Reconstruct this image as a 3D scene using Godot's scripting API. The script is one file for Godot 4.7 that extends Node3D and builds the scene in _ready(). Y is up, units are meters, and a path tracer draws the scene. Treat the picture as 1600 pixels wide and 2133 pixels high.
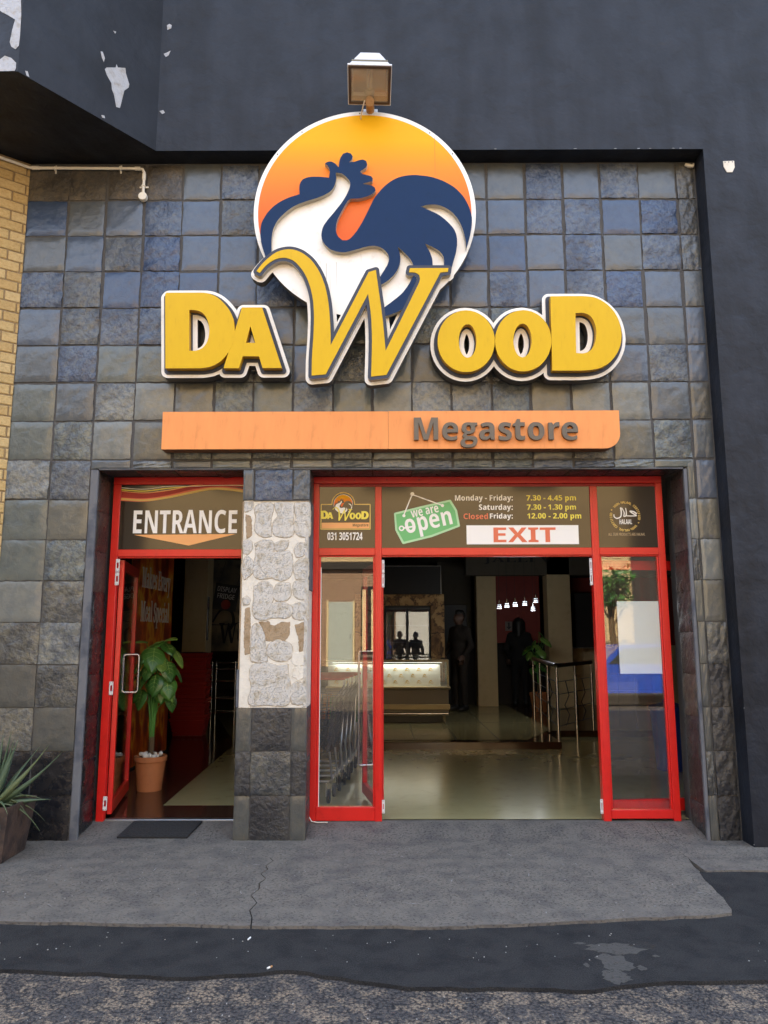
extends Node3D

var M := {}
var T := {}
var rng := RandomNumberGenerator.new()
var used := {}
var bold: SystemFont
var plain: SystemFont
var serif: SystemFont
var ROOSTER := PackedFloat32Array([-.950,4.447,-.959,4.474,-.968,4.501,-.977,4.528,-.984,4.553,-.989,4.576,-.992,4.600,-.995,4.623,-.997,4.646,-.997,4.676,-.995,4.706,-.991,4.733,-.984,4.756,-.973,4.778,-.961,4.800,-.949,4.821,-.935,4.841,-.919,4.860,-.901,4.879,-.880,4.897,-.858,4.914,-.840,4.926,-.820,4.937,-.799,4.948,-.778,4.958,-.757,4.966,-.735,4.973,-.713,4.980,-.691,4.988,-.693,5.015,-.694,5.042,-.692,5.067,-.686,5.090,-.676,5.107,-.662,5.120,-.641,5.130,-.618,5.137,-.599,5.139,-.577,5.140,-.555,5.140,-.534,5.139,-.512,5.137,-.493,5.135,-.474,5.133,-.456,5.130,-.454,5.147,-.452,5.164,-.451,5.181,-.453,5.198,-.456,5.214,-.463,5.229,-.476,5.243,-.491,5.256,-.469,5.270,-.454,5.273,-.438,5.272,-.421,5.264,-.406,5.253,-.393,5.238,-.380,5.222,-.378,5.241,-.376,5.259,-.372,5.284,-.365,5.307,-.355,5.325,-.344,5.342,-.312,5.353,-.281,5.342,-.267,5.317,-.274,5.290,-.283,5.278,-.293,5.266,-.274,5.267,-.255,5.269,-.236,5.276,-.217,5.283,-.202,5.287,-.186,5.289,-.172,5.284,-.158,5.276,-.149,5.248,-.153,5.232,-.161,5.217,-.173,5.208,-.186,5.200,-.206,5.183,-.192,5.163,-.173,5.158,-.154,5.152,-.135,5.147,-.117,5.142,-.104,5.122,-.110,5.098,-.133,5.092,-.154,5.086,-.171,5.080,-.188,5.074,-.171,5.071,-.154,5.069,-.135,5.066,-.116,5.062,-.102,5.053,-.089,5.043,-.082,5.019,-.091,5.005,-.101,4.992,-.124,4.978,-.151,4.966,-.172,4.959,-.195,4.953,-.214,4.949,-.231,4.947,-.247,4.948,-.264,4.948,-.278,4.948,-.297,4.936,-.309,4.919,-.322,4.899,-.332,4.880,-.342,4.859,-.353,4.838,-.363,4.816,-.374,4.794,-.383,4.771,-.390,4.748,-.394,4.725,-.397,4.704,-.398,4.681,-.395,4.658,-.387,4.636,-.376,4.618,-.361,4.604,-.345,4.591,-.326,4.590,-.307,4.591,-.291,4.599,-.277,4.611,-.258,4.632,-.240,4.657,-.227,4.676,-.215,4.696,-.203,4.717,-.190,4.740,-.178,4.765,-.166,4.790,-.153,4.817,-.141,4.844,-.129,4.871,-.116,4.899,-.104,4.927,-.091,4.952,-.076,4.976,-.058,4.999,-.043,5.018,-.026,5.038,-.008,5.057,.012,5.075,.033,5.092,.055,5.107,.077,5.120,.100,5.130,.124,5.138,.150,5.144,.178,5.149,.206,5.151,.233,5.152,.260,5.150,.287,5.147,.310,5.145,.333,5.141,.357,5.136,.381,5.130,.404,5.122,.428,5.113,.452,5.103,.474,5.092,.495,5.080,.516,5.067,.536,5.053,.555,5.038,.572,5.022,.587,5.005,.602,4.988,.616,4.970,.628,4.950,.639,4.930,.649,4.909,.658,4.888,.668,4.861,.676,4.833,.681,4.808,.685,4.781,.685,4.754,.684,4.733,.682,4.710,.679,4.687,.674,4.662,.669,4.635,.662,4.608,.656,4.585,.649,4.562,.642,4.538,.636,4.515,.634,4.537,.633,4.559,.631,4.581,.626,4.609,.621,4.638,.614,4.668,.607,4.690,.599,4.712,.591,4.734,.581,4.754,.567,4.779,.550,4.801,.533,4.822,.513,4.840,.492,4.856,.471,4.869,.451,4.878,.431,4.886,.409,4.891,.387,4.894,.363,4.894,.341,4.893,.320,4.889,.299,4.883,.278,4.878,.303,4.866,.328,4.854,.353,4.842,.378,4.830,.403,4.817,.427,4.802,.448,4.785,.469,4.767,.488,4.748,.506,4.729,.523,4.708,.537,4.688,.547,4.669,.555,4.648,.560,4.628,.564,4.598,.564,4.568,.563,4.543,.559,4.515,.555,4.489,.549,4.467,.542,4.445,.536,4.423,.529,4.399,.523,4.374,.516,4.351,.509,4.331,.501,4.311,.494,4.292,.468,4.287,.442,4.283,.420,4.272,.406,4.258,.391,4.239,.375,4.218,.359,4.194,.342,4.171,.325,4.149,.308,4.130,.288,4.110,.266,4.090,.243,4.070,.221,4.053,.201,4.038,.185,4.027,.168,4.024,.149,4.023,.131,4.013,.112,4.001,.094,3.992,.072,3.981,.051,3.972,.031,3.965,.010,3.959,-.006,3.955,-.031,3.963,-.022,4.021,-.003,4.035,.015,4.049,.034,4.064,.052,4.079,.070,4.094,.090,4.110,.108,4.126,.125,4.143,.141,4.162,.156,4.183,.170,4.204,.181,4.221,.191,4.242,.201,4.263,.212,4.281,.224,4.299,.221,4.323,.218,4.348,.215,4.368,.213,4.383,.209,4.397,.201,4.413,.189,4.432,.176,4.450,.160,4.468,.143,4.487,.127,4.503,.110,4.518,.093,4.533,.101,4.508,.108,4.483,.113,4.457,.114,4.430,.112,4.409,.108,4.387,.102,4.365,.093,4.344,.083,4.325,.071,4.306,.056,4.288,.039,4.270,.022,4.254,.002,4.239,-.019,4.225,-.037,4.215,-.064,4.215,-.064,4.267,-.046,4.283,-.034,4.302,-.020,4.326,-.009,4.345,-.001,4.359,.007,4.372,.015,4.391,.021,4.412,.024,4.431,.022,4.451,.013,4.474,-.002,4.497,-.022,4.516,-.046,4.530,-.065,4.537,-.086,4.541,-.107,4.542,-.131,4.539,-.157,4.534,-.181,4.528,-.202,4.521,-.222,4.514,-.243,4.508,-.270,4.501,-.300,4.493,-.325,4.488,-.350,4.488,-.375,4.492,-.395,4.496,-.416,4.503,-.437,4.512,-.455,4.525,-.472,4.542,-.486,4.558,-.500,4.581,-.509,4.605,-.512,4.625,-.512,4.645,-.510,4.663,-.506,4.684,-.500,4.705,-.490,4.725,-.477,4.745,-.464,4.765,-.450,4.783,-.434,4.803,-.418,4.824,-.402,4.845,-.387,4.866,-.370,4.888,-.355,4.910,-.341,4.932,-.328,4.955,-.316,4.978,-.306,5.001,-.298,5.020,-.290,5.045,-.285,5.068,-.286,5.085,-.292,5.102,-.303,5.119,-.317,5.136,-.335,5.153,-.355,5.167,-.378,5.172,-.402,5.174,-.400,5.152,-.399,5.129,-.400,5.106,-.404,5.082,-.414,5.054,-.429,5.027,-.443,5.012,-.460,4.999,-.479,4.987,-.501,4.975,-.527,4.964,-.553,4.953,-.576,4.945,-.602,4.937,-.628,4.929,-.652,4.920,-.675,4.911,-.697,4.902,-.718,4.891,-.739,4.880,-.759,4.866,-.778,4.851,-.796,4.835,-.813,4.819,-.833,4.798,-.851,4.776,-.867,4.753,-.879,4.729,-.889,4.705,-.897,4.679,-.902,4.651,-.905,4.622,-.907,4.593,-.907,4.566,-.906,4.537,-.905,4.509,-.905,4.487,-.909,4.470,-.915,4.454])
var ROOSTER_HOLE := PackedFloat32Array([.309,4.559,.336,4.547,.362,4.535,.382,4.523,.404,4.510,.423,4.495,.441,4.474,.453,4.449,.458,4.422,.458,4.396,.457,4.378,.455,4.360,.453,4.344,.451,4.328,.372,4.328,.370,4.348,.369,4.367,.368,4.388,.367,4.413,.364,4.436,.358,4.456,.351,4.476,.343,4.496,.332,4.516,.321,4.537])
var W := PackedFloat32Array([-1.018,4.328,-.993,4.312,-.979,4.330,-.966,4.349,-.951,4.367,-.934,4.384,-.915,4.400,-.897,4.413,-.870,4.427,-.842,4.436,-.814,4.439,-.787,4.438,-.758,4.429,-.731,4.416,-.713,4.402,-.696,4.384,-.681,4.366,-.665,4.346,-.650,4.324,-.637,4.301,-.626,4.280,-.616,4.257,-.607,4.233,-.599,4.209,-.591,4.183,-.584,4.155,-.578,4.127,-.573,4.099,-.569,4.074,-.567,4.049,-.565,4.023,-.563,3.996,-.562,3.970,-.561,3.945,-.561,3.919,-.561,3.892,-.562,3.865,-.562,3.837,-.563,3.810,-.564,3.784,-.565,3.757,-.567,3.729,-.568,3.700,-.570,3.672,-.571,3.646,-.572,3.620,-.573,3.595,-.573,3.570,-.573,3.545,-.573,3.520,-.573,3.495,-.573,3.470,-.465,3.480,-.140,4.136,-.137,4.114,-.134,4.091,-.131,4.072,-.128,4.048,-.125,4.021,-.121,3.992,-.118,3.964,-.116,3.937,-.114,3.911,-.113,3.885,-.112,3.857,-.111,3.829,-.110,3.801,-.110,3.773,-.109,3.745,-.110,3.721,-.110,3.694,-.110,3.667,-.111,3.638,-.112,3.609,-.112,3.579,-.113,3.549,-.114,3.519,-.115,3.490,-.115,3.461,.002,3.474,.428,4.312,.487,4.317,.491,4.349,.188,4.349,.181,4.314,.207,4.314,.230,4.311,.246,4.302,.261,4.291,.265,4.275,.267,4.259,.262,4.236,.253,4.213,.246,4.198,.238,4.181,.229,4.162,.219,4.141,.208,4.118,.197,4.094,.185,4.069,.173,4.042,.160,4.015,.146,3.987,.133,3.958,.119,3.928,.105,3.899,.091,3.869,.077,3.839,.062,3.809,.049,3.780,.035,3.751,.022,3.723,.009,3.696,-.004,3.669,-.006,3.699,-.009,3.729,-.011,3.758,-.014,3.788,-.016,3.818,-.019,3.847,-.022,3.877,-.024,3.907,-.028,3.936,-.031,3.961,-.034,3.986,-.037,4.013,-.040,4.041,-.044,4.069,-.048,4.098,-.052,4.127,-.056,4.157,-.060,4.187,-.064,4.217,-.068,4.247,-.072,4.277,-.076,4.306,-.079,4.335,-.136,4.317,-.429,3.715,-.429,3.741,-.430,3.768,-.430,3.794,-.431,3.821,-.432,3.847,-.433,3.874,-.435,3.900,-.437,3.928,-.439,3.957,-.442,3.986,-.444,4.015,-.447,4.042,-.450,4.066,-.454,4.093,-.459,4.119,-.464,4.145,-.470,4.171,-.476,4.196,-.483,4.220,-.492,4.244,-.500,4.268,-.510,4.291,-.520,4.313,-.534,4.340,-.550,4.365,-.566,4.390,-.583,4.412,-.600,4.431,-.619,4.448,-.639,4.464,-.658,4.478,-.682,4.491,-.707,4.501,-.732,4.508,-.755,4.511,-.778,4.511,-.800,4.508,-.823,4.503,-.846,4.495,-.868,4.485,-.891,4.470,-.913,4.451,-.934,4.433,-.951,4.416,-.967,4.398,-.982,4.380,-.995,4.363,-1.006,4.346])
var D1 := PackedFloat32Array([-1.757,4.180,-1.747,4.192,-1.716,4.192,-1.684,4.192,-1.650,4.192,-1.616,4.192,-1.583,4.192,-1.551,4.192,-1.520,4.192,-1.493,4.192,-1.468,4.191,-1.448,4.191,-1.426,4.188,-1.404,4.183,-1.383,4.175,-1.360,4.164,-1.338,4.150,-1.317,4.133,-1.300,4.117,-1.282,4.098,-1.265,4.077,-1.250,4.058,-1.235,4.034,-1.223,4.009,-1.212,3.982,-1.206,3.960,-1.201,3.937,-1.198,3.914,-1.195,3.892,-1.194,3.867,-1.195,3.842,-1.197,3.818,-1.200,3.795,-1.205,3.773,-1.212,3.751,-1.222,3.728,-1.233,3.706,-1.246,3.684,-1.260,3.663,-1.276,3.643,-1.293,3.625,-1.313,3.609,-1.334,3.596,-1.356,3.585,-1.379,3.576,-1.403,3.571,-1.425,3.567,-1.453,3.564,-1.482,3.564,-1.501,3.564,-1.524,3.564,-1.550,3.564,-1.578,3.564,-1.608,3.564,-1.639,3.564,-1.670,3.564,-1.700,3.564,-1.728,3.564])
var D1H := PackedFloat32Array([-1.560,4.047,-1.533,4.047,-1.507,4.045,-1.480,4.037,-1.456,4.024,-1.442,4.011,-1.429,3.994,-1.419,3.975,-1.410,3.954,-1.403,3.931,-1.399,3.908,-1.396,3.885,-1.395,3.863,-1.396,3.841,-1.399,3.817,-1.404,3.794,-1.412,3.774,-1.426,3.749,-1.445,3.729,-1.469,3.716,-1.494,3.708,-1.520,3.707,-1.547,3.707])
var A := PackedFloat32Array([-1.143,4.067,-.983,4.067,-.816,3.565,-.967,3.565,-.998,3.661,-1.125,3.662,-1.154,3.564,-1.272,3.565])
var AH := PackedFloat32Array([-1.072,3.911,-1.029,3.772,-1.103,3.773])
var O1 := PackedFloat32Array([.855,3.780,.851,3.741,.842,3.702,.828,3.665,.809,3.631,.785,3.601,.758,3.575,.727,3.555,.695,3.540,.660,3.531,.625,3.528,.590,3.531,.556,3.540,.524,3.555,.495,3.576,.468,3.602,.446,3.632,.428,3.666,.415,3.703,.407,3.742,.405,3.782,.408,3.822,.417,3.861,.431,3.898,.450,3.932,.473,3.963,.501,3.989,.531,4.010,.564,4.025,.599,4.035,.635,4.038,.670,4.034,.704,4.025,.737,4.009,.767,3.988,.793,3.962,.815,3.931,.833,3.897,.846,3.859,.853,3.820])
var O1H := PackedFloat32Array([.711,3.783,.708,3.752,.703,3.723,.694,3.697,.683,3.675,.669,3.659,.654,3.649,.639,3.645,.623,3.649,.609,3.659,.596,3.675,.585,3.697,.578,3.723,.573,3.753,.572,3.783,.574,3.814,.580,3.843,.588,3.870,.600,3.892,.613,3.908,.628,3.919,.644,3.922,.659,3.919,.674,3.908,.687,3.892,.697,3.870,.705,3.843,.710,3.814])
var O2 := PackedFloat32Array([1.300,3.782,1.296,3.743,1.286,3.705,1.272,3.668,1.252,3.635,1.229,3.605,1.202,3.579,1.171,3.559,1.139,3.544,1.105,3.535,1.070,3.532,1.036,3.535,1.003,3.544,.971,3.559,.942,3.580,.916,3.606,.895,3.636,.877,3.669,.865,3.706,.858,3.744,.856,3.784,.860,3.823,.869,3.862,.883,3.899,.902,3.933,.926,3.963,.953,3.989,.983,4.010,1.016,4.025,1.051,4.034,1.086,4.038,1.120,4.034,1.154,4.025,1.186,4.009,1.215,3.988,1.241,3.962,1.263,3.932,1.280,3.898,1.292,3.861,1.298,3.822])
var O2H := PackedFloat32Array([1.144,3.785,1.142,3.754,1.135,3.725,1.126,3.698,1.114,3.676,1.100,3.660,1.085,3.650,1.069,3.646,1.053,3.650,1.038,3.660,1.025,3.677,1.014,3.699,1.007,3.725,1.002,3.754,1.001,3.785,1.004,3.817,1.010,3.846,1.019,3.873,1.031,3.895,1.045,3.911,1.061,3.922,1.077,3.925,1.093,3.922,1.108,3.911,1.121,3.894,1.132,3.872,1.139,3.846,1.144,3.816])
var D2 := PackedFloat32Array([1.305,4.154,1.334,4.154,1.364,4.154,1.395,4.155,1.427,4.155,1.458,4.155,1.488,4.155,1.516,4.155,1.543,4.155,1.567,4.154,1.587,4.153,1.611,4.151,1.635,4.148,1.658,4.142,1.681,4.133,1.704,4.120,1.728,4.104,1.751,4.086,1.771,4.066,1.789,4.045,1.805,4.022,1.818,3.998,1.829,3.973,1.837,3.950,1.843,3.926,1.848,3.901,1.851,3.876,1.853,3.852,1.853,3.824,1.850,3.797,1.846,3.769,1.839,3.743,1.829,3.717,1.817,3.691,1.803,3.667,1.787,3.645,1.772,3.627,1.755,3.610,1.736,3.594,1.717,3.581,1.691,3.567,1.663,3.556,1.633,3.549,1.607,3.544,1.578,3.541,1.549,3.539,1.520,3.538,1.497,3.538,1.472,3.538,1.445,3.538,1.416,3.538,1.386,3.538,1.356,3.538,1.327,3.539,1.298,3.539])
var D2H := PackedFloat32Array([1.498,4.012,1.523,4.013,1.548,4.015,1.571,4.012,1.592,4.003,1.611,3.990,1.626,3.973,1.636,3.955,1.644,3.932,1.650,3.908,1.654,3.885,1.656,3.856,1.654,3.826,1.650,3.798,1.643,3.771,1.633,3.744,1.620,3.722,1.604,3.704,1.584,3.690,1.562,3.681,1.539,3.678,1.514,3.680,1.490,3.682])
var GRADLOW := PackedFloat32Array([-.995,4.580,-.991,4.607,-.988,4.635,-.985,4.663,-.981,4.691,-.975,4.717,-.968,4.741,-.956,4.765,-.942,4.787,-.925,4.809,-.907,4.829,-.889,4.848,-.868,4.868,-.845,4.887,-.820,4.905,-.796,4.922,-.771,4.936,-.747,4.948,-.722,4.958,-.697,4.967,-.671,4.975,-.646,4.984,-.620,4.992,-.594,5.000,-.568,5.008,-.543,5.016,-.521,5.024,-.499,5.034,-.479,5.047,-.459,5.059,-.439,5.072,-.436,5.097,-.433,5.122,-.430,5.147,-.427,5.168,-.424,5.195,-.422,5.223,-.358,5.230,-.338,5.214,-.317,5.200,-.297,5.184,-.282,5.167,-.270,5.142,-.263,5.113,-.256,5.085,-.268,5.059,-.280,5.033,-.293,5.008,-.306,4.982,-.319,4.961,-.333,4.937,-.349,4.912,-.365,4.887,-.380,4.863,-.393,4.840,-.407,4.816,-.422,4.791,-.436,4.766,-.447,4.742,-.455,4.719,-.456,4.694,-.452,4.669,-.446,4.643,-.441,4.618,-.347,4.564,-.320,4.570,-.293,4.574,-.266,4.579,-.240,4.586,-.217,4.597,-.196,4.615,-.178,4.637,-.161,4.661,-.142,4.685,-.121,4.704,-.102,4.716,-.080,4.728,-.056,4.741,-.030,4.754,-.003,4.766,.024,4.780,.052,4.794,.079,4.808,.105,4.823,.130,4.838,.153,4.854,.176,4.871,.199,4.889,.222,4.907,.245,4.926,.268,4.945,.291,4.965,.314,4.984,.337,5.004,.360,5.023,.383,5.041,.410,5.030,.439,5.020,.468,5.010,.497,4.999,.524,4.988,.549,4.975,.570,4.959,.591,4.937,.608,4.912,.623,4.884,.636,4.856,.646,4.828,.655,4.803,.662,4.777,.666,4.750,.668,4.722,.669,4.695])
var BLOB_G := [PackedFloat32Array([-1.007,2.524,-.990,2.530,-.968,2.533,-.946,2.534,-.928,2.533,-.906,2.527,-.892,2.512,-.893,2.491,-.898,2.464,-.904,2.439,-.907,2.419,-.911,2.399,-.913,2.380,-.912,2.361,-.911,2.340,-.910,2.316,-.909,2.293,-.907,2.270,-.924,2.266,-.941,2.261,-.958,2.260,-.976,2.265,-.994,2.274,-1.009,2.285,-1.025,2.301,-1.034,2.321,-1.035,2.339,-1.033,2.360,-1.030,2.383,-1.028,2.405,-1.027,2.424,-1.031,2.443,-1.037,2.462,-1.038,2.480,-1.033,2.497,-1.022,2.513]),
	PackedFloat32Array([-.884,2.524,-.864,2.530,-.845,2.535,-.826,2.539,-.803,2.539,-.779,2.538,-.760,2.533,-.743,2.518,-.735,2.497,-.733,2.481,-.733,2.461,-.734,2.439,-.736,2.416,-.736,2.394,-.734,2.371,-.732,2.347,-.730,2.323,-.729,2.301,-.731,2.284,-.741,2.271,-.758,2.263,-.777,2.260,-.797,2.259,-.821,2.261,-.845,2.265,-.864,2.270,-.883,2.285,-.894,2.307,-.895,2.329,-.893,2.356,-.888,2.380,-.877,2.396,-.862,2.410,-.852,2.424,-.857,2.446,-.868,2.468,-.873,2.486,-.878,2.505]),
	PackedFloat32Array([-.721,2.530,-.694,2.533,-.666,2.536,-.641,2.538,-.622,2.538,-.611,2.528,-.607,2.512,-.606,2.496,-.605,2.474,-.604,2.450,-.603,2.422,-.603,2.393,-.602,2.365,-.602,2.338,-.602,2.313,-.603,2.292,-.604,2.277,-.613,2.266,-.629,2.262,-.646,2.262,-.666,2.264,-.683,2.270,-.703,2.285,-.717,2.306,-.723,2.324,-.726,2.344,-.727,2.365,-.722,2.384,-.714,2.404,-.710,2.423,-.713,2.442,-.719,2.461,-.723,2.479,-.723,2.496,-.722,2.513]),
	PackedFloat32Array([-1.114,2.539,-1.059,2.542,-1.053,2.527,-1.051,2.512,-1.058,2.495,-1.072,2.480,-1.091,2.470,-1.112,2.461]),
	PackedFloat32Array([-1.120,2.220,-1.106,2.233,-1.087,2.237,-1.071,2.232,-1.058,2.220,-1.052,2.199,-1.052,2.176,-1.058,2.160,-1.067,2.144,-1.077,2.133,-1.095,2.130,-1.115,2.133,-1.117,2.156,-1.120,2.180,-1.121,2.203]),
	PackedFloat32Array([-1.029,2.205,-1.007,2.217,-.986,2.229,-.964,2.237,-.941,2.238,-.917,2.234,-.899,2.226,-.888,2.212,-.882,2.194,-.879,2.176,-.883,2.154,-.890,2.132,-.872,2.139,-.854,2.144,-.833,2.146,-.806,2.149,-.780,2.149,-.760,2.146,-.744,2.129,-.738,2.103,-.736,2.084,-.735,2.059,-.735,2.033,-.735,2.008,-.737,1.988,-.742,1.969,-.751,1.952,-.764,1.938,-.782,1.928,-.805,1.921,-.828,1.919,-.849,1.925,-.871,1.936,-.893,1.942,-.914,1.941,-.937,1.936,-.959,1.932,-.979,1.931,-.999,1.936,-1.017,1.945,-1.030,1.960,-1.035,1.977,-1.036,1.999,-1.036,2.023,-1.035,2.046,-1.032,2.068,-1.027,2.090,-1.022,2.112,-1.020,2.132,-1.021,2.157,-1.025,2.181]),
	PackedFloat32Array([-.880,2.208,-.859,2.216,-.839,2.225,-.820,2.231,-.803,2.232,-.786,2.231,-.769,2.231,-.771,2.210,-.776,2.190,-.785,2.176,-.797,2.163,-.811,2.154,-.827,2.151,-.844,2.152,-.861,2.154]),
	PackedFloat32Array([-.720,2.161,-.714,2.180,-.703,2.199,-.689,2.212,-.674,2.215,-.656,2.213,-.639,2.211,-.634,2.195,-.628,2.178,-.628,2.161,-.635,2.142,-.646,2.124,-.659,2.110,-.679,2.104,-.702,2.103,-.710,2.123,-.718,2.142]),
	PackedFloat32Array([-1.116,2.075,-1.105,2.094,-1.091,2.111,-1.075,2.097,-1.059,2.084,-1.047,2.067,-1.040,2.047,-1.038,2.023,-1.039,2.003,-1.045,1.987,-1.054,1.972,-1.065,1.960,-1.085,1.944,-1.106,1.931,-1.114,1.955,-1.121,1.979,-1.125,2.003,-1.125,2.028,-1.121,2.053]),
	PackedFloat32Array([-.715,2.045,-.705,2.061,-.690,2.076,-.673,2.086,-.655,2.089,-.635,2.089,-.615,2.088,-.614,2.066,-.612,2.041,-.611,2.017,-.610,1.995,-.609,1.975,-.611,1.959,-.622,1.941,-.642,1.930,-.660,1.926,-.682,1.925,-.699,1.930,-.710,1.945,-.716,1.967,-.720,1.988,-.722,2.008,-.721,2.027]),
	PackedFloat32Array([-1.027,1.860,-1.014,1.878,-.996,1.894,-.978,1.905,-.962,1.911,-.944,1.912,-.928,1.909,-.914,1.901,-.901,1.888,-.891,1.874,-.883,1.852,-.877,1.827,-.876,1.802,-.879,1.779,-.887,1.755,-.895,1.731,-.875,1.744,-.853,1.753,-.835,1.753,-.815,1.750,-.796,1.745,-.775,1.739,-.753,1.729,-.738,1.717,-.731,1.699,-.730,1.678,-.734,1.660,-.745,1.648,-.762,1.638,-.779,1.632,-.802,1.631,-.828,1.634,-.851,1.635,-.872,1.635,-.893,1.633,-.911,1.627,-.930,1.619,-.950,1.616,-.972,1.617,-.996,1.622,-1.014,1.633,-1.025,1.652,-1.032,1.677,-1.034,1.703,-1.034,1.724,-1.031,1.746,-1.027,1.768,-1.025,1.788,-1.027,1.813,-1.030,1.838]),
	PackedFloat32Array([-.856,1.885,-.840,1.896,-.819,1.900,-.799,1.902,-.776,1.900,-.753,1.895,-.750,1.874,-.746,1.853,-.743,1.833,-.743,1.816,-.751,1.792,-.768,1.774,-.789,1.765,-.816,1.760,-.839,1.760,-.855,1.767,-.869,1.779,-.875,1.795,-.875,1.816,-.871,1.841,-.865,1.866]),
	PackedFloat32Array([-.727,1.873,-.722,1.890,-.713,1.906,-.699,1.916,-.681,1.920,-.659,1.922,-.636,1.922,-.613,1.923,-.611,1.788,-.632,1.778,-.654,1.774,-.673,1.778,-.695,1.788,-.711,1.802,-.721,1.824,-.726,1.850]),
	PackedFloat32Array([-.721,1.717,-.712,1.734,-.696,1.745,-.679,1.749,-.657,1.750,-.633,1.751,-.610,1.752,-.606,1.625,-.632,1.623,-.657,1.621,-.680,1.621,-.705,1.625,-.723,1.639,-.726,1.656,-.726,1.678,-.724,1.700]),
	PackedFloat32Array([-1.111,1.781,-1.099,1.790,-1.083,1.796,-1.070,1.786,-1.061,1.774,-1.062,1.757,-1.067,1.739,-1.106,1.732,-1.111,1.759]),
	PackedFloat32Array([-1.034,1.562,-1.022,1.578,-1.006,1.590,-.990,1.585,-.977,1.576,-.968,1.560,-.957,1.539,-.947,1.515,-.940,1.492,-.936,1.471,-.934,1.448,-.933,1.427,-.931,1.409,-.923,1.388,-.916,1.367,-.915,1.348,-.916,1.326,-.917,1.304,-.940,1.298,-.963,1.295,-.985,1.297,-1.010,1.301,-1.034,1.305,-1.039,1.329,-1.042,1.353,-1.042,1.372,-1.042,1.394,-1.041,1.418,-1.039,1.442,-1.038,1.464,-1.038,1.491,-1.037,1.518,-1.036,1.543]),
	PackedFloat32Array([-.910,1.422,-.897,1.435,-.880,1.446,-.861,1.453,-.838,1.455,-.814,1.454,-.790,1.450,-.769,1.444,-.748,1.436,-.733,1.422,-.725,1.401,-.723,1.375,-.726,1.353,-.735,1.335,-.749,1.321,-.766,1.311,-.784,1.307,-.804,1.305,-.825,1.306,-.844,1.308,-.864,1.316,-.883,1.327,-.898,1.339,-.910,1.359,-.916,1.381,-.917,1.403]),
	PackedFloat32Array([-1.026,1.270,-1.011,1.278,-.992,1.284,-.970,1.288,-.948,1.290,-.928,1.291,-.906,1.288,-.885,1.281,-.864,1.274,-.843,1.270,-.821,1.269,-.800,1.271,-.778,1.274,-.756,1.277,-.757,1.256,-.758,1.235,-.757,1.214,-.752,1.192,-.745,1.169,-.739,1.146,-.737,1.123,-.734,1.097,-.732,1.069,-.731,1.043,-.733,1.023,-.739,1.003,-.750,.985,-.767,.975,-.783,.973,-.804,.973,-.827,.974,-.852,.975,-.877,.977,-.900,.979,-.921,.979,-.943,.978,-.967,.976,-.989,.974,-1.010,.974,-1.026,.975,-1.043,.988,-1.050,1.009,-1.047,1.029,-1.040,1.053,-1.033,1.080,-1.029,1.105,-1.031,1.130,-1.037,1.155,-1.043,1.179,-1.045,1.201,-1.044,1.226,-1.039,1.251]),
	PackedFloat32Array([-.730,1.105,-.721,1.123,-.704,1.137,-.686,1.146,-.668,1.145,-.649,1.138,-.630,1.132,-.627,1.109,-.624,1.085,-.621,1.061,-.620,1.040,-.621,1.022,-.628,1.005,-.640,.991,-.655,.982,-.674,.980,-.696,.984,-.718,.989,-.722,1.013,-.726,1.039,-.729,1.064,-.731,1.086])]
var BLOB_B := [PackedFloat32Array([-.985,1.602,-.907,1.604,-.899,1.576,-.874,1.575,-.849,1.576,-.828,1.587,-.807,1.597,-.789,1.599,-.768,1.598,-.747,1.597,-.748,1.573,-.748,1.549,-.749,1.526,-.752,1.506,-.760,1.489,-.771,1.473,-.783,1.457,-.800,1.463,-.816,1.469,-.833,1.471,-.850,1.468,-.866,1.462,-.882,1.457,-.903,1.456,-.925,1.457,-.929,1.479,-.934,1.500,-.940,1.520,-.949,1.539,-.961,1.560,-.973,1.581]),
	PackedFloat32Array([-.707,1.576,-.623,1.604,-.624,1.579,-.625,1.555,-.626,1.530,-.628,1.506,-.631,1.485,-.634,1.462,-.637,1.437,-.640,1.414,-.644,1.395,-.648,1.380,-.669,1.373,-.670,1.394,-.671,1.416,-.672,1.437,-.674,1.457,-.677,1.478,-.682,1.498,-.688,1.518,-.694,1.537,-.701,1.556]),
	PackedFloat32Array([-1.091,1.703,-1.059,1.710,-1.057,1.689,-1.056,1.668,-1.054,1.647,-1.053,1.626,-1.052,1.605,-1.052,1.585,-1.052,1.564,-1.052,1.542,-1.052,1.521,-1.053,1.499,-1.053,1.478,-1.052,1.455,-1.052,1.431,-1.051,1.407,-1.050,1.384,-1.050,1.360,-1.085,1.353,-1.087,1.374,-1.089,1.395,-1.091,1.416,-1.093,1.437,-1.094,1.458,-1.095,1.478,-1.095,1.499,-1.095,1.522,-1.095,1.546,-1.095,1.572,-1.094,1.598,-1.093,1.625,-1.093,1.652,-1.092,1.678]),
	PackedFloat32Array([-1.107,2.439,-1.086,2.434,-1.070,2.424,-1.067,2.406,-1.063,2.381,-1.060,2.352,-1.059,2.323,-1.058,2.297,-1.059,2.278,-1.073,2.261,-1.095,2.249])]
var BLOB_W := [PackedFloat32Array([-.721,1.367,-.636,1.373,-.629,1.283,-.651,1.274,-.674,1.270,-.700,1.275,-.719,1.290,-.723,1.305,-.723,1.325,-.721,1.346]),
	PackedFloat32Array([-.716,1.249,-.697,1.262,-.674,1.267,-.654,1.263,-.634,1.256,-.631,1.231,-.628,1.207,-.630,1.187,-.648,1.171,-.672,1.159,-.688,1.170,-.704,1.181,-.715,1.194,-.720,1.212,-.720,1.232])]
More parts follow.
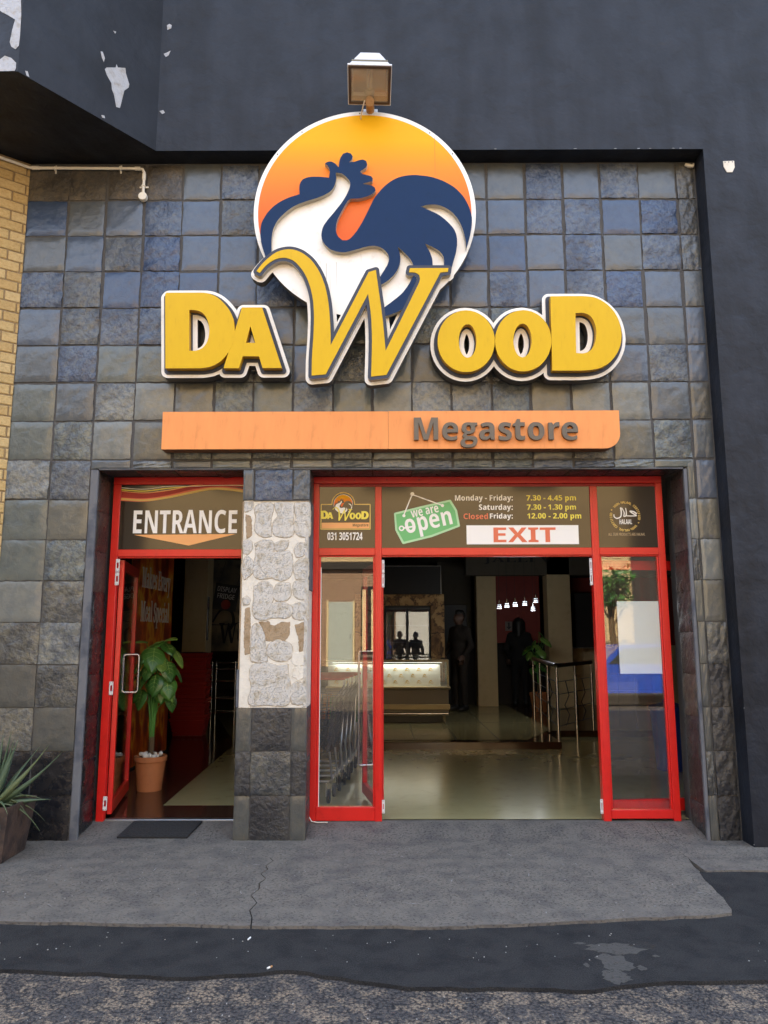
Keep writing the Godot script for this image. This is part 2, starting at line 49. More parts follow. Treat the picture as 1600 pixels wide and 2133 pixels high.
var FLAKE_BAY := [PackedFloat32Array([-.484,5.919,-.406,5.969,-.400,6.002,-.387,5.981,-.321,6.019,-.313,5.975,-.279,5.899,-.282,5.868,-.319,5.817,-.330,5.753,-.348,5.646,-.381,5.636,-.405,5.726,-.427,5.761,-.435,5.813,-.480,5.860,-.497,5.897]),
	PackedFloat32Array([-.542,6.024,-.524,6.031,-.502,5.988,-.510,5.950,-.530,5.980]),
	PackedFloat32Array([-.448,6.270,-.420,6.280,-.428,6.257]),
	PackedFloat32Array([-.504,5.494,-.477,5.505,-.469,5.486,-.494,5.477]),
	PackedFloat32Array([-1.107,5.496,-1.088,5.503,-1.073,5.465,-1.093,5.466])]
var FLAKE_FRONT := [PackedFloat32Array([-2.845,6.211,-2.637,6.210,-2.610,5.917,-2.606,5.734,-2.609,5.664,-2.630,5.634,-2.662,5.656,-2.676,5.691,-2.665,5.795,-2.651,5.874,-2.704,5.909,-2.753,5.936,-2.828,5.998]),
	PackedFloat32Array([-2.784,5.536,-2.746,5.544,-2.703,5.583,-2.655,5.565,-2.618,5.526,-2.616,5.484,-2.624,5.462,-2.778,5.459])]
var FLAKE_UPPER := [PackedFloat32Array([-1.926,6.629,-1.904,6.642,-1.885,6.629,-1.888,6.598,-1.920,6.584]),
	PackedFloat32Array([-1.942,6.356,-1.910,6.371,-1.883,6.387,-1.900,6.341,-1.922,6.325]),
	PackedFloat32Array([-1.953,5.821,-1.922,5.831,-1.907,5.806,-1.929,5.793])]

# ---------- small helpers ----------
func numbered(called: String) -> String:
	var n: int = used.get(called, 0)
	used[called] = n + 1
	return called if n == 0 else "%s_%03d" % [called, n]

func thing(called: String, label: String, category: String, at := Vector3.ZERO, group := "") -> Node3D:
	var o := Node3D.new()
	o.name = numbered(called)
	add_child(o)
	o.position = at
	o.set_meta("label", label)
	o.set_meta("category", category)
	if group: o.set_meta("group", group)
	return o

func mi(called: String, mesh: Mesh, m: Material, parent: Node) -> MeshInstance3D:
	var o := MeshInstance3D.new()
	o.name = called if parent != self else numbered(called)
	o.mesh = mesh
	if m: o.material_override = m
	parent.add_child(o, true)
	return o

func structure(called: String, mesh: Mesh, m: Material) -> MeshInstance3D:
	var o := mi(called, mesh, m, self)
	o.set_meta("kind", "structure")
	return o

func st() -> SurfaceTool:
	var s := SurfaceTool.new()
	s.begin(Mesh.PRIMITIVE_TRIANGLES)
	return s

func tri(s: SurfaceTool, a: Vector3, b: Vector3, c: Vector3, n: Vector3) -> void:
	if (b - a).cross(c - a).dot(n) > 0.0:
		var t := b
		b = c
		c = t
	s.set_normal(n); s.add_vertex(a)
	s.set_normal(n); s.add_vertex(b)
	s.set_normal(n); s.add_vertex(c)

func quad(s: SurfaceTool, a: Vector3, b: Vector3, c: Vector3, d: Vector3, n: Vector3) -> void:
	tri(s, a, b, c, n)
	tri(s, a, c, d, n)

func box(s: SurfaceTool, a: Vector3, b: Vector3, r := 0.0) -> void:
	# box from corner a to corner b with chamfered edges of width r
	var lo := Vector3(minf(a.x, b.x), minf(a.y, b.y), minf(a.z, b.z))
	var hi := Vector3(maxf(a.x, b.x), maxf(a.y, b.y), maxf(a.z, b.z))
	r = minf(r, minf(hi.x - lo.x, minf(hi.y - lo.y, hi.z - lo.z)) * 0.45)
	var c := (lo + hi) * 0.5
	var h := (hi - lo) * 0.5
	for ax in 3:
		var u := (ax + 1) % 3
		var v := (ax + 2) % 3
		for sg in [-1.0, 1.0]:
			var n := Vector3.ZERO
			n[ax] = sg
			var p := []
			for q in [[-1, -1], [1, -1], [1, 1], [-1, 1]]:
				var w := Vector3.ZERO
				w[ax] = sg * h[ax]
				w[u] = q[0] * (h[u] - r)
				w[v] = q[1] * (h[v] - r)
				p.append(c + w)
			quad(s, p[0], p[1], p[2], p[3], n)
			if r > 0.0:
				for sg2 in [-1.0, 1.0]:
					var n2 := Vector3.ZERO
					n2[ax] = sg
					n2[u] = sg2
					var e := []
					for q in [-1.0, 1.0]:
						var w1 := Vector3.ZERO
						w1[ax] = sg * h[ax]; w1[u] = sg2 * (h[u] - r); w1[v] = q * (h[v] - r)
						var w2 := Vector3.ZERO
						w2[ax] = sg * (h[ax] - r); w2[u] = sg2 * h[u]; w2[v] = q * (h[v] - r)
						e.append([c + w1, c + w2])
					quad(s, e[0][0], e[0][1], e[1][1], e[1][0], n2.normalized())
	if r > 0.0:
		for x in [-1.0, 1.0]:
			for y in [-1.0, 1.0]:
				for z in [-1.0, 1.0]:
					tri(s, c + Vector3(x * h.x, y * (h.y - r), z * (h.z - r)), c + Vector3(x * (h.x - r), y * h.y, z * (h.z - r)), c + Vector3(x * (h.x - r), y * (h.y - r), z * h.z), Vector3(x, y, z).normalized())

func boxm(a: Vector3, b: Vector3, r := 0.0) -> ArrayMesh:
	var s := st()
	box(s, a, b, r)
	return s.commit()

func tube(s: SurfaceTool, pts: Array, r, sides := 8, caps := true) -> void:
	# pts: Vector3 list; r: float or list of radii
	var n := pts.size()
	var rings := []
	var up := Vector3(0.13, 0.97, 0.21)
	var side := Vector3.ZERO
	for i in n:
		var d: Vector3 = (pts[mini(i + 1, n - 1)] - pts[maxi(i - 1, 0)]).normalized()
		if side == Vector3.ZERO:
			side = d.cross(up)
			if side.length() < 0.1: side = d.cross(Vector3.RIGHT)
		side = (side - d * side.dot(d)).normalized()
		var v := d.cross(side)
		var rr: float = r[i] if r is Array else r
		var ring := []
		for k in sides:
			var a := TAU * k / sides
			var dirn := side * cos(a) + v * sin(a)
			ring.append([pts[i] + dirn * rr, dirn])
		rings.append(ring)
	for i in n - 1:
		for k in sides:
			var a = rings[i][k]; var b = rings[i][(k + 1) % sides]
			var c = rings[i + 1][(k + 1) % sides]; var d = rings[i + 1][k]
			sm(s, a, b, c)
			sm(s, a, c, d)
	if caps:
		for e in [[0, pts[0] - pts[1]], [n - 1, pts[n - 1] - pts[n - 2]]]:
			var nn: Vector3 = e[1].normalized()
			for k in range(1, sides - 1):
				tri(s, rings[e[0]][0][0], rings[e[0]][k][0], rings[e[0]][k + 1][0], nn)

func sm(s: SurfaceTool, a, b, c) -> void:
	# triangle with its own vertex normals: each of a, b, c is [position, normal]
	var n: Vector3 = a[1] + b[1] + c[1]
	if (b[0] - a[0]).cross(c[0] - a[0]).dot(n) > 0.0:
		var t = b
		b = c
		c = t
	for p in [a, b, c]:
		s.set_normal(p[1]); s.add_vertex(p[0])

func lathe(s: SurfaceTool, prof: Array, seg := 24, at := Vector3.ZERO) -> void:
	# prof: list of Vector2(radius, y) from bottom to top along the outside
	for i in prof.size() - 1:
		var p: Vector2 = prof[i]
		var q: Vector2 = prof[i + 1]
		var t := (q - p).normalized()
		var nn := Vector2(t.y, -t.x)
		for k in seg:
			var a := TAU * k / seg
			var b := TAU * (k + 1) / seg
			var da := Vector3(cos(a), 0, sin(a)); var db := Vector3(cos(b), 0, sin(b))
			var na := da * nn.x + Vector3.UP * nn.y; var nb := db * nn.x + Vector3.UP * nn.y
			var A := [at + da * p.x + Vector3.UP * p.y, na]; var B := [at + db * p.x + Vector3.UP * p.y, nb]
			var C := [at + db * q.x + Vector3.UP * q.y, nb]; var D := [at + da * q.x + Vector3.UP * q.y, na]
			if p.x > 0.0: sm(s, A, B, C)
			if q.x > 0.0: sm(s, A, C, D)

func lathem(prof: Array, seg := 24) -> ArrayMesh:
	var s := st()
	lathe(s, prof, seg)
	return s.commit()

func v2(a: PackedFloat32Array) -> PackedVector2Array:
	var o := PackedVector2Array()
	for i in a.size() / 2:
		o.append(Vector2(a[2 * i], a[2 * i + 1]))
	return o

func ccw(p: PackedVector2Array, yes := true) -> PackedVector2Array:
	var q := p.duplicate()
	if Geometry2D.is_polygon_clockwise(q) == yes: q.reverse()
	return q

func pieces(outer: PackedVector2Array, holes: Array) -> Array:
	# the outline cut into upright strips through its holes, so that no strip has a hole
	if holes.is_empty(): return [outer]
	var cuts := [-99.0]
	for h in holes:
		var c := 0.0
		for p in h: c += p.x
		cuts.append(c / h.size())
	cuts.sort()
	cuts.append(99.0)
	var out := []
	for i in cuts.size() - 1:
		var strip := PackedVector2Array([Vector2(cuts[i], -99), Vector2(cuts[i + 1], -99), Vector2(cuts[i + 1], 99), Vector2(cuts[i], 99)])
		var now: Array = Geometry2D.intersect_polygons(outer, strip)
		for h in holes:
			var then := []
			for q in now: then.append_array(Geometry2D.clip_polygons(q, h))
			now = then
		out.append_array(now)
	return out

func ext(outer: PackedVector2Array, holes: Array, z0: float, z1: float, face: Material, side: Material, bevel := 0.0, back := true) -> ArrayMesh:
	# a board: outline in x and y, from z0 (back) to z1 (front); surface 0 the faces, surface 1 the edges
	var o := ccw(outer)
	var hs := []
	for h in holes: hs.append(ccw(h, false))
	var lo := Vector2(1e9, 1e9)
	var hi := Vector2(-1e9, -1e9)
	for p in o:
		lo = lo.min(p); hi = hi.max(p)
	var mesh := ArrayMesh.new()
	var s := st()
	for poly in pieces(o, hs):
		var idx := Geometry2D.triangulate_polygon(poly)
		if idx.is_empty(): print("triangulation failed ", poly.size(), " of ", outer.size())
		for k in idx.size() / 3:
			for f in ([0, 1] if back else [0]):
				var z: float = z1 if f == 0 else z0
				var n := Vector3(0, 0, 1.0 if f == 0 else -1.0)
				var t := [poly[idx[3 * k]], poly[idx[3 * k + 1]], poly[idx[3 * k + 2]]]
				if ((t[1] - t[0]).cross(t[2] - t[0]) > 0.0) == (f == 0): t = [t[0], t[2], t[1]]
				for p in t:
					s.set_normal(n)
					s.set_uv(Vector2((p.x - lo.x) / (hi.x - lo.x), (hi.y - p.y) / (hi.y - lo.y)))
					s.add_vertex(Vector3(p.x, p.y, z))
	s.commit(mesh)
	mesh.surface_set_material(0, face)
	s = st()
	for loop in [o] + hs:
		var n: int = loop.size()
		for i in n:
			var a: Vector2 = loop[i]
			var b: Vector2 = loop[(i + 1) % n]
			var e := (b - a).normalized()
			var nn := Vector3(e.y, -e.x, 0)
			quad(s, Vector3(a.x, a.y, z0), Vector3(b.x, b.y, z0), Vector3(b.x, b.y, z1), Vector3(a.x, a.y, z1), nn)
	s.commit(mesh)
	mesh.surface_set_material(1, side)
	return mesh

func grow(p: PackedVector2Array, d: float, join := Geometry2D.JOIN_ROUND) -> PackedVector2Array:
	# offset in millimetres, so that round joins get enough points
	var mm := PackedVector2Array()
	for q in p: mm.append(q * 1000.0)
	var r := []
	for q in Geometry2D.offset_polygon(mm, d * 1000.0, join):
		var back := PackedVector2Array()
		for e in q: back.append(e * 0.001)
		r.append(back)
	var best := PackedVector2Array()
	var most := -1.0
	for q in r:
		var a := 0.0
		for i in q.size():
			a += q[i].cross(q[(i + 1) % q.size()])
		if absf(a) > most:
			most = absf(a); best = q
	# drop points that lie on top of each other
	var out := PackedVector2Array()
	for q in best:
		if out.is_empty() or out[out.size() - 1].distance_to(q) > 0.0015: out.append(q)
	return out

func join(a: PackedVector2Array, b: PackedVector2Array) -> PackedVector2Array:
	var r := Geometry2D.merge_polygons(a, b)
	var best := PackedVector2Array()
	for q in r:
		if q.size() > best.size() and not Geometry2D.is_polygon_clockwise(q): best = q
	return best if best.size() else r[0]

func text_mesh(words: String, font: Font, depth := 0.002) -> TextMesh:
	var t := TextMesh.new()
	t.text = words
	t.font = font
	t.font_size = 64
	t.pixel_size = 0.01
	t.depth = depth
	t.curve_step = 2.0
	t.horizontal_alignment = HORIZONTAL_ALIGNMENT_CENTER
	return t

func text(called: String, words: String, font: Font, centre: Vector3, w: float, h: float, m: Material, parent: Node, depth := 0.002, turn := 0.0) -> MeshInstance3D:
	# lettering fitted to a box w wide and h high (h 0 keeps the font's own proportions)
	var t := text_mesh(words, font, 1.0)
	var bb := t.get_aabb()
	var sx := w / bb.size.x
	var sy := (h / bb.size.y) if h > 0.0 else sx
	var o := mi(called, t, m, parent)
	var b := Basis(Vector3.BACK, turn) * Basis.from_scale(Vector3(sx, sy, depth))
	o.transform = Transform3D(b, centre - b * (bb.position + bb.size * 0.5))
	return o

# ---------- materials ----------
func lin(r: float, g: float, b: float) -> Color:
	return Color(r, g, b).linear_to_srgb()

func noise_tex(sd: int, freq: float, kind: int, oct: int, stops: Array, size := 512, opts := {}) -> NoiseTexture2D:
	var n := FastNoiseLite.new()
	n.seed = sd
	n.noise_type = kind
	n.frequency = freq
	n.fractal_octaves = oct
	n.fractal_type = opts.get("fractal", FastNoiseLite.FRACTAL_FBM)
	n.fractal_gain = opts.get("gain", 0.5)
	if opts.has("warp"):
		n.domain_warp_enabled = true
		n.domain_warp_amplitude = opts.warp
		n.domain_warp_frequency = opts.get("warp_freq", freq)
	if opts.has("ret"): n.cellular_return_type = opts.ret
	var t := NoiseTexture2D.new()
	t.width = size
	t.height = size
	t.seamless = true
	t.seamless_blend_skirt = 0.2
	t.noise = n
	var g := Gradient.new()
	g.offsets = PackedFloat32Array(stops.map(func(e): return e[0]))
	g.colors = PackedColorArray(stops.map(func(e): return e[1] if e[1] is Color else Color(e[1], e[1], e[1])))
	t.color_ramp = g
	return t

func mat(r: float, g: float, b: float, rough := 0.6, o := {}) -> StandardMaterial3D:
	var m := StandardMaterial3D.new()
	m.albedo_color = lin(r, g, b)
	m.roughness = rough
	m.metallic = o.get("metal", 0.0)
	m.metallic_specular = o.get("spec", 0.5)
	if o.has("tex"): m.albedo_texture = o.tex
	if o.has("rtex"):
		m.roughness_texture = o.rtex
	if o.has("bump"):
		m.heightmap_enabled = true
		m.heightmap_texture = o.bump
		m.heightmap_scale = o.get("h", 0.3)
	if o.has("tri"):
		m.uv1_triplanar = true
		m.uv1_world_triplanar = o.get("world", true)
		m.uv1_triplanar_sharpness = 4.0
		var k = o.tri
		m.uv1_scale = k if k is Vector3 else Vector3(k, k, k)
	if o.has("detail"):
		m.detail_enabled = true
		m.detail_albedo = o.detail
		m.detail_blend_mode = BaseMaterial3D.BLEND_MODE_MUL
		m.uv2_triplanar = true
		m.uv2_world_triplanar = true
		m.detail_uv_layer = BaseMaterial3D.DETAIL_UV_2
		m.uv2_scale = Vector3.ONE * o.get("dtri", 0.3)
	if o.has("coat"):
		m.clearcoat_enabled = true
		m.clearcoat = o.coat
		m.clearcoat_roughness = o.get("coat_rough", 0.1)
	if o.has("vc"): m.vertex_color_use_as_albedo = true
	if o.has("glow"):
		m.emission_enabled = true
		m.emission = lin(r, g, b)
		m.emission_energy_multiplier = o.glow
	if o.has("back"):
		m.backlight_enabled = true
		m.backlight = o.back
	if o.has("rim"):
		m.rim_enabled = true
		m.rim = o.rim
	return m

func glass(r: float, g: float, b: float, a := 0.08, rough := 0.0) -> StandardMaterial3D:
	var m := StandardMaterial3D.new()
	m.albedo_color = Color(lin(r, g, b), a)
	m.transparency = BaseMaterial3D.TRANSPARENCY_ALPHA
	m.roughness = rough
	m.metallic_specular = 0.5
	return m

func _ready() -> void:
	# ---------- camera, sky, sun, exposure ----------
	var cam := Camera3D.new()
	cam.name = "camera"
	cam.fov = 67.38
	cam.near = 0.05
	cam.far = 900.0
	cam.position = Vector3(0, 1.5, 5.966)
	cam.rotation = Vector3(0.1589, 0.0032, -0.0014)
	add_child(cam)
	cam.current = true
	var env := Environment.new()
	env.background_mode = Environment.BG_SKY
	var sky := Sky.new()
	var sk := ProceduralSkyMaterial.new()
	sk.sky_top_color = Color(0.60, 0.675, 0.795)
	sk.sky_horizon_color = Color(0.94, 0.915, 0.87)
	sk.sky_curve = 0.20
	sk.sky_energy_multiplier = 1.05
	sk.ground_bottom_color = Color(0.25, 0.24, 0.22)
	sk.ground_horizon_color = Color(0.6, 0.62, 0.64)
	sky.sky_material = sk
	env.sky = sky
	env.tonemap_mode = Environment.TONE_MAPPER_LINEAR
	env.tonemap_exposure = 5.3
	env.sdfgi_enabled = true
	env.ssao_enabled = true
	env.ssil_enabled = true
	var we := WorldEnvironment.new()
	we.name = "environment"
	we.environment = env
	add_child(we)
	var sun := DirectionalLight3D.new()
	sun.name = "sun"
	sun.light_energy = 1.6
	sun.light_color = Color(1.0, 0.93, 0.80)
	sun.light_angular_distance = 0.5
	sun.shadow_enabled = true
	add_child(sun)
	sun.look_at_from_position(Vector3.ZERO, Vector3(0.25, -0.68, 0.75), Vector3.UP)

	rng.seed = 7
	bold = SystemFont.new()
	bold.font_names = PackedStringArray(["Droid Sans"])
	bold.font_weight = 700
	plain = SystemFont.new()
	plain.font_names = PackedStringArray(["Droid Sans"])
	serif = SystemFont.new()
	serif.font_names = PackedStringArray(["Droid Serif"])
	serif.font_weight = 700
	serif.font_italic = true
	make_materials()
	make_ground()
	make_painted_wall()
	make_slate_wall()
	make_pillar()
	make_brick_wall()
	make_shop_shell()
	make_street_side()
	make_sign()
	make_doors()
	make_facade_fittings()
	make_inside()
	make_outside_things()
	make_people()

func make_materials() -> void:
	var SX := FastNoiseLite.TYPE_SIMPLEX_SMOOTH
	var CL := FastNoiseLite.TYPE_CELLULAR
	T.slate_h = noise_tex(11, 0.010, SX, 6, [[0.0, 0.0], [0.35, 0.25], [0.42, 0.45], [0.55, 0.52], [0.6, 0.75], [1.0, 1.0]], 1024, {"warp": 60.0, "warp_freq": 0.008, "gain": 0.58})
	T.slate_c = noise_tex(12, 0.008, SX, 5, [[0.0, Color(0.66, 0.68, 0.74)], [0.4, Color(0.84, 0.85, 0.88)], [0.6, Color(0.95, 0.94, 0.92)], [1.0, Color(1.0, 0.97, 0.90)]], 1024, {"warp": 80.0, "gain": 0.6})
	T.slate_soft = noise_tex(14, 0.006, SX, 6, [[0.0, Color(0.84, 0.86, 0.89)], [0.5, Color(0.94, 0.945, 0.945)], [1.0, Color(1.0, 0.985, 0.95)]], 1024, {"warp": 60.0, "gain": 0.6})
	T.slate_r = noise_tex(13, 0.012, SX, 4, [[0.0, 0.45], [0.5, 0.7], [1.0, 1.0]], 512, {"warp": 30.0})
	T.plaster_c = noise_tex(21, 0.006, SX, 6, [[0.0, Color(0.52, 0.54, 0.58)], [0.5, Color(0.80, 0.81, 0.83)], [1.0, Color(1, 1, 1)]], 1024, {"warp": 60.0, "gain": 0.62})
	T.plaster_h = noise_tex(22, 0.012, SX, 5, [[0.0, 0.0], [1.0, 1.0]], 1024, {"warp": 25.0})
	T.streak = noise_tex(23, 0.02, SX, 5, [[0.0, Color(0.62, 0.62, 0.65)], [0.4, Color(0.85, 0.85, 0.86)], [0.6, Color(0.97, 0.97, 0.97)], [1.0, Color(1, 1, 1)]], 512)
	T.concrete_c = noise_tex(31, 0.03, SX, 6, [[0.0, Color(0.22, 0.22, 0.22)], [0.20, Color(0.50, 0.49, 0.48)], [0.30, Color(0.86, 0.85, 0.83)], [0.7, Color(0.92, 0.91, 0.89)], [1.0, Color(1.0, 0.99, 0.97)]], 1024, {"gain": 0.8, "warp": 20.0})
	T.concrete_h = noise_tex(31, 0.03, SX, 6, [[0.0, 0.0], [0.25, 0.2], [0.36, 0.8], [1.0, 1.0]], 1024, {"gain": 0.8, "warp": 20.0})
	T.wear = noise_tex(33, 0.006, SX, 4, [[0.0, Color(0.62, 0.63, 0.68)], [0.4, Color(0.84, 0.85, 0.87)], [0.6, Color(1, 0.99, 0.97)], [1.0, Color(1, 1, 1)]], 512, {"warp": 50.0})
	T.patchy = noise_tex(34, 0.009, SX, 6, [[0.0, Color(0.74, 0.74, 0.76)], [0.4, Color(0.88, 0.875, 0.87)], [0.6, Color(0.97, 0.96, 0.945)], [1.0, Color(1, 0.99, 0.97)]], 1024, {"warp": 60.0, "gain": 0.65})
	T.tar_c = noise_tex(41, 0.09, SX, 5, [[0.0, Color(0.45, 0.46, 0.48)], [0.35, Color(0.75, 0.75, 0.76)], [0.6, Color(0.9, 0.9, 0.9)], [0.8, Color(1, 1, 1)], [0.9, Color(1, 1, 1)]], 1024, {"gain": 0.7})
	T.tar_h = noise_tex(42, 0.08, SX, 4, [[0.0, 0.0], [1.0, 1.0]], 1024, {"gain": 0.7})
	T.stone_c = noise_tex(51, 0.055, CL, 3, [[0.0, Color(1.0, 0.95, 0.86)], [0.28, Color(0.92, 0.88, 0.81)], [0.46, Color(0.72, 0.70, 0.68)], [0.60, Color(0.40, 0.40, 0.42)], [1.0, Color(0.20, 0.21, 0.24)]], 1024, {"gain": 0.6, "warp": 12.0, "warp_freq": 0.04})
	T.stone_p = noise_tex(52, 0.008, SX, 6, [[0.0, Color(0.48, 0.50, 0.55)], [0.42, Color(0.56, 0.57, 0.61)], [0.52, Color(0.70, 0.69, 0.69)], [0.62, Color(0.94, 0.90, 0.85)], [1.0, Color(1, 0.95, 0.89)]], 1024, {"warp": 90.0, "warp_freq": 0.02, "gain": 0.72})
	T.stone_h = noise_tex(51, 0.055, CL, 3, [[0.0, 1.0], [0.5, 0.55], [1.0, 0.0]], 1024, {"gain": 0.6, "warp": 12.0, "warp_freq": 0.04})
	T.brick_c = noise_tex(61, 0.03, SX, 5, [[0.0, Color(0.72, 0.66, 0.55)], [0.3, Color(0.9, 0.87, 0.82)], [1.0, Color(1, 1, 1)]], 512, {"gain": 0.65})
	T.brick_h = noise_tex(62, 0.05, SX, 4, [[0.0, 0.0], [1.0, 1.0]], 512, {"gain": 0.65})
	T.dirt = noise_tex(71, 0.012, SX, 6, [[0.0, Color(0.78, 0.74, 0.66)], [0.3, Color(0.94, 0.92, 0.88)], [0.5, Color(1, 1, 1)], [1.0, Color(1, 1, 1)]], 512, {"gain": 0.6, "warp": 30.0})
	T.faint = noise_tex(74, 0.010, SX, 6, [[0.0, Color(0.90, 0.88, 0.85)], [0.35, Color(0.97, 0.965, 0.96)], [1.0, Color(1, 1, 1)]], 512, {"gain": 0.65, "warp": 20.0})
	T.film = noise_tex(75, 0.014, SX, 6, [[0.0, Color(0.93, 0.92, 0.90)], [0.3, Color(0.985, 0.98, 0.975)], [1.0, Color(1, 1, 1)]], 512, {"gain": 0.7})
	T.fine_h = noise_tex(72, 0.06, SX, 4, [[0.0, 0.0], [1.0, 1.0]], 512)
	T.smear = noise_tex(73, 0.01, SX, 4, [[0.0, 0.25], [0.5, 0.55], [1.0, 1.0]], 512, {"warp": 60.0})
	T.wood = noise_tex(81, 0.006, SX, 3, [[0.0, Color(0.30, 0.18, 0.08)], [0.42, Color(0.62, 0.45, 0.24)], [0.5, Color(0.25, 0.15, 0.07)], [0.56, Color(0.72, 0.55, 0.32)], [1.0, Color(0.85, 0.70, 0.46)]], 512, {"warp": 120.0, "warp_freq": 0.006})
	T.flame = noise_tex(82, 0.006, SX, 4, [[0.0, Color(0.30, 0.06, 0.02)], [0.35, Color(0.70, 0.22, 0.05)], [0.52, Color(0.92, 0.45, 0.08)], [0.66, Color(1.0, 0.78, 0.25)], [0.8, Color(0.85, 0.35, 0.06)], [1.0, Color(0.25, 0.05, 0.02)]], 512, {"warp": 60.0})
	# slate tones, the blue ones with the sky's mirrored sheen put into the colour
	var sl := {"tri": 1.9, "tex": T.slate_c, "bump": T.slate_h, "h": 0.45, "rtex": T.slate_r, "detail": T.wear, "dtri": 0.55}
	M.slate = []
	M.slate_smooth = []
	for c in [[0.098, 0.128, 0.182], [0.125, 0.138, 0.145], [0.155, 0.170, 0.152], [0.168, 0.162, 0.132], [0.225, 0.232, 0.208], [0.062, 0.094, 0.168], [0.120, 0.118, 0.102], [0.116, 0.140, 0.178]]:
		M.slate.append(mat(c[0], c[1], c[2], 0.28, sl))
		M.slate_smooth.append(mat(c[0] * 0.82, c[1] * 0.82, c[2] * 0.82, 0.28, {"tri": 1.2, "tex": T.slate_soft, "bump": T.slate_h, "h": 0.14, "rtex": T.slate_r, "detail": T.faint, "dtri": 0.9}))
	M.slate_dark = mat(0.060, 0.058, 0.054, 0.5, sl)
	M.slate_brown = mat(0.115, 0.098, 0.074, 0.6, sl)
	M.slate_black = mat(0.016, 0.016, 0.018, 0.38, {"tri": 1.1, "tex": T.slate_c, "bump": T.slate_h, "h": 0.25, "rtex": T.slate_r})
	M.slate_jamb = mat(0.060, 0.052, 0.044, 0.5, sl)
	M.grout = mat(0.085, 0.082, 0.079, 0.85, {"tri": 1.7, "tex": T.concrete_c, "bump": T.concrete_h, "h": 0.15})
	M.trim = mat(0.125, 0.130, 0.140, 0.8, {"tri": 1.3, "tex": T.wear, "bump": T.concrete_h, "h": 0.1})
	M.black_wall = mat(0.0175, 0.022, 0.032, 0.6, {"tri": Vector3(0.33, 0.33, 0.33), "tex": T.plaster_c, "bump": T.plaster_h, "h": 0.8, "detail": T.streak, "dtri": 1.4, "spec": 0.42})
	M.black_wall.uv2_scale = Vector3(0.35, 0.06, 0.35)
	M.bare = mat(0.36, 0.37, 0.39, 0.75, {"tri": 2.0, "tex": T.dirt, "bump": T.plaster_h, "h": 0.4})
	M.paint_edge = mat(0.03, 0.032, 0.038, 0.6)
	M.chip = mat(0.62, 0.61, 0.58, 0.8)
	M.white_plaster = mat(0.72, 0.67, 0.56, 0.85, {"tri": 1.6, "tex": T.faint, "bump": T.concrete_h, "h": 0.25})
	M.adhesive = mat(0.57, 0.535, 0.47, 0.9, {"tri": 1.9, "tex": T.dirt, "bump": T.concrete_h, "h": 0.9})
	M.adhesive_brown = mat(0.36, 0.26, 0.155, 0.9, {"tri": 1.9, "tex": T.dirt, "bump": T.concrete_h, "h": 0.5})
	M.glue = mat(0.44, 0.37, 0.27, 0.9)
	M.concrete = mat(0.200, 0.184, 0.164, 0.82, {"tri": 1.15, "tex": T.concrete_c, "bump": T.concrete_h, "h": 0.7, "detail": T.patchy, "dtri": 0.43})
	M.tar = mat(0.050, 0.050, 0.050, 0.9, {"spec": 0.3, "tri": 1.1, "tex": T.tar_c, "bump": T.tar_h, "h": 0.5, "detail": T.patchy, "dtri": 0.5})
	M.road = mat(0.420, 0.385, 0.345, 0.85, {"tri": 1.05, "tex": T.stone_c, "bump": T.stone_h, "h": 2.4, "detail": T.stone_p, "dtri": 0.75})
	M.worn = mat(0.078, 0.074, 0.068, 0.85, {"tri": 1.3, "tex": T.concrete_c, "bump": T.concrete_h, "h": 0.6})
	M.brick = []
	for c in [[0.52, 0.375, 0.160], [0.56, 0.41, 0.185], [0.50, 0.35, 0.145], [0.58, 0.435, 0.21]]:
		M.brick.append(mat(c[0], c[1], c[2], 0.8, {"tri": 2.2, "tex": T.brick_c, "bump": T.brick_h, "h": 0.18}))
	M.opposite_brick = mat(0.64, 0.50, 0.30, 0.8, {"tri": 2.2, "tex": T.brick_c})
	M.mortar = mat(0.24, 0.17, 0.09, 0.9, {"tri": 2.0, "tex": T.dirt})
	M.red = mat(0.62, 0.013, 0.009, 0.30, {"tri": 1.4, "tex": T.faint})
	M.red_dull = mat(0.34, 0.012, 0.011, 0.5)
	M.pane = glass(0.02, 0.025, 0.02, 0.004)
	M.print_film = mat(0.030, 0.021, 0.014, 0.07)
	M.film_dark = mat(0.020, 0.014, 0.010, 0.09)
	M.white_print = mat(0.80, 0.79, 0.75, 0.35)
	M.yellow_print = mat(0.78, 0.66, 0.07, 0.35)
	M.orange_print = mat(0.78, 0.36, 0.12, 0.35)
	M.coral_print = mat(0.66, 0.13, 0.06, 0.35)
	M.green_print = mat(0.10, 0.42, 0.14, 0.35)
	M.pale_green = mat(0.36, 0.62, 0.36, 0.35)
	M.gold_print = mat(0.62, 0.42, 0.10, 0.35)
	M.beige_print = mat(0.45, 0.33, 0.18, 0.35)
	M.yellow = mat(0.64, 0.390, 0.002, 0.42, {"tri": Vector3(2.4, 0.7, 1.0), "tex": T.film})
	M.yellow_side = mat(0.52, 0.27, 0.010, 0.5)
	M.navy = mat(0.005, 0.025, 0.078, 0.48, {"tri": 1.0, "tex": T.film})
	M.navy.metallic_specular = 0.28
	M.yellow.metallic_specular = 0.35
	M.navy_edge = mat(0.026, 0.032, 0.050, 0.6)
	M.white_board = mat(0.87, 0.845, 0.78, 0.45, {"tri": 1.0, "tex": T.faint})
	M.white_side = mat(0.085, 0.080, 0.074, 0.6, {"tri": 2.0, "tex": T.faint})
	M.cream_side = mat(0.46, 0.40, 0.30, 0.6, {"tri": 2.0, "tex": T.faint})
	M.orange_side = mat(0.55, 0.10, 0.02, 0.5)
	M.orange = mat(0.80, 0.285, 0.070, 0.55, {"tri": Vector3(2.2, 0.5, 1.0), "tex": T.faint})
	M.orange_dark = mat(0.20, 0.075, 0.025, 0.6)
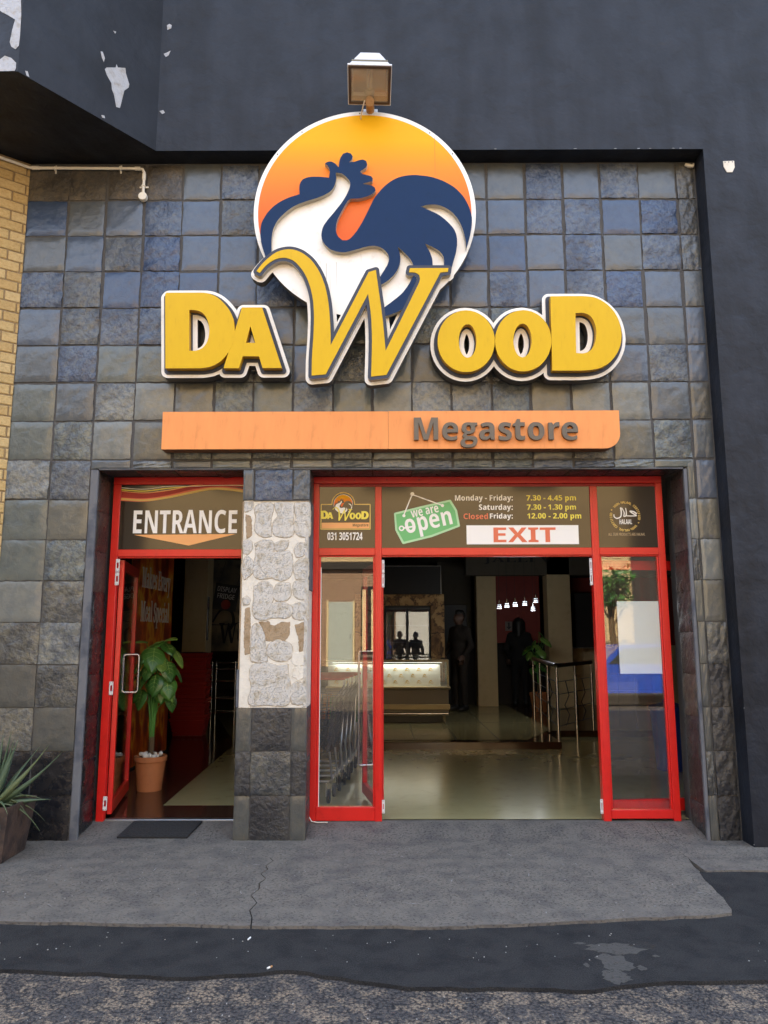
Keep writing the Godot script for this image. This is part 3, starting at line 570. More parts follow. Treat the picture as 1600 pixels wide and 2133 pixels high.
	M.bronze = mat(0.105, 0.085, 0.062, 0.42, {"tri": 1.4, "tex": T.faint})
	M.pvc = mat(0.72, 0.68, 0.58, 0.4)
	M.rust = mat(0.42, 0.24, 0.10, 0.75, {"tri": 5.0, "tex": T.dirt, "bump": T.fine_h, "h": 0.2})
	M.lamp_white = mat(0.68, 0.69, 0.71, 0.45, {"tri": 3.0, "tex": T.faint})
	M.lamp_frame = mat(0.055, 0.035, 0.026, 0.5)
	M.lamp_inside = mat(0.40, 0.33, 0.22, 0.35, {"metal": 0.6})
	M.tube_white = mat(0.70, 0.64, 0.52, 0.4)
	M.chrome = mat(0.62, 0.61, 0.58, 0.18, {"metal": 1.0})
	M.steel = mat(0.50, 0.50, 0.49, 0.35, {"metal": 1.0})
	M.hinge = mat(0.62, 0.62, 0.60, 0.45)
	M.black = mat(0.012, 0.012, 0.012, 0.5)
	M.black_rubber = mat(0.020, 0.019, 0.018, 0.75, {"tri": 3.0, "tex": T.tar_c, "bump": T.fine_h, "h": 0.2})
	M.floor_beige = mat(0.33, 0.285, 0.135, 0.17, {"tri": 0.8, "tex": T.faint})
	M.floor_brown = mat(0.045, 0.020, 0.012, 0.12, {"tri": 0.8, "tex": T.faint})
	M.joint = mat(0.05, 0.043, 0.03, 0.7)
	M.cream = mat(0.60, 0.48, 0.27, 0.7, {"tri": 0.8, "tex": T.faint})
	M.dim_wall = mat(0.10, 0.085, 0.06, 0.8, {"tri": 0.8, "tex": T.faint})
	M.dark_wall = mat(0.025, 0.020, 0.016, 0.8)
	M.red_wall = mat(0.24, 0.022, 0.012, 0.6, {"tri": 0.8, "tex": T.faint})
	M.terracotta = mat(0.46, 0.165, 0.058, 0.65, {"tri": 3.0, "tex": T.faint})
	M.pebble = mat(0.66, 0.64, 0.60, 0.6, {"tri": 6.0, "tex": T.dirt})
	M.leaf = [mat(0.040, 0.13, 0.022, 0.34, {"back": Color(0.15, 0.25, 0.05)}), mat(0.060, 0.18, 0.028, 0.36, {"back": Color(0.15, 0.25, 0.05)}), mat(0.14, 0.26, 0.05, 0.4, {"back": Color(0.2, 0.28, 0.06)})]
	M.vein = mat(0.40, 0.52, 0.14, 0.5)
	M.stalk = mat(0.07, 0.22, 0.035, 0.5)
	M.bark = mat(0.13, 0.085, 0.045, 0.8, {"tri": 8.0, "tex": T.dirt, "bump": T.fine_h, "h": 0.4})
	M.basket_red = mat(0.40, 0.012, 0.012, 0.4)
	M.metal_dark = mat(0.05, 0.055, 0.065, 0.4, {"metal": 0.6})
	M.aloe = [mat(0.085, 0.135, 0.075, 0.5), mat(0.110, 0.160, 0.095, 0.5), mat(0.14, 0.18, 0.085, 0.5)]
	M.planter = mat(0.060, 0.036, 0.026, 0.6, {"tri": 2.0, "tex": T.wear, "bump": T.plaster_h, "h": 0.3})
	M.soil = mat(0.06, 0.04, 0.025, 0.95, {"tri": 6.0, "tex": T.dirt})
	M.skin = mat(0.115, 0.062, 0.042, 0.55)
	M.wood = mat(0.9, 0.9, 0.9, 0.5, {"tri": 0.9, "tex": T.wood})
	M.wood_rail = mat(0.10, 0.055, 0.025, 0.4, {"tri": 3.0, "tex": T.wood})
	M.flame_print = mat(0.9, 0.9, 0.9, 0.3, {"tri": Vector3(0.9, 0.45, 0.9), "tex": T.flame})

func gy(z: float) -> float:
	# height of the pavement: a short ramp up to the thresholds, then a gentle fall to the street
	if z <= -0.33: return 0.068
	if z < 0.0: return lerpf(0.004, 0.068, -z / 0.33)
	if z < 0.17: return 0.004
	return 0.004 - 0.016 * (z - 0.17)

func sheet(poly: Array, off: float, thick: float) -> ArrayMesh:
	# a slab on the pavement: outline in x and z, its top off above gy
	var p := PackedVector2Array(poly)
	if Geometry2D.is_polygon_clockwise(p): p.reverse()
	var idx := Geometry2D.triangulate_polygon(p)
	var s := st()
	for k in idx.size() / 3:
		var t := []
		for e in 3:
			var q := p[idx[3 * k + e]]
			t.append(Vector3(q.x, gy(q.y) + off, q.y))
		tri(s, t[0], t[1], t[2], Vector3.UP)
	for i in p.size():
		var a := p[i]
		var b := p[(i + 1) % p.size()]
		var e := (b - a).normalized()
		var A := Vector3(a.x, gy(a.y) + off, a.y)
		var B := Vector3(b.x, gy(b.y) + off, b.y)
		quad(s, A, B, B - Vector3(0, thick, 0), A - Vector3(0, thick, 0), Vector3(e.y, 0, -e.x))
	return s.commit()

func wob(a: Vector2, b: Vector2, n: int, amp: float, sd: int) -> Array:
	# an uneven line from a to b, without its last point
	var r := RandomNumberGenerator.new()
	r.seed = sd
	var out := []
	var side := (b - a).normalized().orthogonal()
	for i in n:
		var t := float(i) / n
		out.append(a.lerp(b, t) + side * (r.randf_range(-amp, amp) if i > 0 else 0.0))
	return out

func make_ground() -> void:
	var s := st()
	quad(s, Vector3(-300, -0.6, -300), Vector3(300, -0.6, -300), Vector3(300, -0.6, 300), Vector3(-300, -0.6, 300), Vector3.UP)
	structure("ground", s.commit(), mat(0.12, 0.11, 0.09, 0.95))
	# the street: worn aggregate, one sheet from the shop to the far pavement
	s = st()
	var zs := [-0.36, -0.33, 0.0, 0.17, 3.0, 6.0, 10.0, 14.2]
	for i in zs.size() - 1:
		quad(s, Vector3(-60, gy(zs[i]) - 0.030, zs[i]), Vector3(60, gy(zs[i]) - 0.030, zs[i]), Vector3(60, gy(zs[i + 1]) - 0.030, zs[i + 1]), Vector3(-60, gy(zs[i + 1]) - 0.030, zs[i + 1]), Vector3.UP)
	structure("street", s.commit(), M.road)
	# tar strip between the slab and the old surface
	var edge := [Vector2(-4.5, 2.06)] + wob(Vector2(-3.2, 2.05), Vector2(-1.81, 2.09), 9, 0.012, 1) + wob(Vector2(-1.81, 2.09), Vector2(-0.89, 2.17), 8, 0.012, 2) + wob(Vector2(-0.89, 2.17), Vector2(-0.45, 2.10), 6, 0.012, 3) + wob(Vector2(-0.45, 2.10), Vector2(0.09, 2.268), 7, 0.012, 4) + wob(Vector2(0.09, 2.268), Vector2(0.92, 2.29), 9, 0.012, 5) + wob(Vector2(0.92, 2.29), Vector2(1.28, 2.21), 5, 0.012, 6) + wob(Vector2(1.28, 2.21), Vector2(3.4, 2.20), 14, 0.012, 7) + [Vector2(5.0, 2.2)]
	var strip: Array = edge.duplicate()
	strip += [Vector2(5.0, 0.66), Vector2(3.5, 0.65)] + wob(Vector2(2.9, 0.66), Vector2(2.10, 0.69), 5, 0.012, 8) + [Vector2(1.7, 0.70), Vector2(1.6, 1.3), Vector2(-4.5, 1.4)]
	structure("asphalt_strip", sheet(strip, -0.012, 0.03), M.tar)
	# the concrete slab in front of the doors, cracked in two
	var crack := [Vector2(-0.800, 0.428), Vector2(-0.765, 0.50), Vector2(-0.80, 0.60), Vector2(-0.775, 0.68), Vector2(-0.805, 0.77), Vector2(-0.758, 0.86), Vector2(-0.785, 0.95), Vector2(-0.77, 1.05), Vector2(-0.80, 1.16), Vector2(-0.745, 1.28), Vector2(-0.765, 1.40), Vector2(-0.735, 1.50), Vector2(-0.72, 1.615)]
	var left := [Vector2(-4.5, 0.425)]
	for p in crack: left.append(p - Vector2(0.0035, 0))
	left += wob(Vector2(-0.724, 1.615), Vector2(-2.08, 1.55), 16, 0.010, 11) + wob(Vector2(-2.08, 1.55), Vector2(-4.5, 1.50), 12, 0.010, 12) + [Vector2(-4.5, 1.5)]
	var right := []
	for p in crack: right.append(p + Vector2(0.0035, 0))
	right += wob(Vector2(-0.716, 1.615), Vector2(0.4, 1.625), 13, 0.010, 13) + wob(Vector2(0.4, 1.625), Vector2(1.86, 1.455), 16, 0.010, 14) + [Vector2(1.90, 1.43)] + wob(Vector2(1.92, 1.38), Vector2(1.98, 0.93), 5, 0.010, 15) + wob(Vector2(1.97, 0.90), Vector2(2.04, 0.46), 5, 0.010, 16) + [Vector2(2.045, 0.425), Vector2(0.6, 0.431)]
	var slab := Node3D.new()
	slab.name = "concrete_slab"
	slab.set_meta("kind", "structure")
	add_child(slab)
	mi("slab_piece", sheet(left, 0.004, 0.035), M.concrete, slab)
	mi("slab_piece", sheet(right, 0.004, 0.035), M.concrete, slab)
	# the older strip along the wall and the ramp into the doorways
	s = st()
	zs = [-0.36, -0.33, 0.0, 0.17, 0.421]
	for i in zs.size() - 1:
		quad(s, Vector3(-4.5, gy(zs[i]), zs[i]), Vector3(2.043, gy(zs[i]), zs[i]), Vector3(2.043, gy(zs[i + 1]), zs[i + 1]), Vector3(-4.5, gy(zs[i + 1]), zs[i + 1]), Vector3.UP)
		quad(s, Vector3(2.049, gy(zs[i]) - 0.002, zs[i]), Vector3(5, gy(zs[i]) - 0.002, zs[i]), Vector3(5, gy(zs[i + 1]) - 0.002, zs[i + 1]), Vector3(2.049, gy(zs[i + 1]) - 0.002, zs[i + 1]), Vector3.UP)
	mi("wall_strip", s.commit(), M.concrete, slab)
	mi("slab_piece", sheet([Vector2(2.049, 0.425), Vector2(5, 0.425), Vector2(5, 0.65)] + wob(Vector2(3.5, 0.655), Vector2(2.10, 0.69), 8, 0.012, 18) + [Vector2(2.055, 0.69)], -0.002, 0.03), M.concrete, slab)
	add_scuffs(slab)
	# worn patch where the old surface shows through the tar
	var wr := RandomNumberGenerator.new()
	wr.seed = 77
	for q in [[1.13, 1.86, 0.15, 0.075], [1.08, 2.03, 0.085, 0.12], [1.04, 2.17, 0.075, 0.075], [1.27, 1.84, 0.06, 0.03], [0.97, 1.80, 0.03, 0.018], [1.19, 2.08, 0.022, 0.03], [0.94, 2.05, 0.015, 0.025], [1.30, 1.95, 0.02, 0.012]]:
		var ring := []
		for k in 26:
			var a := TAU * k / 26
			ring.append(Vector2(q[0] + cos(a) * q[2] * wr.randf_range(0.62, 1.12), q[1] + sin(a) * q[3] * wr.randf_range(0.62, 1.12)))
		mi("worn_patch", sheet(ring, -0.0108 - 0.0002 * wr.randf(), 0.004), M.worn, slab)

func add_scuffs(slab: Node3D) -> void:
	# pale scrapes on the concrete
	var r := RandomNumberGenerator.new()
	r.seed = 5
	var s := st()
	for k in 46:
		var a := Vector2(r.randf_range(-2.2, 1.9), r.randf_range(0.46, 1.45))
		if k % 2: a = Vector2(r.randf_range(-0.9, 1.2), r.randf_range(0.18, 0.40))
		var d := Vector2.from_angle(r.randf_range(-0.5, 1.9)) * r.randf_range(0.015, 0.09)
		var n := d.normalized().orthogonal() * r.randf_range(0.0008, 0.0022)
		var y := 0.0056 if a.y > 0.43 else 0.0014
		var p := []
		for q in [a - n * 0.3, a + d * 0.5 - n, a + d, a + d * 0.5 + n]: p.append(Vector3(q.x, gy(q.y) + y, q.y))
		quad(s, p[0], p[1], p[2], p[3], Vector3.UP)
	var o := mi("scuff_marks", s.commit(), mat(0.36, 0.35, 0.33, 0.85), slab)
	o.set_meta("kind", "stuff")

func make_painted_wall() -> void:
	var w := thing("painted_wall", "tall charcoal painted plaster wall with flaking paint above and right of the shopfront", "wall")
	mi("front_wall", ext(PackedVector2Array([Vector2(-1.902, 5.46), Vector2(2.62, 5.46), Vector2(2.62, -0.15), Vector2(7.0, -0.15), Vector2(7.0, 9.0), Vector2(-1.902, 9.0)]), [], -0.45, 0.17, M.black_wall, M.black_wall), null, w)
	var s := st()
	# bay that juts out over the left corner
	var bay := PackedVector2Array([Vector2(-1.902, 0.17), Vector2(-2.615, 1.08), Vector2(-8.0, 1.08), Vector2(-8.0, -0.4), Vector2(-1.902, -0.4)])
	for i in 3:
		var a := bay[i]
		var b := bay[i + 1]
		var e := (b - a).normalized()
		var n := Vector3(-e.y, 0, e.x)
		if n.z < 0: n = -n
		quad(s, Vector3(a.x, 5.46, a.y), Vector3(b.x, 5.46, b.y), Vector3(b.x, 9, b.y), Vector3(a.x, 9, a.y), n)
	mi("bay_wall", s.commit(), M.black_wall, w)
	s = st()
	for t in [[0, 1, 4], [1, 2, 3], [1, 3, 4]]:
		tri(s, Vector3(bay[t[0]].x, 5.461, bay[t[0]].y), Vector3(bay[t[1]].x, 5.461, bay[t[1]].y), Vector3(bay[t[2]].x, 5.461, bay[t[2]].y), Vector3.DOWN)
	mi("soffit", s.commit(), M.black_wall, w)
	mi("roof", boxm(Vector3(-8, 9.0, -16), Vector3(7.0, 9.15, 1.0)), M.dark_wall, w)
	s = st()
	box(s, Vector3(-8, 5.0, -16), Vector3(-7.8, 9.0, -0.42))
	box(s, Vector3(6.8, -0.15, -16), Vector3(7.0, 9.0, -0.42))
	box(s, Vector3(-8, -0.15, -16.2), Vector3(7.0, 9.0, -16))
	mi("rear_wall", s.commit(), M.dark_wall, w)
	# patches where the paint has come away; local axes along the bay's slanted face
	var A := Vector3(-1.902, 0, 0.17)
	var along := Vector3(-0.713, 0, 0.91).normalized()
	var out := Vector3(0.91, 0, 0.713).normalized()
	var on_bay := Transform3D(Basis(-along, Vector3.UP, out), A)
	for f in FLAKE_BAY:
		var o := mi("peeled_patch", ext(v2(f), [], 0.0, 0.0025, M.bare, M.paint_edge), null, w)
		o.transform = on_bay
	for f in FLAKE_FRONT: mi("peeled_patch", ext(shift(v2(f), Vector2(-0.012, 0)), [], 1.0795, 1.083, M.bare, M.paint_edge), null, w)
	for f in FLAKE_UPPER: mi("peeled_patch", ext(shift(v2(f), Vector2(0.065, 0)), [], 0.1695, 0.1725, M.bare, M.paint_edge), null, w)
	# chips along the arris of the recess
	for k in 26:
		var y := pow(rng.randf(), 2.2) * 1.1 - 0.0
		var r := rng.randf_range(0.002, 0.006) * (1.7 if y < 0.12 else 1.0)
		var p := PackedVector2Array()
		for q in 6: p.append(Vector2(cos(TAU * q / 6), sin(TAU * q / 6) * 1.3) * r * rng.randf_range(0.5, 1.1))
		var o := mi("paint_chip", ext(p, [], -0.001, 0.0012, M.chip, M.chip), null, w)
		o.position = Vector3(2.622 + absf(rng.randfn(0.0, 0.02)), 0.012 + y, 0.168)
	for k in 7:
		var p := PackedVector2Array()
		for q in 6: p.append(Vector2(cos(TAU * q / 6) * 2.0, sin(TAU * q / 6) * 0.5) * rng.randf_range(0.003, 0.008))
		var o := mi("paint_chip", ext(p, [], -0.001, 0.0012, M.bare, M.bare), null, w)
		o.position = Vector3(rng.randf_range(0.9, 2.5), 5.466, 0.17)

var slate_kinds := []

func slate_mesh(sd: int, rough: float) -> ArrayMesh:
	# one cleft slate, 1 x 1, front face near z = 0, edges turned back
	var n := 10
	var f := FastNoiseLite.new()
	f.seed = sd
	f.frequency = 1.6
	f.fractal_octaves = 4
	f.domain_warp_enabled = true
	f.domain_warp_amplitude = 0.4
	var r := RandomNumberGenerator.new()
	r.seed = sd
	var tilt := Vector2(r.randf_range(-1, 1), r.randf_range(-1, 1)) * 0.003
	var g := []
	for j in n + 1:
		var row := []
		for i in n + 1:
			var u := float(i) / n - 0.5
			var v := float(j) / n - 0.5
			var rim: bool = i == 0 or j == 0 or i == n or j == n
			var z := f.get_noise_2d(u * 2.0, v * 2.0) * 0.012 * rough + tilt.x * u + tilt.y * v
			z += (0.004 * rough if f.get_noise_2d(u * 1.1 + 9.0, v * 1.1) > 0.05 else 0.0)
			if rim:
				z -= 0.006
				var wv := f.get_noise_2d(u * 3.0 + 30.0, v * 3.0) * 0.022
				if i == 0 or i == n: u += wv
				if j == 0 or j == n: v += wv
			row.append(Vector3(u, v, z))
		g.append(row)
	var s := st()
	s.set_smooth_group(0)
	for j in n:
		for i in n:
			for t in [[g[j][i], g[j + 1][i + 1], g[j][i + 1]], [g[j][i], g[j + 1][i], g[j + 1][i + 1]]]:
				for p in t: s.add_vertex(p)
	s.set_smooth_group(1)
	var ring := []
	for i in n: ring.append(g[0][i])
	for j in n: ring.append(g[j][n])
	for i in n: ring.append(g[n][n - i])
	for j in n: ring.append(g[n - j][0])
	for i in ring.size():
		var a: Vector3 = ring[i]
		var b: Vector3 = ring[(i + 1) % ring.size()]
		var a2 := Vector3(a.x, a.y, -0.02)
		var b2 := Vector3(b.x, b.y, -0.02)
		for p in [a, b, b2, a, b2, a2]: s.add_vertex(p)
	s.generate_normals()
	return s.commit()

func slate(parent: Node, x0: float, x1: float, y0: float, y1: float, m: Material, gap := 0.013, at := Transform3D()) -> MeshInstance3D:
	var rough := rng.randf() < 0.42
	var which: int = M.slate.find(m)
	if which >= 0 and not rough: m = M.slate_smooth[which]
	var o := mi("slate_tile", slate_kinds[(rng.randi() % 7) * 2 + (1 if rough else 0)], m, parent)
	var g := [gap * rng.randf_range(0.3, 1.3), gap * rng.randf_range(0.3, 1.3), gap * rng.randf_range(0.2, 1.0), gap * rng.randf_range(0.2, 1.0)]
	var w: float = x1 - x0 - g[0] - g[1]
	var h: float = y1 - y0 - g[2] - g[3]
	var b := Basis(Vector3.BACK, rng.randf_range(-0.008, 0.008)) * Basis.from_scale(Vector3(w, h, 1.0))
	o.transform = at * Transform3D(b, Vector3((x0 + g[0] + x1 - g[1]) * 0.5, (y0 + g[2] + y1 - g[3]) * 0.5, rng.randf_range(-0.003, 0.002)))
	return o

func make_slate_wall() -> void:
	for k in 14: slate_kinds.append(slate_mesh(100 + k, [0.15, 0.7, 0.3, 1.1][k % 4]))
	var w := thing("slate_wall", "recessed shopfront wall faced with square grey slate tiles", "wall")
	var s := st()
	box(s, Vector3(-3.6, 2.812, -0.50), Vector3(2.62, 5.46, -0.012))
	box(s, Vector3(-3.6, -0.15, -0.50), Vector3(-2.302, 2.812, -0.012))
	box(s, Vector3(2.372, -0.15, -0.45), Vector3(2.62, 2.812, -0.012))
	mi("grout_bed", s.commit(), M.grout, w)
	var xs := [-3.03, -2.671]
	for j in range(1, 17): xs.append(-2.671 + 0.32 * j)
	xs.append(2.619)
	for k in range(-1, 8):
		var y1 := 5.12 - 0.32 * k if k >= 0 else 5.452
		var y0 := 5.12 - 0.32 * (k + 1)
		for j in xs.size() - 1:
			var x0: float = xs[j]
			var x1: float = xs[j + 1]
			var yy0 := y0
			if k == 7:
				if x0 > -2.4 and x1 < 2.45: yy0 = 2.802
				if j == 17: x0 = 2.449
			var m: Material = M.slate[[0, 0, 5, 1, 0, 7][rng.randi() % 6]]  # upper rows bluer: sky reflection put into the tile colour
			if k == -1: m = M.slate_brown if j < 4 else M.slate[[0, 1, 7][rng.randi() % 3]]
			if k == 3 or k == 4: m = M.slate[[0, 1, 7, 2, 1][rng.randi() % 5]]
			if k >= 5: m = M.slate[[1, 2, 2, 4, 3][rng.randi() % 5]]
			if j == 17: m = M.slate[[7, 1, 6][rng.randi() % 3]]
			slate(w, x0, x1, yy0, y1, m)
	for k in range(7, 16):
		var y1 := 5.12 - 0.32 * k
		var y0 := y1 - 0.32
		if k > 7:
			for j in 2:
				var m: Material = M.slate[[2, 3, 4, 3][rng.randi() % 4]]
				if k >= 12: m = M.slate[[3, 6][rng.randi() % 2]]
				if k >= 14: m = M.slate_black
				slate(w, xs[j], xs[j + 1], maxf(y0, 0.0), y1, m, 0.007)
		var mm: Material = M.slate[[3, 4, 6, 1][rng.randi() % 4]]
		if k >= 12: mm = M.slate_dark if rng.randf() < 0.7 else M.slate[6]
		slate(w, 2.384, 2.449, y0, y1, M.slate[4] if k == 8 else M.slate[3 if k < 12 else 6], 0.006)
		if k > 7: slate(w, 2.449, 2.612, y0, y1, mm, 0.006)
	# trims on the arrises
	s = st()
	box(s, Vector3(-2.349, 0, -0.03), Vector3(-2.288, 2.80, -0.001), 0.004)
	mi("corner_trim", s.commit(), M.trim, w)
	s = st()
	box(s, Vector3(2.358, 0, -0.03), Vector3(2.383, 2.80, -0.001), 0.004)
	mi("corner_trim", s.commit(), M.trim, w)
	mi("drip_trim", boxm(Vector3(-2.288, 2.799, -0.03), Vector3(2.358, 2.811, -0.004), 0.003), M.trim, w)
	# reveals
	var left := Transform3D(Basis(Vector3.UP, PI / 2), Vector3(-2.290, 0, 0))
	var right := Transform3D(Basis(Vector3.UP, -PI / 2), Vector3(2.360, 0, 0))
	for k in 9:
		var y1 := 2.80 - 0.32 * k
		var y0 := maxf(y1 - 0.32, 0.03)
		slate(w, 0.035, 0.325, y0, y1, M.slate_jamb if k < 3 else M.slate_black, 0.004, left)
		slate(w, -0.325, -0.03, y0, y1, [M.slate_jamb, M.slate_brown, M.slate_jamb, M.slate_dark, M.slate_jamb, M.slate_brown, M.slate_dark, M.slate_jamb, M.slate_dark][k], 0.004, right)
	var over := Transform3D(Basis(Vector3.RIGHT, PI / 2), Vector3(0, 2.806, 0))
	for j in 16:
		if xs[j + 1] > -2.3 and xs[j + 1] < 2.37: slate(w, xs[j + 1], minf(xs[j + 2], 2.355), -0.32, -0.035, M.slate_dark, 0.006, over)

func make_pillar() -> void:
	var p := thing("door_pillar", "narrow pillar between the doorways, slate fallen off and white plaster with grey adhesive bare", "pillar")
	mi("core", boxm(Vector3(-1.125, -0.15, -0.40), Vector3(-0.61, 2.81, -0.014), 0.003), M.white_plaster, p)
	mi("grout_bed", boxm(Vector3(-1.132, -0.15, -0.3), Vector3(-0.606, 0.958, -0.011), 0.002), M.grout, p)
	mi("grout_bed", boxm(Vector3(-1.132, 2.552, -0.3), Vector3(-0.606, 2.8115, -0.011), 0.002), M.grout, p)
	var w := [-1.140, -1.022, -0.722, -0.602]
	for k in 3:
		for r in 3: slate(p, w[k], w[k + 1], 0.32 * r, 0.32 * (r + 1), M.slate_dark if (k + r) % 2 else M.slate[6], 0.004)
		slate(p, [-1.138, -1.045, -0.735][k], [-1.050, -0.74, -0.600][k], 2.555, 2.80, M.slate[[1, 0, 1][k]], 0.006)
	mi("broken_tile_edge", boxm(Vector3(-1.05, 2.549, -0.03), Vector3(-0.6, 2.556, -0.003)), M.grout, p)
	mi("render_edge", boxm(Vector3(-1.138, 0.96, -0.035), Vector3(-1.126, 2.545, -0.022), 0.002), M.adhesive_brown, p)
	mi("broken_tile_edge", boxm(Vector3(-0.613, 1.85, -0.30), Vector3(-0.600, 2.55, -0.02), 0.002), M.trim, p)
	mi("broken_tile_edge", boxm(Vector3(-1.147, 0.96, -0.30), Vector3(-1.127, 1.24, -0.018), 0.002), M.trim, p)
	mi("render_strip", boxm(Vector3(-0.638, 0.965, -0.02), Vector3(-0.611, 2.54, -0.009), 0.003), M.adhesive, p)
	for g in [[BLOB_G, M.adhesive, 0.006], [BLOB_B, M.adhesive_brown, 0.004], [BLOB_W, M.white_plaster, 0.005]]:
		for b in g[0]:
			var rag := ragged(grow(v2(b), 0.004), 0.0045)
			var dab := mi("adhesive_patch", dome(rag, -0.0145, g[2] * rng.randf_range(0.8, 1.25)), g[1], p)
			if g[1] == M.adhesive: mi("glue_line", dome(ragged(grow(v2(b), 0.009), 0.003), -0.0145, 0.0012), M.glue, dab)
	# sides of the pillar in the doorways
	for k in 9:
		var y1 := 2.80 - 0.32 * k
		if k < 1 or k > 5:
			slate(p, 0.02, 0.33, maxf(y1 - 0.32, 0.0), y1, M.slate_dark, 0.004, Transform3D(Basis(Vector3.UP, PI / 2), Vector3(-0.602, 0, 0)))
			slate(p, -0.33, -0.02, maxf(y1 - 0.32, 0.0), y1, M.slate_dark, 0.004, Transform3D(Basis(Vector3.UP, -PI / 2), Vector3(-1.135, 0, 0)))

func ragged(p: PackedVector2Array, amp: float) -> PackedVector2Array:
	# the outline with a torn edge
	var out := PackedVector2Array()
	for i in p.size():
		var a := p[i]
		var b := p[(i + 1) % p.size()]
		var n := maxi(1, int(a.distance_to(b) / 0.009))
		for k in n: out.append(a.lerp(b, float(k) / n) + Vector2(rng.randf_range(-amp, amp), rng.randf_range(-amp, amp)) * (1.0 if k else 0.6))
	return out

func dome(p: PackedVector2Array, z: float, h: float) -> ArrayMesh:
	# a trowelled dab: outline p, softly raised by h with a bevelled rim
	var o := ccw(p)
	var inner := grow(o, -0.003)
	if inner.size() < 3: inner = o
	var s := st()
	var idx := Geometry2D.triangulate_polygon(inner)
	for k in idx.size() / 3:
		tri(s, Vector3(inner[idx[3 * k]].x, inner[idx[3 * k]].y, z + h), Vector3(inner[idx[3 * k + 1]].x, inner[idx[3 * k + 1]].y, z + h), Vector3(inner[idx[3 * k + 2]].x, inner[idx[3 * k + 2]].y, z + h), Vector3.BACK)
	for i in inner.size():
		var a := inner[i]
		var b := inner[(i + 1) % inner.size()]
		var e := (b - a).normalized()
		var nn := Vector2(e.y, -e.x)
		if not Geometry2D.is_polygon_clockwise(inner): pass
		var a2 := a + nn * 0.003
		var b2 := b + nn * 0.003
		var n := Vector3(nn.x, nn.y, 0.7).normalized()
		quad(s, Vector3(a.x, a.y, z + h), Vector3(b.x, b.y, z + h), Vector3(b2.x, b2.y, z), Vector3(a2.x, a2.y, z), n)
	return s.commit()

func make_brick_wall() -> void:
	var w := thing("brick_wall", "yellow facebrick wall turning out from the left end of the shopfront", "wall", Vector3(-3.012, 0, 0.0))
	var along := Vector3(-0.785, 0, 0.62).normalized()
	var out := Vector3(0.62, 0, 0.785).normalized()
	w.basis = Basis(-along, Vector3.UP, out)       # local x runs from the street towards the shop, 0 at the corner
	mi("mortar_bed", boxm(Vector3(-3.0, -0.15, -0.22), Vector3(-0.001, 5.455, -0.008)), M.mortar, w)
	var kinds := []
	for k in 4:
		var s := st()
		box(s, Vector3(-0.111, -0.039, -0.05), Vector3(0.111, 0.039, 0.0), 0.004 + 0.001 * k)
		kinds.append(s.commit())
	var rest := st()
	var pitch := 0.0875
	for r in 62:
		var y := r * pitch + 0.044
		if y + 0.04 > 5.455: break
		var x := -0.004
		var first := 0.115 if r % 2 == 0 else 0.018
		var k := 0
		while x > -2.95:
			var l := first if k == 0 else 0.222
			var c := x - l * 0.5
			if k < 3:
				var o := mi("brick", kinds[rng.randi() % 4], M.brick[rng.randi() % 4], w)
				o.position = Vector3(c, y + rng.randf_range(-0.001, 0.001), rng.randf_range(-0.002, 0.001))
				o.scale = Vector3(l / 0.222, 1, 1)
			else:
				box(rest, Vector3(c - l * 0.5, y - 0.039, -0.03), Vector3(c + l * 0.5, y + 0.039, rng.randf_range(-0.002, 0.001)), 0.004)
			x -= l + 0.010
			k += 1
	var o := mi("bricks_beyond", rest.commit(), M.brick[0], w)
	o.set_meta("kind", "stuff")

func shift(p: PackedVector2Array, d: Vector2, k := 1.0) -> PackedVector2Array:
	var o := PackedVector2Array()
	for q in p: o.append(q * k + d)
	return o

func circle(c: Vector2, r: float, n := 96) -> PackedVector2Array:
	var o := PackedVector2Array()
	for i in n: o.append(c + Vector2(cos(TAU * i / n), sin(TAU * i / n)) * r)
	return o

func sunset_material() -> StandardMaterial3D:
	# printed sheet: yellow at the top running to orange below
	var g := Gradient.new()
	g.offsets = PackedFloat32Array([0.0, 0.2, 0.42, 0.66, 1.0])
	g.colors = PackedColorArray([lin(0.78, 0.40, 0.002), lin(0.79, 0.38, 0.005), lin(0.80, 0.25, 0.026), lin(0.76, 0.165, 0.030), lin(0.68, 0.110, 0.022)])
	var t := GradientTexture2D.new()
	t.gradient = g
	t.width = 16
	t.height = 256
	t.fill_from = Vector2(0, 0)
	t.fill_to = Vector2(0, 1)
	var m := StandardMaterial3D.new()
	m.albedo_texture = t
	m.roughness = 0.5
	m.metallic_specular = 0.3
	m.texture_repeat = false
	return m

func sunset_outline(c: Vector2, r: float) -> PackedVector2Array:
	var low := v2(GRADLOW)
	var a0 := (low[0] - c).angle()
	var a1 := (low[low.size() - 1] - c).angle()
	var o := low.duplicate()
	# close over the top of the disc, anticlockwise from the right end to the left end
	if a0 < a1: a0 += TAU
	for i in 61:
		var a := lerpf(a1, a0, i / 60.0)
		o.append(c + Vector2(cos(a), sin(a)) * 1.4)
	return Geometry2D.intersect_polygons(o, circle(c, r, 128))[0]

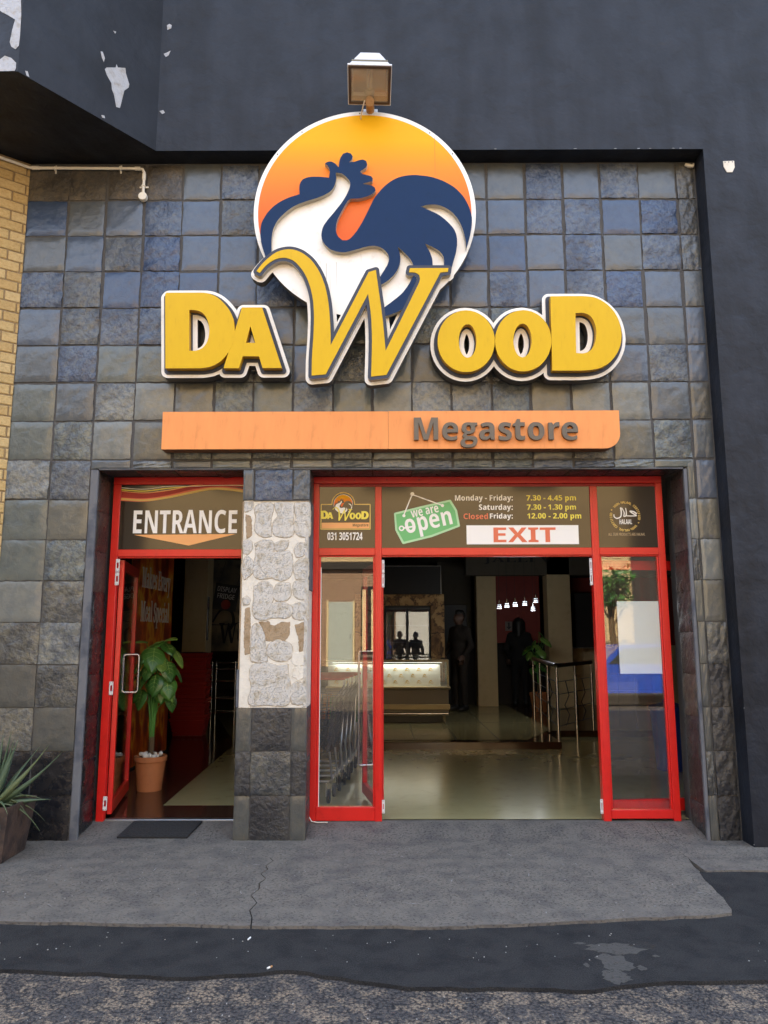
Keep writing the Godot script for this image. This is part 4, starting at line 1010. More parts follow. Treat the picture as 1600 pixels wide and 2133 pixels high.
func layered_letters(t: Node3D, letters: Array, panel_z: float, navy_z: float, face_z: float) -> void:
	# letters: [outline, counters]; a white backing, a thin navy layer and the raised yellow letters
	var wide := grow(letters[0][0], 0.053)
	var near := grow(letters[0][0], 0.026)
	for k in range(1, letters.size()):
		wide = join(wide, grow(letters[k][0], 0.053))
		near = join(near, grow(letters[k][0], 0.026))
	var small := []
	var mid := []
	for l in letters:
		for h in l[1]:
			var a := grow(h, -0.010)
			if a.size() > 2: mid.append(a)
			var b := grow(h, -0.048)
			if b.size() > 2: small.append(b)
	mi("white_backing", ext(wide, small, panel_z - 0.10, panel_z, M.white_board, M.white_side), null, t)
	mi("navy_layer", ext(near, mid, panel_z + 0.0005, navy_z, M.navy_edge, M.navy_edge), null, t)
	for l in letters: mi("letter", ext(l[0], l[1], navy_z + 0.0005, face_z + rng.randf_range(-0.002, 0.0), M.yellow, M.yellow_side), null, t)

func make_sign() -> void:
	var c := Vector2(-0.17, 4.86)
	var d := thing("rooster_sign", "round shop sign with navy rooster on white and orange disc and yellow script W", "sign")
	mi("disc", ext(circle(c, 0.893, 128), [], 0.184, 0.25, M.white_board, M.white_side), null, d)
	mi("sunset_print", ext(sunset_outline(c, 0.858), [], 0.2495, 0.252, sunset_material(), M.orange_side), null, d)
	var rooster := mi("rooster", ext(v2(ROOSTER), [v2(ROOSTER_HOLE)], 0.2525, 0.298, M.navy, M.cream_side), null, d)
	var w := v2(W)
	mi("white_border", ext(grow(w, 0.052), [], 0.17, 0.2505, M.white_board, M.white_side), null, d)
	mi("navy_border", ext(grow(w, 0.026), [], 0.251, 0.302, M.navy_edge, M.cream_side), null, d)
	mi("script_letter", ext(w, [], 0.3025, 0.306, M.yellow, M.yellow_side), null, d)
	for a in [0.62, 0.92, 1.62, 2.2, 2.52]:
		var s := st()
		lathe(s, [Vector2(0.006, 0), Vector2(0.005, 0.003), Vector2(0, 0.003)], 8)
		var o := mi("screw", s.commit(), M.lamp_frame, d)
		o.transform = Transform3D(Basis(Vector3.RIGHT, PI / 2), Vector3(c.x + cos(a) * 0.876, c.y + sin(a) * 0.876, 0.25))
	# rain streaks on the white part
	var drip := mat(0.50, 0.47, 0.41, 0.6)
	for q in [[-0.475, 4.42, 0.52, 0.007], [-0.445, 4.41, 0.36, 0.004], [-0.395, 4.43, 0.26, 0.005], [-0.52, 4.44, 0.16, 0.003], [-0.20, 4.50, 0.12, 0.003]]:
		mi("stain_streak", ribbon([Vector2(q[0], q[1]), Vector2(q[0] + 0.003, q[1] - q[2] * 0.5), Vector2(q[0] - 0.002, q[1] - q[2])], q[3], q[3] * 0.35, 0.2506), drip, d)
	mi("seam", ribbon([Vector2(0.40, 5.52), Vector2(0.40, 5.18)], 0.0025, 0.0025, 0.2524), M.orange_side, d)
	# brackets that hold the disc off the wall
	for p in [[-0.7, 5.3], [0.4, 5.3], [-0.7, 4.4], [0.35, 4.4], [-0.45, 3.75], [0.0, 3.75]]:
		mi("bracket", boxm(Vector3(p[0], p[1], -0.01), Vector3(p[0] + 0.05, p[1] + 0.05, 0.186)), M.steel, d)
	var l := thing("letter_sign", "raised yellow capitals D and A on a white outlined board, left of the rooster sign", "sign")
	layered_letters(l, [[v2(D1), [v2(D1H)]], [v2(A), [v2(AH)]]], 0.14, 0.152, 0.215)
	for p in [[-1.6, 3.6], [-1.1, 3.6], [-1.6, 4.05]]: mi("bracket", boxm(Vector3(p[0], p[1], -0.01), Vector3(p[0] + 0.04, p[1] + 0.04, 0.042)), M.steel, l)
	l = thing("letter_sign", "raised yellow letters O, O and D on white board right of the rooster sign", "sign")
	layered_letters(l, [[v2(O1), [v2(O1H)]], [v2(O2), [v2(O2H)]], [v2(D2), [v2(D2H)]]], 0.14, 0.152, 0.215)
	for p in [[0.6, 3.55], [1.1, 3.55], [1.6, 3.6], [1.5, 4.0]]: mi("bracket", boxm(Vector3(p[0], p[1], -0.01), Vector3(p[0] + 0.04, p[1] + 0.04, 0.042)), M.steel, l)
	# long orange board
	var b := thing("orange_sign_board", "long flat orange sign board with raised bronze Megastore lettering above the doors", "sign")
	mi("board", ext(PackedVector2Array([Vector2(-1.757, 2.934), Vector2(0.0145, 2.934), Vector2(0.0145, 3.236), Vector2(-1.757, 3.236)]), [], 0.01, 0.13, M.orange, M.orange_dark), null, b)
	var o := PackedVector2Array([Vector2(0.0165, 2.934)])
	for k in 9:
		var a := -PI / 2 + (PI / 2) * k / 8.0
		o.append(Vector2(1.705, 3.056) + Vector2(cos(a), sin(a)) * 0.122)
	o.append_array([Vector2(1.827, 3.240), Vector2(0.0165, 3.238)])
	mi("board", ext(o, [], 0.01, 0.1305, M.orange, M.orange_dark), null, b)
	letters_apart("Megastore", bold, Vector3(0.216, 2.999, 0.131), 1.276, 0.178, 0.030, M.bronze, b)

func letters_apart(words: String, font: Font, at: Vector3, width: float, cap: float, depth: float, m: Material, parent: Node) -> void:
	# each letter a mesh of its own on one baseline; width from the first letter's left to the last one's right, cap = height of the first letter
	var whole := text_mesh(words, font, 1.0)
	whole.horizontal_alignment = HORIZONTAL_ALIGNMENT_LEFT
	var bb := whole.get_aabb()
	var first := text_mesh(words[0], font, 1.0)
	first.horizontal_alignment = HORIZONTAL_ALIGNMENT_LEFT
	var fb := first.get_aabb()
	var sx := width / bb.size.x
	var sy := cap / fb.size.y
	for i in words.length():
		var t := text_mesh(words[i], font, 1.0)
		t.horizontal_alignment = HORIZONTAL_ALIGNMENT_LEFT
		var x := font.get_string_size(words.substr(0, i), HORIZONTAL_ALIGNMENT_LEFT, -1, 64).x * 0.01
		var o := mi("letter", t, m, parent)
		o.transform = Transform3D(Basis.from_scale(Vector3(sx, sy, depth)), at + Vector3((x - bb.position.x) * sx, -fb.position.y * sy, depth * 0.5))

func make_facade_fittings() -> void:
	# floodlight over the sign
	var f := thing("floodlight", "square white floodlight with glass front on a rusty arm above the round sign", "lamp", Vector3(-0.127, 5.80, 0.50))
	var tilt := Basis(Vector3.RIGHT, deg_to_rad(72.0)) * Basis(Vector3.BACK, -0.03)   # its glass looks down and forward
	var h := Node3D.new()
	var s := st()
	# housing: a frustum behind the glass
	var fr := [Vector3(-0.165, -0.16, 0), Vector3(0.165, -0.16, 0), Vector3(0.165, 0.16, 0), Vector3(-0.165, 0.16, 0)]
	var bk := [Vector3(-0.085, -0.085, -0.24), Vector3(0.085, -0.085, -0.24), Vector3(0.075, 0.085, -0.275), Vector3(-0.075, 0.085, -0.275)]
	for i in 4:
		var j := (i + 1) % 4
		var n: Vector3 = (fr[j] - fr[i]).cross(bk[i] - fr[i]).normalized()
		if n.dot(fr[i] + fr[j]) < 0: n = -n
		quad(s, fr[i], fr[j], bk[j], bk[i], n)
	quad(s, bk[0], bk[1], bk[2], bk[3], Vector3(0, 0, -1))
	var o := mi("housing", s.commit(), M.lamp_white, f)
	o.basis = tilt
	s = st()
	for q in [[Vector3(-0.165, -0.16, -0.004), Vector3(0.165, -0.138, 0.014)], [Vector3(-0.165, 0.138, -0.004), Vector3(0.165, 0.16, 0.014)], [Vector3(-0.165, -0.138, -0.004), Vector3(-0.146, 0.138, 0.014)], [Vector3(0.146, -0.138, -0.004), Vector3(0.165, 0.138, 0.014)]]:
		box(s, q[0], q[1], 0.003)
	o = mi("front_frame", s.commit(), M.lamp_frame, f)
	o.basis = tilt
	s = st()
	for q in [[Vector3(-0.172, -0.168, -0.008), Vector3(0.172, -0.1605, 0.010)], [Vector3(-0.172, 0.1605, -0.008), Vector3(0.172, 0.168, 0.010)], [Vector3(-0.172, -0.16, -0.008), Vector3(-0.1655, 0.16, 0.010)], [Vector3(0.1655, -0.16, -0.008), Vector3(0.172, 0.16, 0.010)]]:
		box(s, q[0], q[1], 0.002)
	o = mi("rim", s.commit(), M.lamp_white, f)
	o.basis = tilt
	s = st()
	quad(s, Vector3(-0.14, -0.135, -0.10), Vector3(0.14, -0.135, -0.10), Vector3(0.14, 0.135, -0.10), Vector3(-0.14, 0.135, -0.10), Vector3(0, 0, 1))
	for q in [[-0.14, -0.146], [0.14, 0.146]]:
		quad(s, Vector3(q[0], -0.135, -0.10), Vector3(q[0], 0.135, -0.10), Vector3(q[1], 0.138, 0.0), Vector3(q[1], -0.138, 0.0), Vector3(-signf(q[0]), 0, 0.3).normalized())
		quad(s, Vector3(-0.14, q[0], -0.10), Vector3(0.14, q[0], -0.10), Vector3(0.146, q[1] * 0.94, 0.0), Vector3(-0.146, q[1] * 0.94, 0.0), Vector3(0, -signf(q[0]), 0.3).normalized())
	o = mi("reflector", s.commit(), M.lamp_inside, f)
	o.basis = tilt
	s = st()
	tube(s, [Vector3(-0.012, 0.13, -0.05), Vector3(-0.012, -0.05, -0.05), Vector3(0.0, -0.072, -0.05), Vector3(0.012, -0.05, -0.05), Vector3(0.012, 0.13, -0.05)], 0.011, 10)
	o = mi("lamp_tube", s.commit(), M.tube_white, f)
	o.basis = tilt
	s = st()
	lathe(s, [Vector2(0.0, -0.02), Vector2(0.038, -0.02), Vector2(0.042, 0.0), Vector2(0.030, 0.015), Vector2(0, 0.015)], 16, Vector3(0, -0.085, -0.05))
	o = mi("lamp_socket", s.commit(), M.tube_white, f)
	o.basis = tilt
	o = mi("front_glass", boxm(Vector3(-0.146, -0.138, 0.002), Vector3(0.146, 0.138, 0.006)), glass(0.75, 0.68, 0.52, 0.35, 0.05), f)
	o.basis = tilt
	s = st()
	tube(s, [Vector3(0.0, -0.03, -0.335), Vector3(0.0, -0.045, -0.20), Vector3(0.0, -0.06, -0.10), Vector3(0.0, -0.105, -0.06)], 0.034, 12)
	mi("arm", s.commit(), M.rust, f)
	mi("arm_plate", boxm(Vector3(-0.06, -0.09, -0.332), Vector3(0.06, 0.03, -0.322), 0.003), M.lamp_white, f)
	s = st()
	tube(s, [Vector3(-0.04, -0.10, -0.05), Vector3(-0.055, -0.125, -0.09), Vector3(-0.075, -0.13, -0.20), Vector3(-0.08, -0.10, -0.33)], 0.005, 6)
	mi("cable", s.commit(), M.tube_white, f)
	h.free()
	# conduit on the brick and the slate
	var p := thing("conduit_pipe", "cream plastic conduit with clips and round end box under the left soffit", "pipe")
	s = st()
	var u := Vector3(-0.785, 0, 0.62).normalized()
	var nb := Vector3(0.62, 0, 0.785).normalized() * 0.022
	var corner := Vector3(-3.012, 5.405, 0.0) + nb
	tube(s, [corner + u * 1.6, corner + u * 0.05, corner + u * 0.02 + Vector3(0.005, -0.002, 0), Vector3(-2.975, 5.402, 0.026), Vector3(-2.09, 5.396, 0.022), Vector3(-2.055, 5.388, 0.022), Vector3(-2.040, 5.360, 0.022), Vector3(-2.040, 5.16, 0.022)], 0.0125, 12)
	mi("pipe", s.commit(), M.pvc, p)
	for e in [[Vector3(-2.99, 5.4025, 0.026), Vector3(-2.93, 5.402, 0.026)], [Vector3(-2.12, 5.396, 0.022), Vector3(-2.075, 5.395, 0.022)], [Vector3(-2.040, 5.345, 0.022), Vector3(-2.040, 5.295, 0.022)]]:
		s = st()
		tube(s, [e[0], e[1]], 0.0165, 12)
		mi("coupling", s.commit(), M.pvc, p)
	for x in [-2.796, -2.243]:
		s = st()
		box(s, Vector3(x - 0.007, 5.362, 0.001), Vector3(x + 0.007, 5.438, 0.007), 0.002)
		box(s, Vector3(x - 0.007, 5.380, 0.007), Vector3(x + 0.007, 5.414, 0.0375), 0.004)
		mi("clip", s.commit(), M.pvc, p)
	s = st()
	box(s, Vector3(-2.078, 5.228, 0.001), Vector3(-2.002, 5.242, 0.007), 0.002)
	box(s, Vector3(-2.057, 5.228, 0.007), Vector3(-2.023, 5.242, 0.0375), 0.004)
	mi("clip", s.commit(), M.pvc, p)
	s = st()
	lathe(s, [Vector2(0.036, 0.0), Vector2(0.036, 0.035), Vector2(0.033, 0.040), Vector2(0.0, 0.041)], 24)
	o = mi("end_box", s.commit(), M.pvc, p)
	o.transform = Transform3D(Basis(Vector3.RIGHT, PI / 2), Vector3(-2.040, 5.138, 0.001))
	# old fixing plate on the black wall
	var a := thing("fixing_plate", "small chipped cream plate left on the charcoal wall, right of the slate recess", "plate")
	mi("plate", ext(PackedVector2Array([Vector2(2.775, 5.345), Vector2(2.865, 5.348), Vector2(2.866, 5.29), Vector2(2.845, 5.248), Vector2(2.80, 5.247), Vector2(2.777, 5.295)]), [], 0.168, 0.176, M.white_plaster, M.adhesive), null, a)
	for q in [[2.79, 5.336], [2.82, 5.337], [2.85, 5.338]]:
		mi("hole", boxm(Vector3(q[0] - 0.004, q[1] - 0.004, 0.1755), Vector3(q[0] + 0.004, q[1] + 0.004, 0.1768)), M.black, a)
	var n := thing("mortar_lump", "small pale lump in the top right corner of the slate recess", "mortar")
	s = st()
	tube(s, [Vector3(2.53, 5.425, 0.01), Vector3(2.56, 5.41, 0.014), Vector3(2.59, 5.405, 0.012), Vector3(2.605, 5.43, 0.01)], [0.012, 0.018, 0.016, 0.008], 7)
	mi("lump", s.commit(), M.white_plaster, n)

func hinge(parent: Node, x: float, y: float, z: float, w := 0.032, h := 0.105) -> void:
	# white hinge plate: a frame round a red barrel
	var s := st()
	box(s, Vector3(x, y, z), Vector3(x + w, y + 0.030, z + 0.006), 0.0015)
	box(s, Vector3(x, y + h - 0.030, z), Vector3(x + w, y + h, z + 0.006), 0.0015)
	box(s, Vector3(x, y + 0.030, z), Vector3(x + 0.008, y + h - 0.030, z + 0.006), 0.0015)
	box(s, Vector3(x + w - 0.008, y + 0.030, z), Vector3(x + w, y + h - 0.030, z + 0.006), 0.0015)
	var o := mi("hinge", s.commit(), M.hinge, parent)
	s = st()
	for q in [[0.007, 0.008], [w - 0.007, 0.008], [0.008, h - 0.009], [w - 0.007, h - 0.008]]:
		box(s, Vector3(x + q[0] - 0.002, y + q[1] - 0.002, z + 0.0055), Vector3(x + q[0] + 0.002, y + q[1] + 0.002, z + 0.0068))
	mi("screw", s.commit(), M.lamp_frame, o)

func bar(called: String, parent: Node, a: Vector3, b: Vector3, m: Material = null) -> void:
	mi(called, boxm(a, b, 0.003), m if m else M.red, parent)

func door_leaf(t: Node3D, width: float, height: float, handle_h: Array) -> void:
	# local x from the hinge outwards, local y up, 40 mm thick about z = 0
	for x in [0.0, width - 0.05]: bar("stile", t, Vector3(x, 0, -0.02), Vector3(x + 0.05, height, 0.02))
	bar("top_rail", t, Vector3(0.05, height - 0.08, -0.019), Vector3(width - 0.05, height, 0.019))
	bar("bottom_rail", t, Vector3(0.05, 0, -0.019), Vector3(width - 0.05, 0.095, 0.019))
	mi("pane", boxm(Vector3(0.05, 0.095, -0.003), Vector3(width - 0.05, height - 0.08, 0.003)), M.pane, t)
	for sd in [-1.0, 1.0]:
		var s := st()
		var x := width - 0.10
		tube(s, [Vector3(x, handle_h[0], 0.004 * sd), Vector3(x, handle_h[0], 0.055 * sd), Vector3(x, handle_h[0] + 0.015, 0.068 * sd), Vector3(x, handle_h[1] - 0.015, 0.068 * sd), Vector3(x, handle_h[1], 0.055 * sd), Vector3(x, handle_h[1], 0.004 * sd)], 0.011, 10)
		mi("handle", s.commit(), M.chrome, t)

func ribbon(pts: Array, w0: float, w1: float, z: float) -> ArrayMesh:
	# a flat printed stroke of changing width along pts (Vector2)
	var s := st()
	var n := pts.size()
	var c := []
	for i in n:
		var d: Vector2 = (pts[mini(i + 1, n - 1)] - pts[maxi(i - 1, 0)]).normalized().orthogonal()
		var w := lerpf(w0, w1, float(i) / (n - 1)) * 0.5
		c.append([pts[i] + d * w, pts[i] - d * w])
	for i in n - 1:
		quad(s, Vector3(c[i][0].x, c[i][0].y, z), Vector3(c[i][1].x, c[i][1].y, z), Vector3(c[i + 1][1].x, c[i + 1][1].y, z), Vector3(c[i + 1][0].x, c[i + 1][0].y, z), Vector3.BACK)
	return s.commit()

func curve(pts: Array, n := 8) -> Array:
	var out := []
	for i in pts.size() - 1:
		for k in n:
			var a: Vector2 = pts[maxi(i - 1, 0)]
			var d: Vector2 = pts[mini(i + 2, pts.size() - 1)]
			out.append(pts[i].cubic_interpolate(pts[i + 1], a, d, float(k) / n))
	out.append(pts[pts.size() - 1])
	return out

func make_doors() -> void:
	var z0 := -0.375
	var z1 := -0.322
	var fz := -0.333       # face of the printed panels
	# ----- entrance -----
	var e := thing("entrance_door_frame", "red steel frame of the narrow left doorway with printed panel reading ENTRANCE", "door frame")
	bar("post", e, Vector3(-2.276, 0.066, z0), Vector3(-2.214, 2.742, z1))
	bar("post", e, Vector3(-1.165, 0.066, z0), Vector3(-1.10, 2.742, z1))
	bar("head", e, Vector3(-2.276, 2.7425, z0), Vector3(-1.10, 2.806, z1 + 0.002))
	bar("transom_bar", e, Vector3(-2.2135, 2.140, z0), Vector3(-1.1655, 2.199, z1 + 0.001))
	bar("transom_lip", e, Vector3(-2.2135, 2.128, z0), Vector3(-1.1655, 2.1395, z1 - 0.012))
	mi("sill", boxm(Vector3(-2.21, 0.055, -0.40), Vector3(-1.13, 0.078, -0.335), 0.003), M.steel, e)
	var panel := mi("printed_panel", boxm(Vector3(-2.2135, 2.1995, fz - 0.008), Vector3(-1.1655, 2.742, fz)), M.print_film, e)
	text("lettering", "ENTRANCE", bold, Vector3(-1.669, 2.432, fz + 0.0012), 0.862, 0.196, M.white_print, panel, 0.002)
	mi("arrow_print", ext(PackedVector2Array([Vector2(-2.09, 2.322), Vector2(-1.249, 2.326), Vector2(-1.634, 2.232)]), [], fz + 0.0002, fz + 0.002, M.orange_print, M.orange_print), null, panel)
	var sw := [[M.coral_print, 0.058, 0.012, -0.085], [M.orange_print, 0.030, 0.010, -0.045], [M.red_dull, 0.050, 0.012, -0.060], [M.yellow_print, 0.010, 0.004, -0.020], [M.white_print, 0.006, 0.003, -0.004], [M.gold_print, 0.014, 0.02, -0.098]]
	var k := 0
	for q in sw:
		var y: float = 2.722 + q[3]
		k += 1
		mi("swoosh_print", ribbon(curve([Vector2(-2.212, y), Vector2(-2.02, y - 0.012), Vector2(-1.82, y + 0.012), Vector2(-1.62, minf(y + 0.055, 2.73)), Vector2(-1.42, minf(y + 0.085, 2.737)), Vector2(-1.17, minf(y + 0.06, 2.735))]), q[1], q[2], fz + 0.0004 * k), q[0], panel)
	for y in [2.015, 1.905, 1.03, 0.15]: hinge(e, -2.222, y, z1 + 0.0005)
	var leaf := thing("entrance_door", "red framed glass door opened inwards in the left doorway", "door", Vector3(-2.196, 0.105, -0.395))
	leaf.basis = Basis(Vector3.UP, atan2(0.96, -0.185))
	door_leaf(leaf, 0.97, 2.015, [0.88, 1.22])
	# ----- exit -----
	var x := thing("exit_door_frame", "wide red steel frame of the right doorway with printed opening hours and EXIT panels", "door frame")
	bar("post", x, Vector3(-0.606, 0.066, z0), Vector3(-0.557, 2.748, z1))
	bar("post", x, Vector3(2.236, 0.066, z0), Vector3(2.292, 2.748, z1))
	bar("head", x, Vector3(-0.606, 2.7485, z0), Vector3(2.292, 2.806, z1 + 0.002))
	bar("head_lip", x, Vector3(-0.5565, 2.722, z0), Vector3(2.2355, 2.748, z1 - 0.022), M.red_dull)
	for q in [[-0.094, -0.040], [1.690, 1.750]]:
		bar("mullion", x, Vector3(q[0], 0.066, z0 - 0.02), Vector3(q[1], 2.7215, z1 + 0.003))
		bar("mullion_bead", x, Vector3(q[0] + 0.018, 0.30, z1 + 0.0035), Vector3(q[1] - 0.018, 2.70, z1 + 0.007))
	for q in [[-0.5565, -0.0945], [-0.0395, 1.6895], [1.7505, 2.2355]]:
		bar("transom_bar", x, Vector3(q[0], 2.148, z0), Vector3(q[1], 2.208, z1 + 0.001))
		bar("transom_lip", x, Vector3(q[0], 2.136, z0), Vector3(q[1], 2.1475, z1 - 0.012))
	bar("bottom_rail", x, Vector3(-0.5565, 0.070, z0), Vector3(-0.0945, 0.172, z1 + 0.001))
	bar("bottom_rail", x, Vector3(1.7505, 0.085, z0), Vector3(2.2355, 0.150, z1 + 0.001))
	for q in [[-0.5565, -0.540], [-0.110, -0.0945]]: bar("glazing_bead", x, Vector3(q[0], 0.1725, z0 + 0.01), Vector3(q[1], 2.1355, z1 - 0.012))
	for q in [[1.7505, 1.768], [2.222, 2.2355]]: bar("glazing_bead", x, Vector3(q[0], 0.1505, z0 + 0.01), Vector3(q[1], 2.1355, z1 - 0.012))
	mi("pane", boxm(Vector3(-0.540, 0.1725, -0.352), Vector3(-0.110, 2.1355, -0.346)), M.pane, x)
	mi("pane", boxm(Vector3(1.768, 0.1505, -0.352), Vector3(2.222, 2.1355, -0.346)), M.pane, x)
	mi("added_pane", boxm(Vector3(-0.540, 0.1725, -0.366), Vector3(-0.110, 2.1355, -0.360)), M.pane, x)  # second pane added to strengthen the mirrored street
	mi("added_pane", boxm(Vector3(1.768, 0.1505, -0.372), Vector3(2.222, 2.1355, -0.366)), M.pane, x)
	mi("white_seal", boxm(Vector3(-0.5395, 0.1725, -0.345), Vector3(-0.534, 2.05, -0.340)), M.white_print, x)
	for q in [1.885, 2.0]: hinge(x, -0.0395, q, z1 - 0.012, 0.022, 0.11)
	hinge(x, -0.0395, 0.125, z1 - 0.012, 0.022, 0.10)
	for q in [[1.665, 1.90], [1.665, 2.01], [1.668, 0.12]]: hinge(x, q[0], q[1], z1 - 0.012, 0.022, 0.11)
	for q in [-0.27, 0.0, 0.27, 0.62, 0.95, 1.3]: mi("bolt_hole", boxm(Vector3(q, 2.774, z1 + 0.0015), Vector3(q + 0.008, 2.782, z1 + 0.003)), M.lamp_frame, x)
	# badge panel
	var p := mi("printed_panel", boxm(Vector3(-0.5565, 2.2085, fz - 0.008), Vector3(-0.0945, 2.7215, fz)), M.print_film, x)
	badge(p, Vector2(-0.339, 2.515), fz)
	text("lettering", "031 3051724", bold, Vector3(-0.343, 2.307, fz + 0.0012), 0.290, 0.066, M.white_print, p, 0.002)
	# hours panel
	p = mi("printed_panel", boxm(Vector3(-0.0395, 2.2085, fz - 0.008), Vector3(1.6895, 2.7215, fz)), M.print_film, x)
	mi("green_board_print", ext(grow(PackedVector2Array([Vector2(0.075, 2.492), Vector2(0.30, 2.548), Vector2(0.528, 2.600), Vector2(0.575, 2.52), Vector2(0.596, 2.395), Vector2(0.37, 2.310), Vector2(0.140, 2.254), Vector2(0.085, 2.36)]), 0.012), [], fz + 0.0002, fz + 0.0015, M.pale_green, M.pale_green), null, p)
	mi("green_board_print", ext(PackedVector2Array([Vector2(0.078, 2.488), Vector2(0.30, 2.542), Vector2(0.524, 2.594), Vector2(0.570, 2.518), Vector2(0.590, 2.397), Vector2(0.37, 2.316), Vector2(0.144, 2.260), Vector2(0.090, 2.36)]), [], fz + 0.0016, fz + 0.0024, M.green_print, M.green_print), null, p)
	for q in [[Vector2(0.145, 2.485), Vector2(0.214, 2.655)], [Vector2(0.218, 2.655), Vector2(0.462, 2.565)]]:
		mi("string_print", ribbon(q, 0.009, 0.009, fz + 0.003), M.white_print, p)
	for q in [[0.145, 2.478, 0.013], [0.466, 2.562, 0.013], [0.216, 2.660, 0.016]]:
		mi("knot_print", ext(circle(Vector2(q[0], q[1]), q[2], 16), [], fz + 0.003, fz + 0.0038, M.white_print, M.white_print), null, p)
	text("lettering", "we are", bold, Vector3(0.318, 2.512, fz + 0.0035), 0.232, 0.058, M.white_print, p, 0.002, 0.215)
	text("lettering", "open", bold, Vector3(0.352, 2.400, fz + 0.0035), 0.392, 0.168, M.white_print, p, 0.002, 0.205)
	mi("key_print", ext(circle(Vector2(0.125, 2.372), 0.023, 18), [circle(Vector2(0.125, 2.372), 0.012, 14)], fz + 0.003, fz + 0.0042, M.white_print, M.white_print), null, p)
	mi("key_print", ribbon([Vector2(0.147, 2.374), Vector2(0.215, 2.386)], 0.014, 0.014, fz + 0.0044), M.white_print, p)
	for q in [["Monday - Friday:", 0.571, 1.052, 2.621, M.white_print, 0.064], ["Saturday:", 0.769, 1.050, 2.542, M.white_print, 0.064], ["Friday:", 0.858, 1.048, 2.468, M.white_print, 0.060], ["7.30 - 4.45 pm", 1.165, 1.577, 2.619, M.yellow_print, 0.060], ["7.30 - 1.30 pm", 1.167, 1.574, 2.541, M.yellow_print, 0.060], ["12.00 - 2.00 pm", 1.168, 1.615, 2.467, M.yellow_print, 0.060], ["Closed", 0.640, 0.842, 2.472, M.coral_print, 0.050]]:
		text("lettering", q[0], bold, Vector3((q[1] + q[2]) * 0.5, q[3], fz + 0.0012), q[2] - q[1], q[5], q[4], p, 0.002)
	mi("white_plate", boxm(Vector3(0.662, 2.238, fz + 0.0002), Vector3(1.587, 2.396, fz + 0.002)), M.white_print, p)
	text("lettering", "EXIT", bold, Vector3(1.141, 2.316, fz + 0.003), 0.514, 0.122, M.coral_print, p, 0.002)
	# certificate panel
	p = mi("printed_panel", boxm(Vector3(1.7505, 2.2085, fz - 0.008), Vector3(2.2355, 2.7215, fz)), M.print_film, x)
	var c := Vector2(1.978, 2.469)
	var s := st()
	var ring := "100% HALAAL CERTIFIED * 100% HALAAL CERTIFIED * "
	for i in ring.length():
		if ring[i] == " ": continue
		var t := text_mesh(ring[i], bold, 1.0)
		var bb := t.get_aabb()
		var a := PI / 2 + 0.85 - TAU * i / ring.length()
		var kk := 0.020 / 0.46
		var b := Basis(Vector3.BACK, a - PI / 2) * Basis.from_scale(Vector3(kk, kk, 0.002))
		s.append_from(t, 0, Transform3D(b, Vector3(c.x + cos(a) * 0.121, c.y + sin(a) * 0.121, fz + 0.0012) - b * Vector3(bb.get_center().x, 0.1, 0)))
	mi("ring_lettering", s.commit(), M.gold_print, p)
	text("lettering", "HALAAL", bold, Vector3(1.981, 2.424, fz + 0.0012), 0.104, 0.040, M.white_print, p, 0.002)
	text("lettering", "ALL OUR PRODUCTS ARE HALAAL", plain, Vector3(1.984, 2.319, fz + 0.0012), 0.303, 0.024, M.beige_print, p, 0.002)
	for q in [[[Vector2(2.075, 2.490), Vector2(2.050, 2.508), Vector2(2.020, 2.512), Vector2(2.045, 2.492), Vector2(2.072, 2.475), Vector2(2.030, 2.472), Vector2(1.985, 2.474)], 0.012], [[Vector2(1.987, 2.474), Vector2(1.990, 2.505), Vector2(1.985, 2.540)], 0.011], [[Vector2(1.987, 2.474), Vector2(1.968, 2.470), Vector2(1.972, 2.500), Vector2(1.955, 2.540)], 0.011], [[Vector2(1.945, 2.545), Vector2(1.948, 2.500), Vector2(1.940, 2.465), Vector2(1.910, 2.452), Vector2(1.888, 2.465), Vector2(1.886, 2.486)], 0.012]]:
		mi("script_print", ribbon(curve(q[0], 6), q[1], q[1] * 0.6, fz + 0.0014), M.white_print, p)
	# frosted sheet taped inside the right pane
	var sh := thing("paper_sheet", "blank white translucent sheet stuck inside the right glass pane", "paper")
	mi("sheet", boxm(Vector3(1.880, 1.190, -0.3555), Vector3(2.220, 1.770, -0.3540)), mat(0.62, 0.64, 0.58, 0.7, {"back": Color(0.5, 0.5, 0.48)}), sh)
	# leaves of the exit, opened inwards
	leaf = thing("exit_door", "red framed glass door swung inwards beside the freezer side of the exit", "door", Vector3(-0.045, 0.105, -0.425))
	leaf.basis = Basis(Vector3.UP, atan2(0.82, -0.16))
	door_leaf(leaf, 0.84, 2.01, [0.25, 1.25])
	leaf = thing("exit_door", "red framed glass door folded back behind the right glass pane", "door", Vector3(1.745, 0.105, -0.445))
	leaf.basis = Basis(Vector3.UP, atan2(0.10, 0.80))
	door_leaf(leaf, 0.82, 2.01, [0.25, 1.25])
	var wire := thing("loose_wire", "thin pale wire hanging down beside the red post next to the pillar", "wire")
	s = st()
	tube(s, [Vector3(-0.612, 0.40, -0.318), Vector3(-0.618, 0.25, -0.312), Vector3(-0.615, 0.12, -0.30), Vector3(-0.585, 0.076, -0.285), Vector3(-0.54, 0.069, -0.28), Vector3(-0.46, 0.069, -0.285)], 0.004, 6)
	mi("strand", s.commit(), M.tube_white, wire)

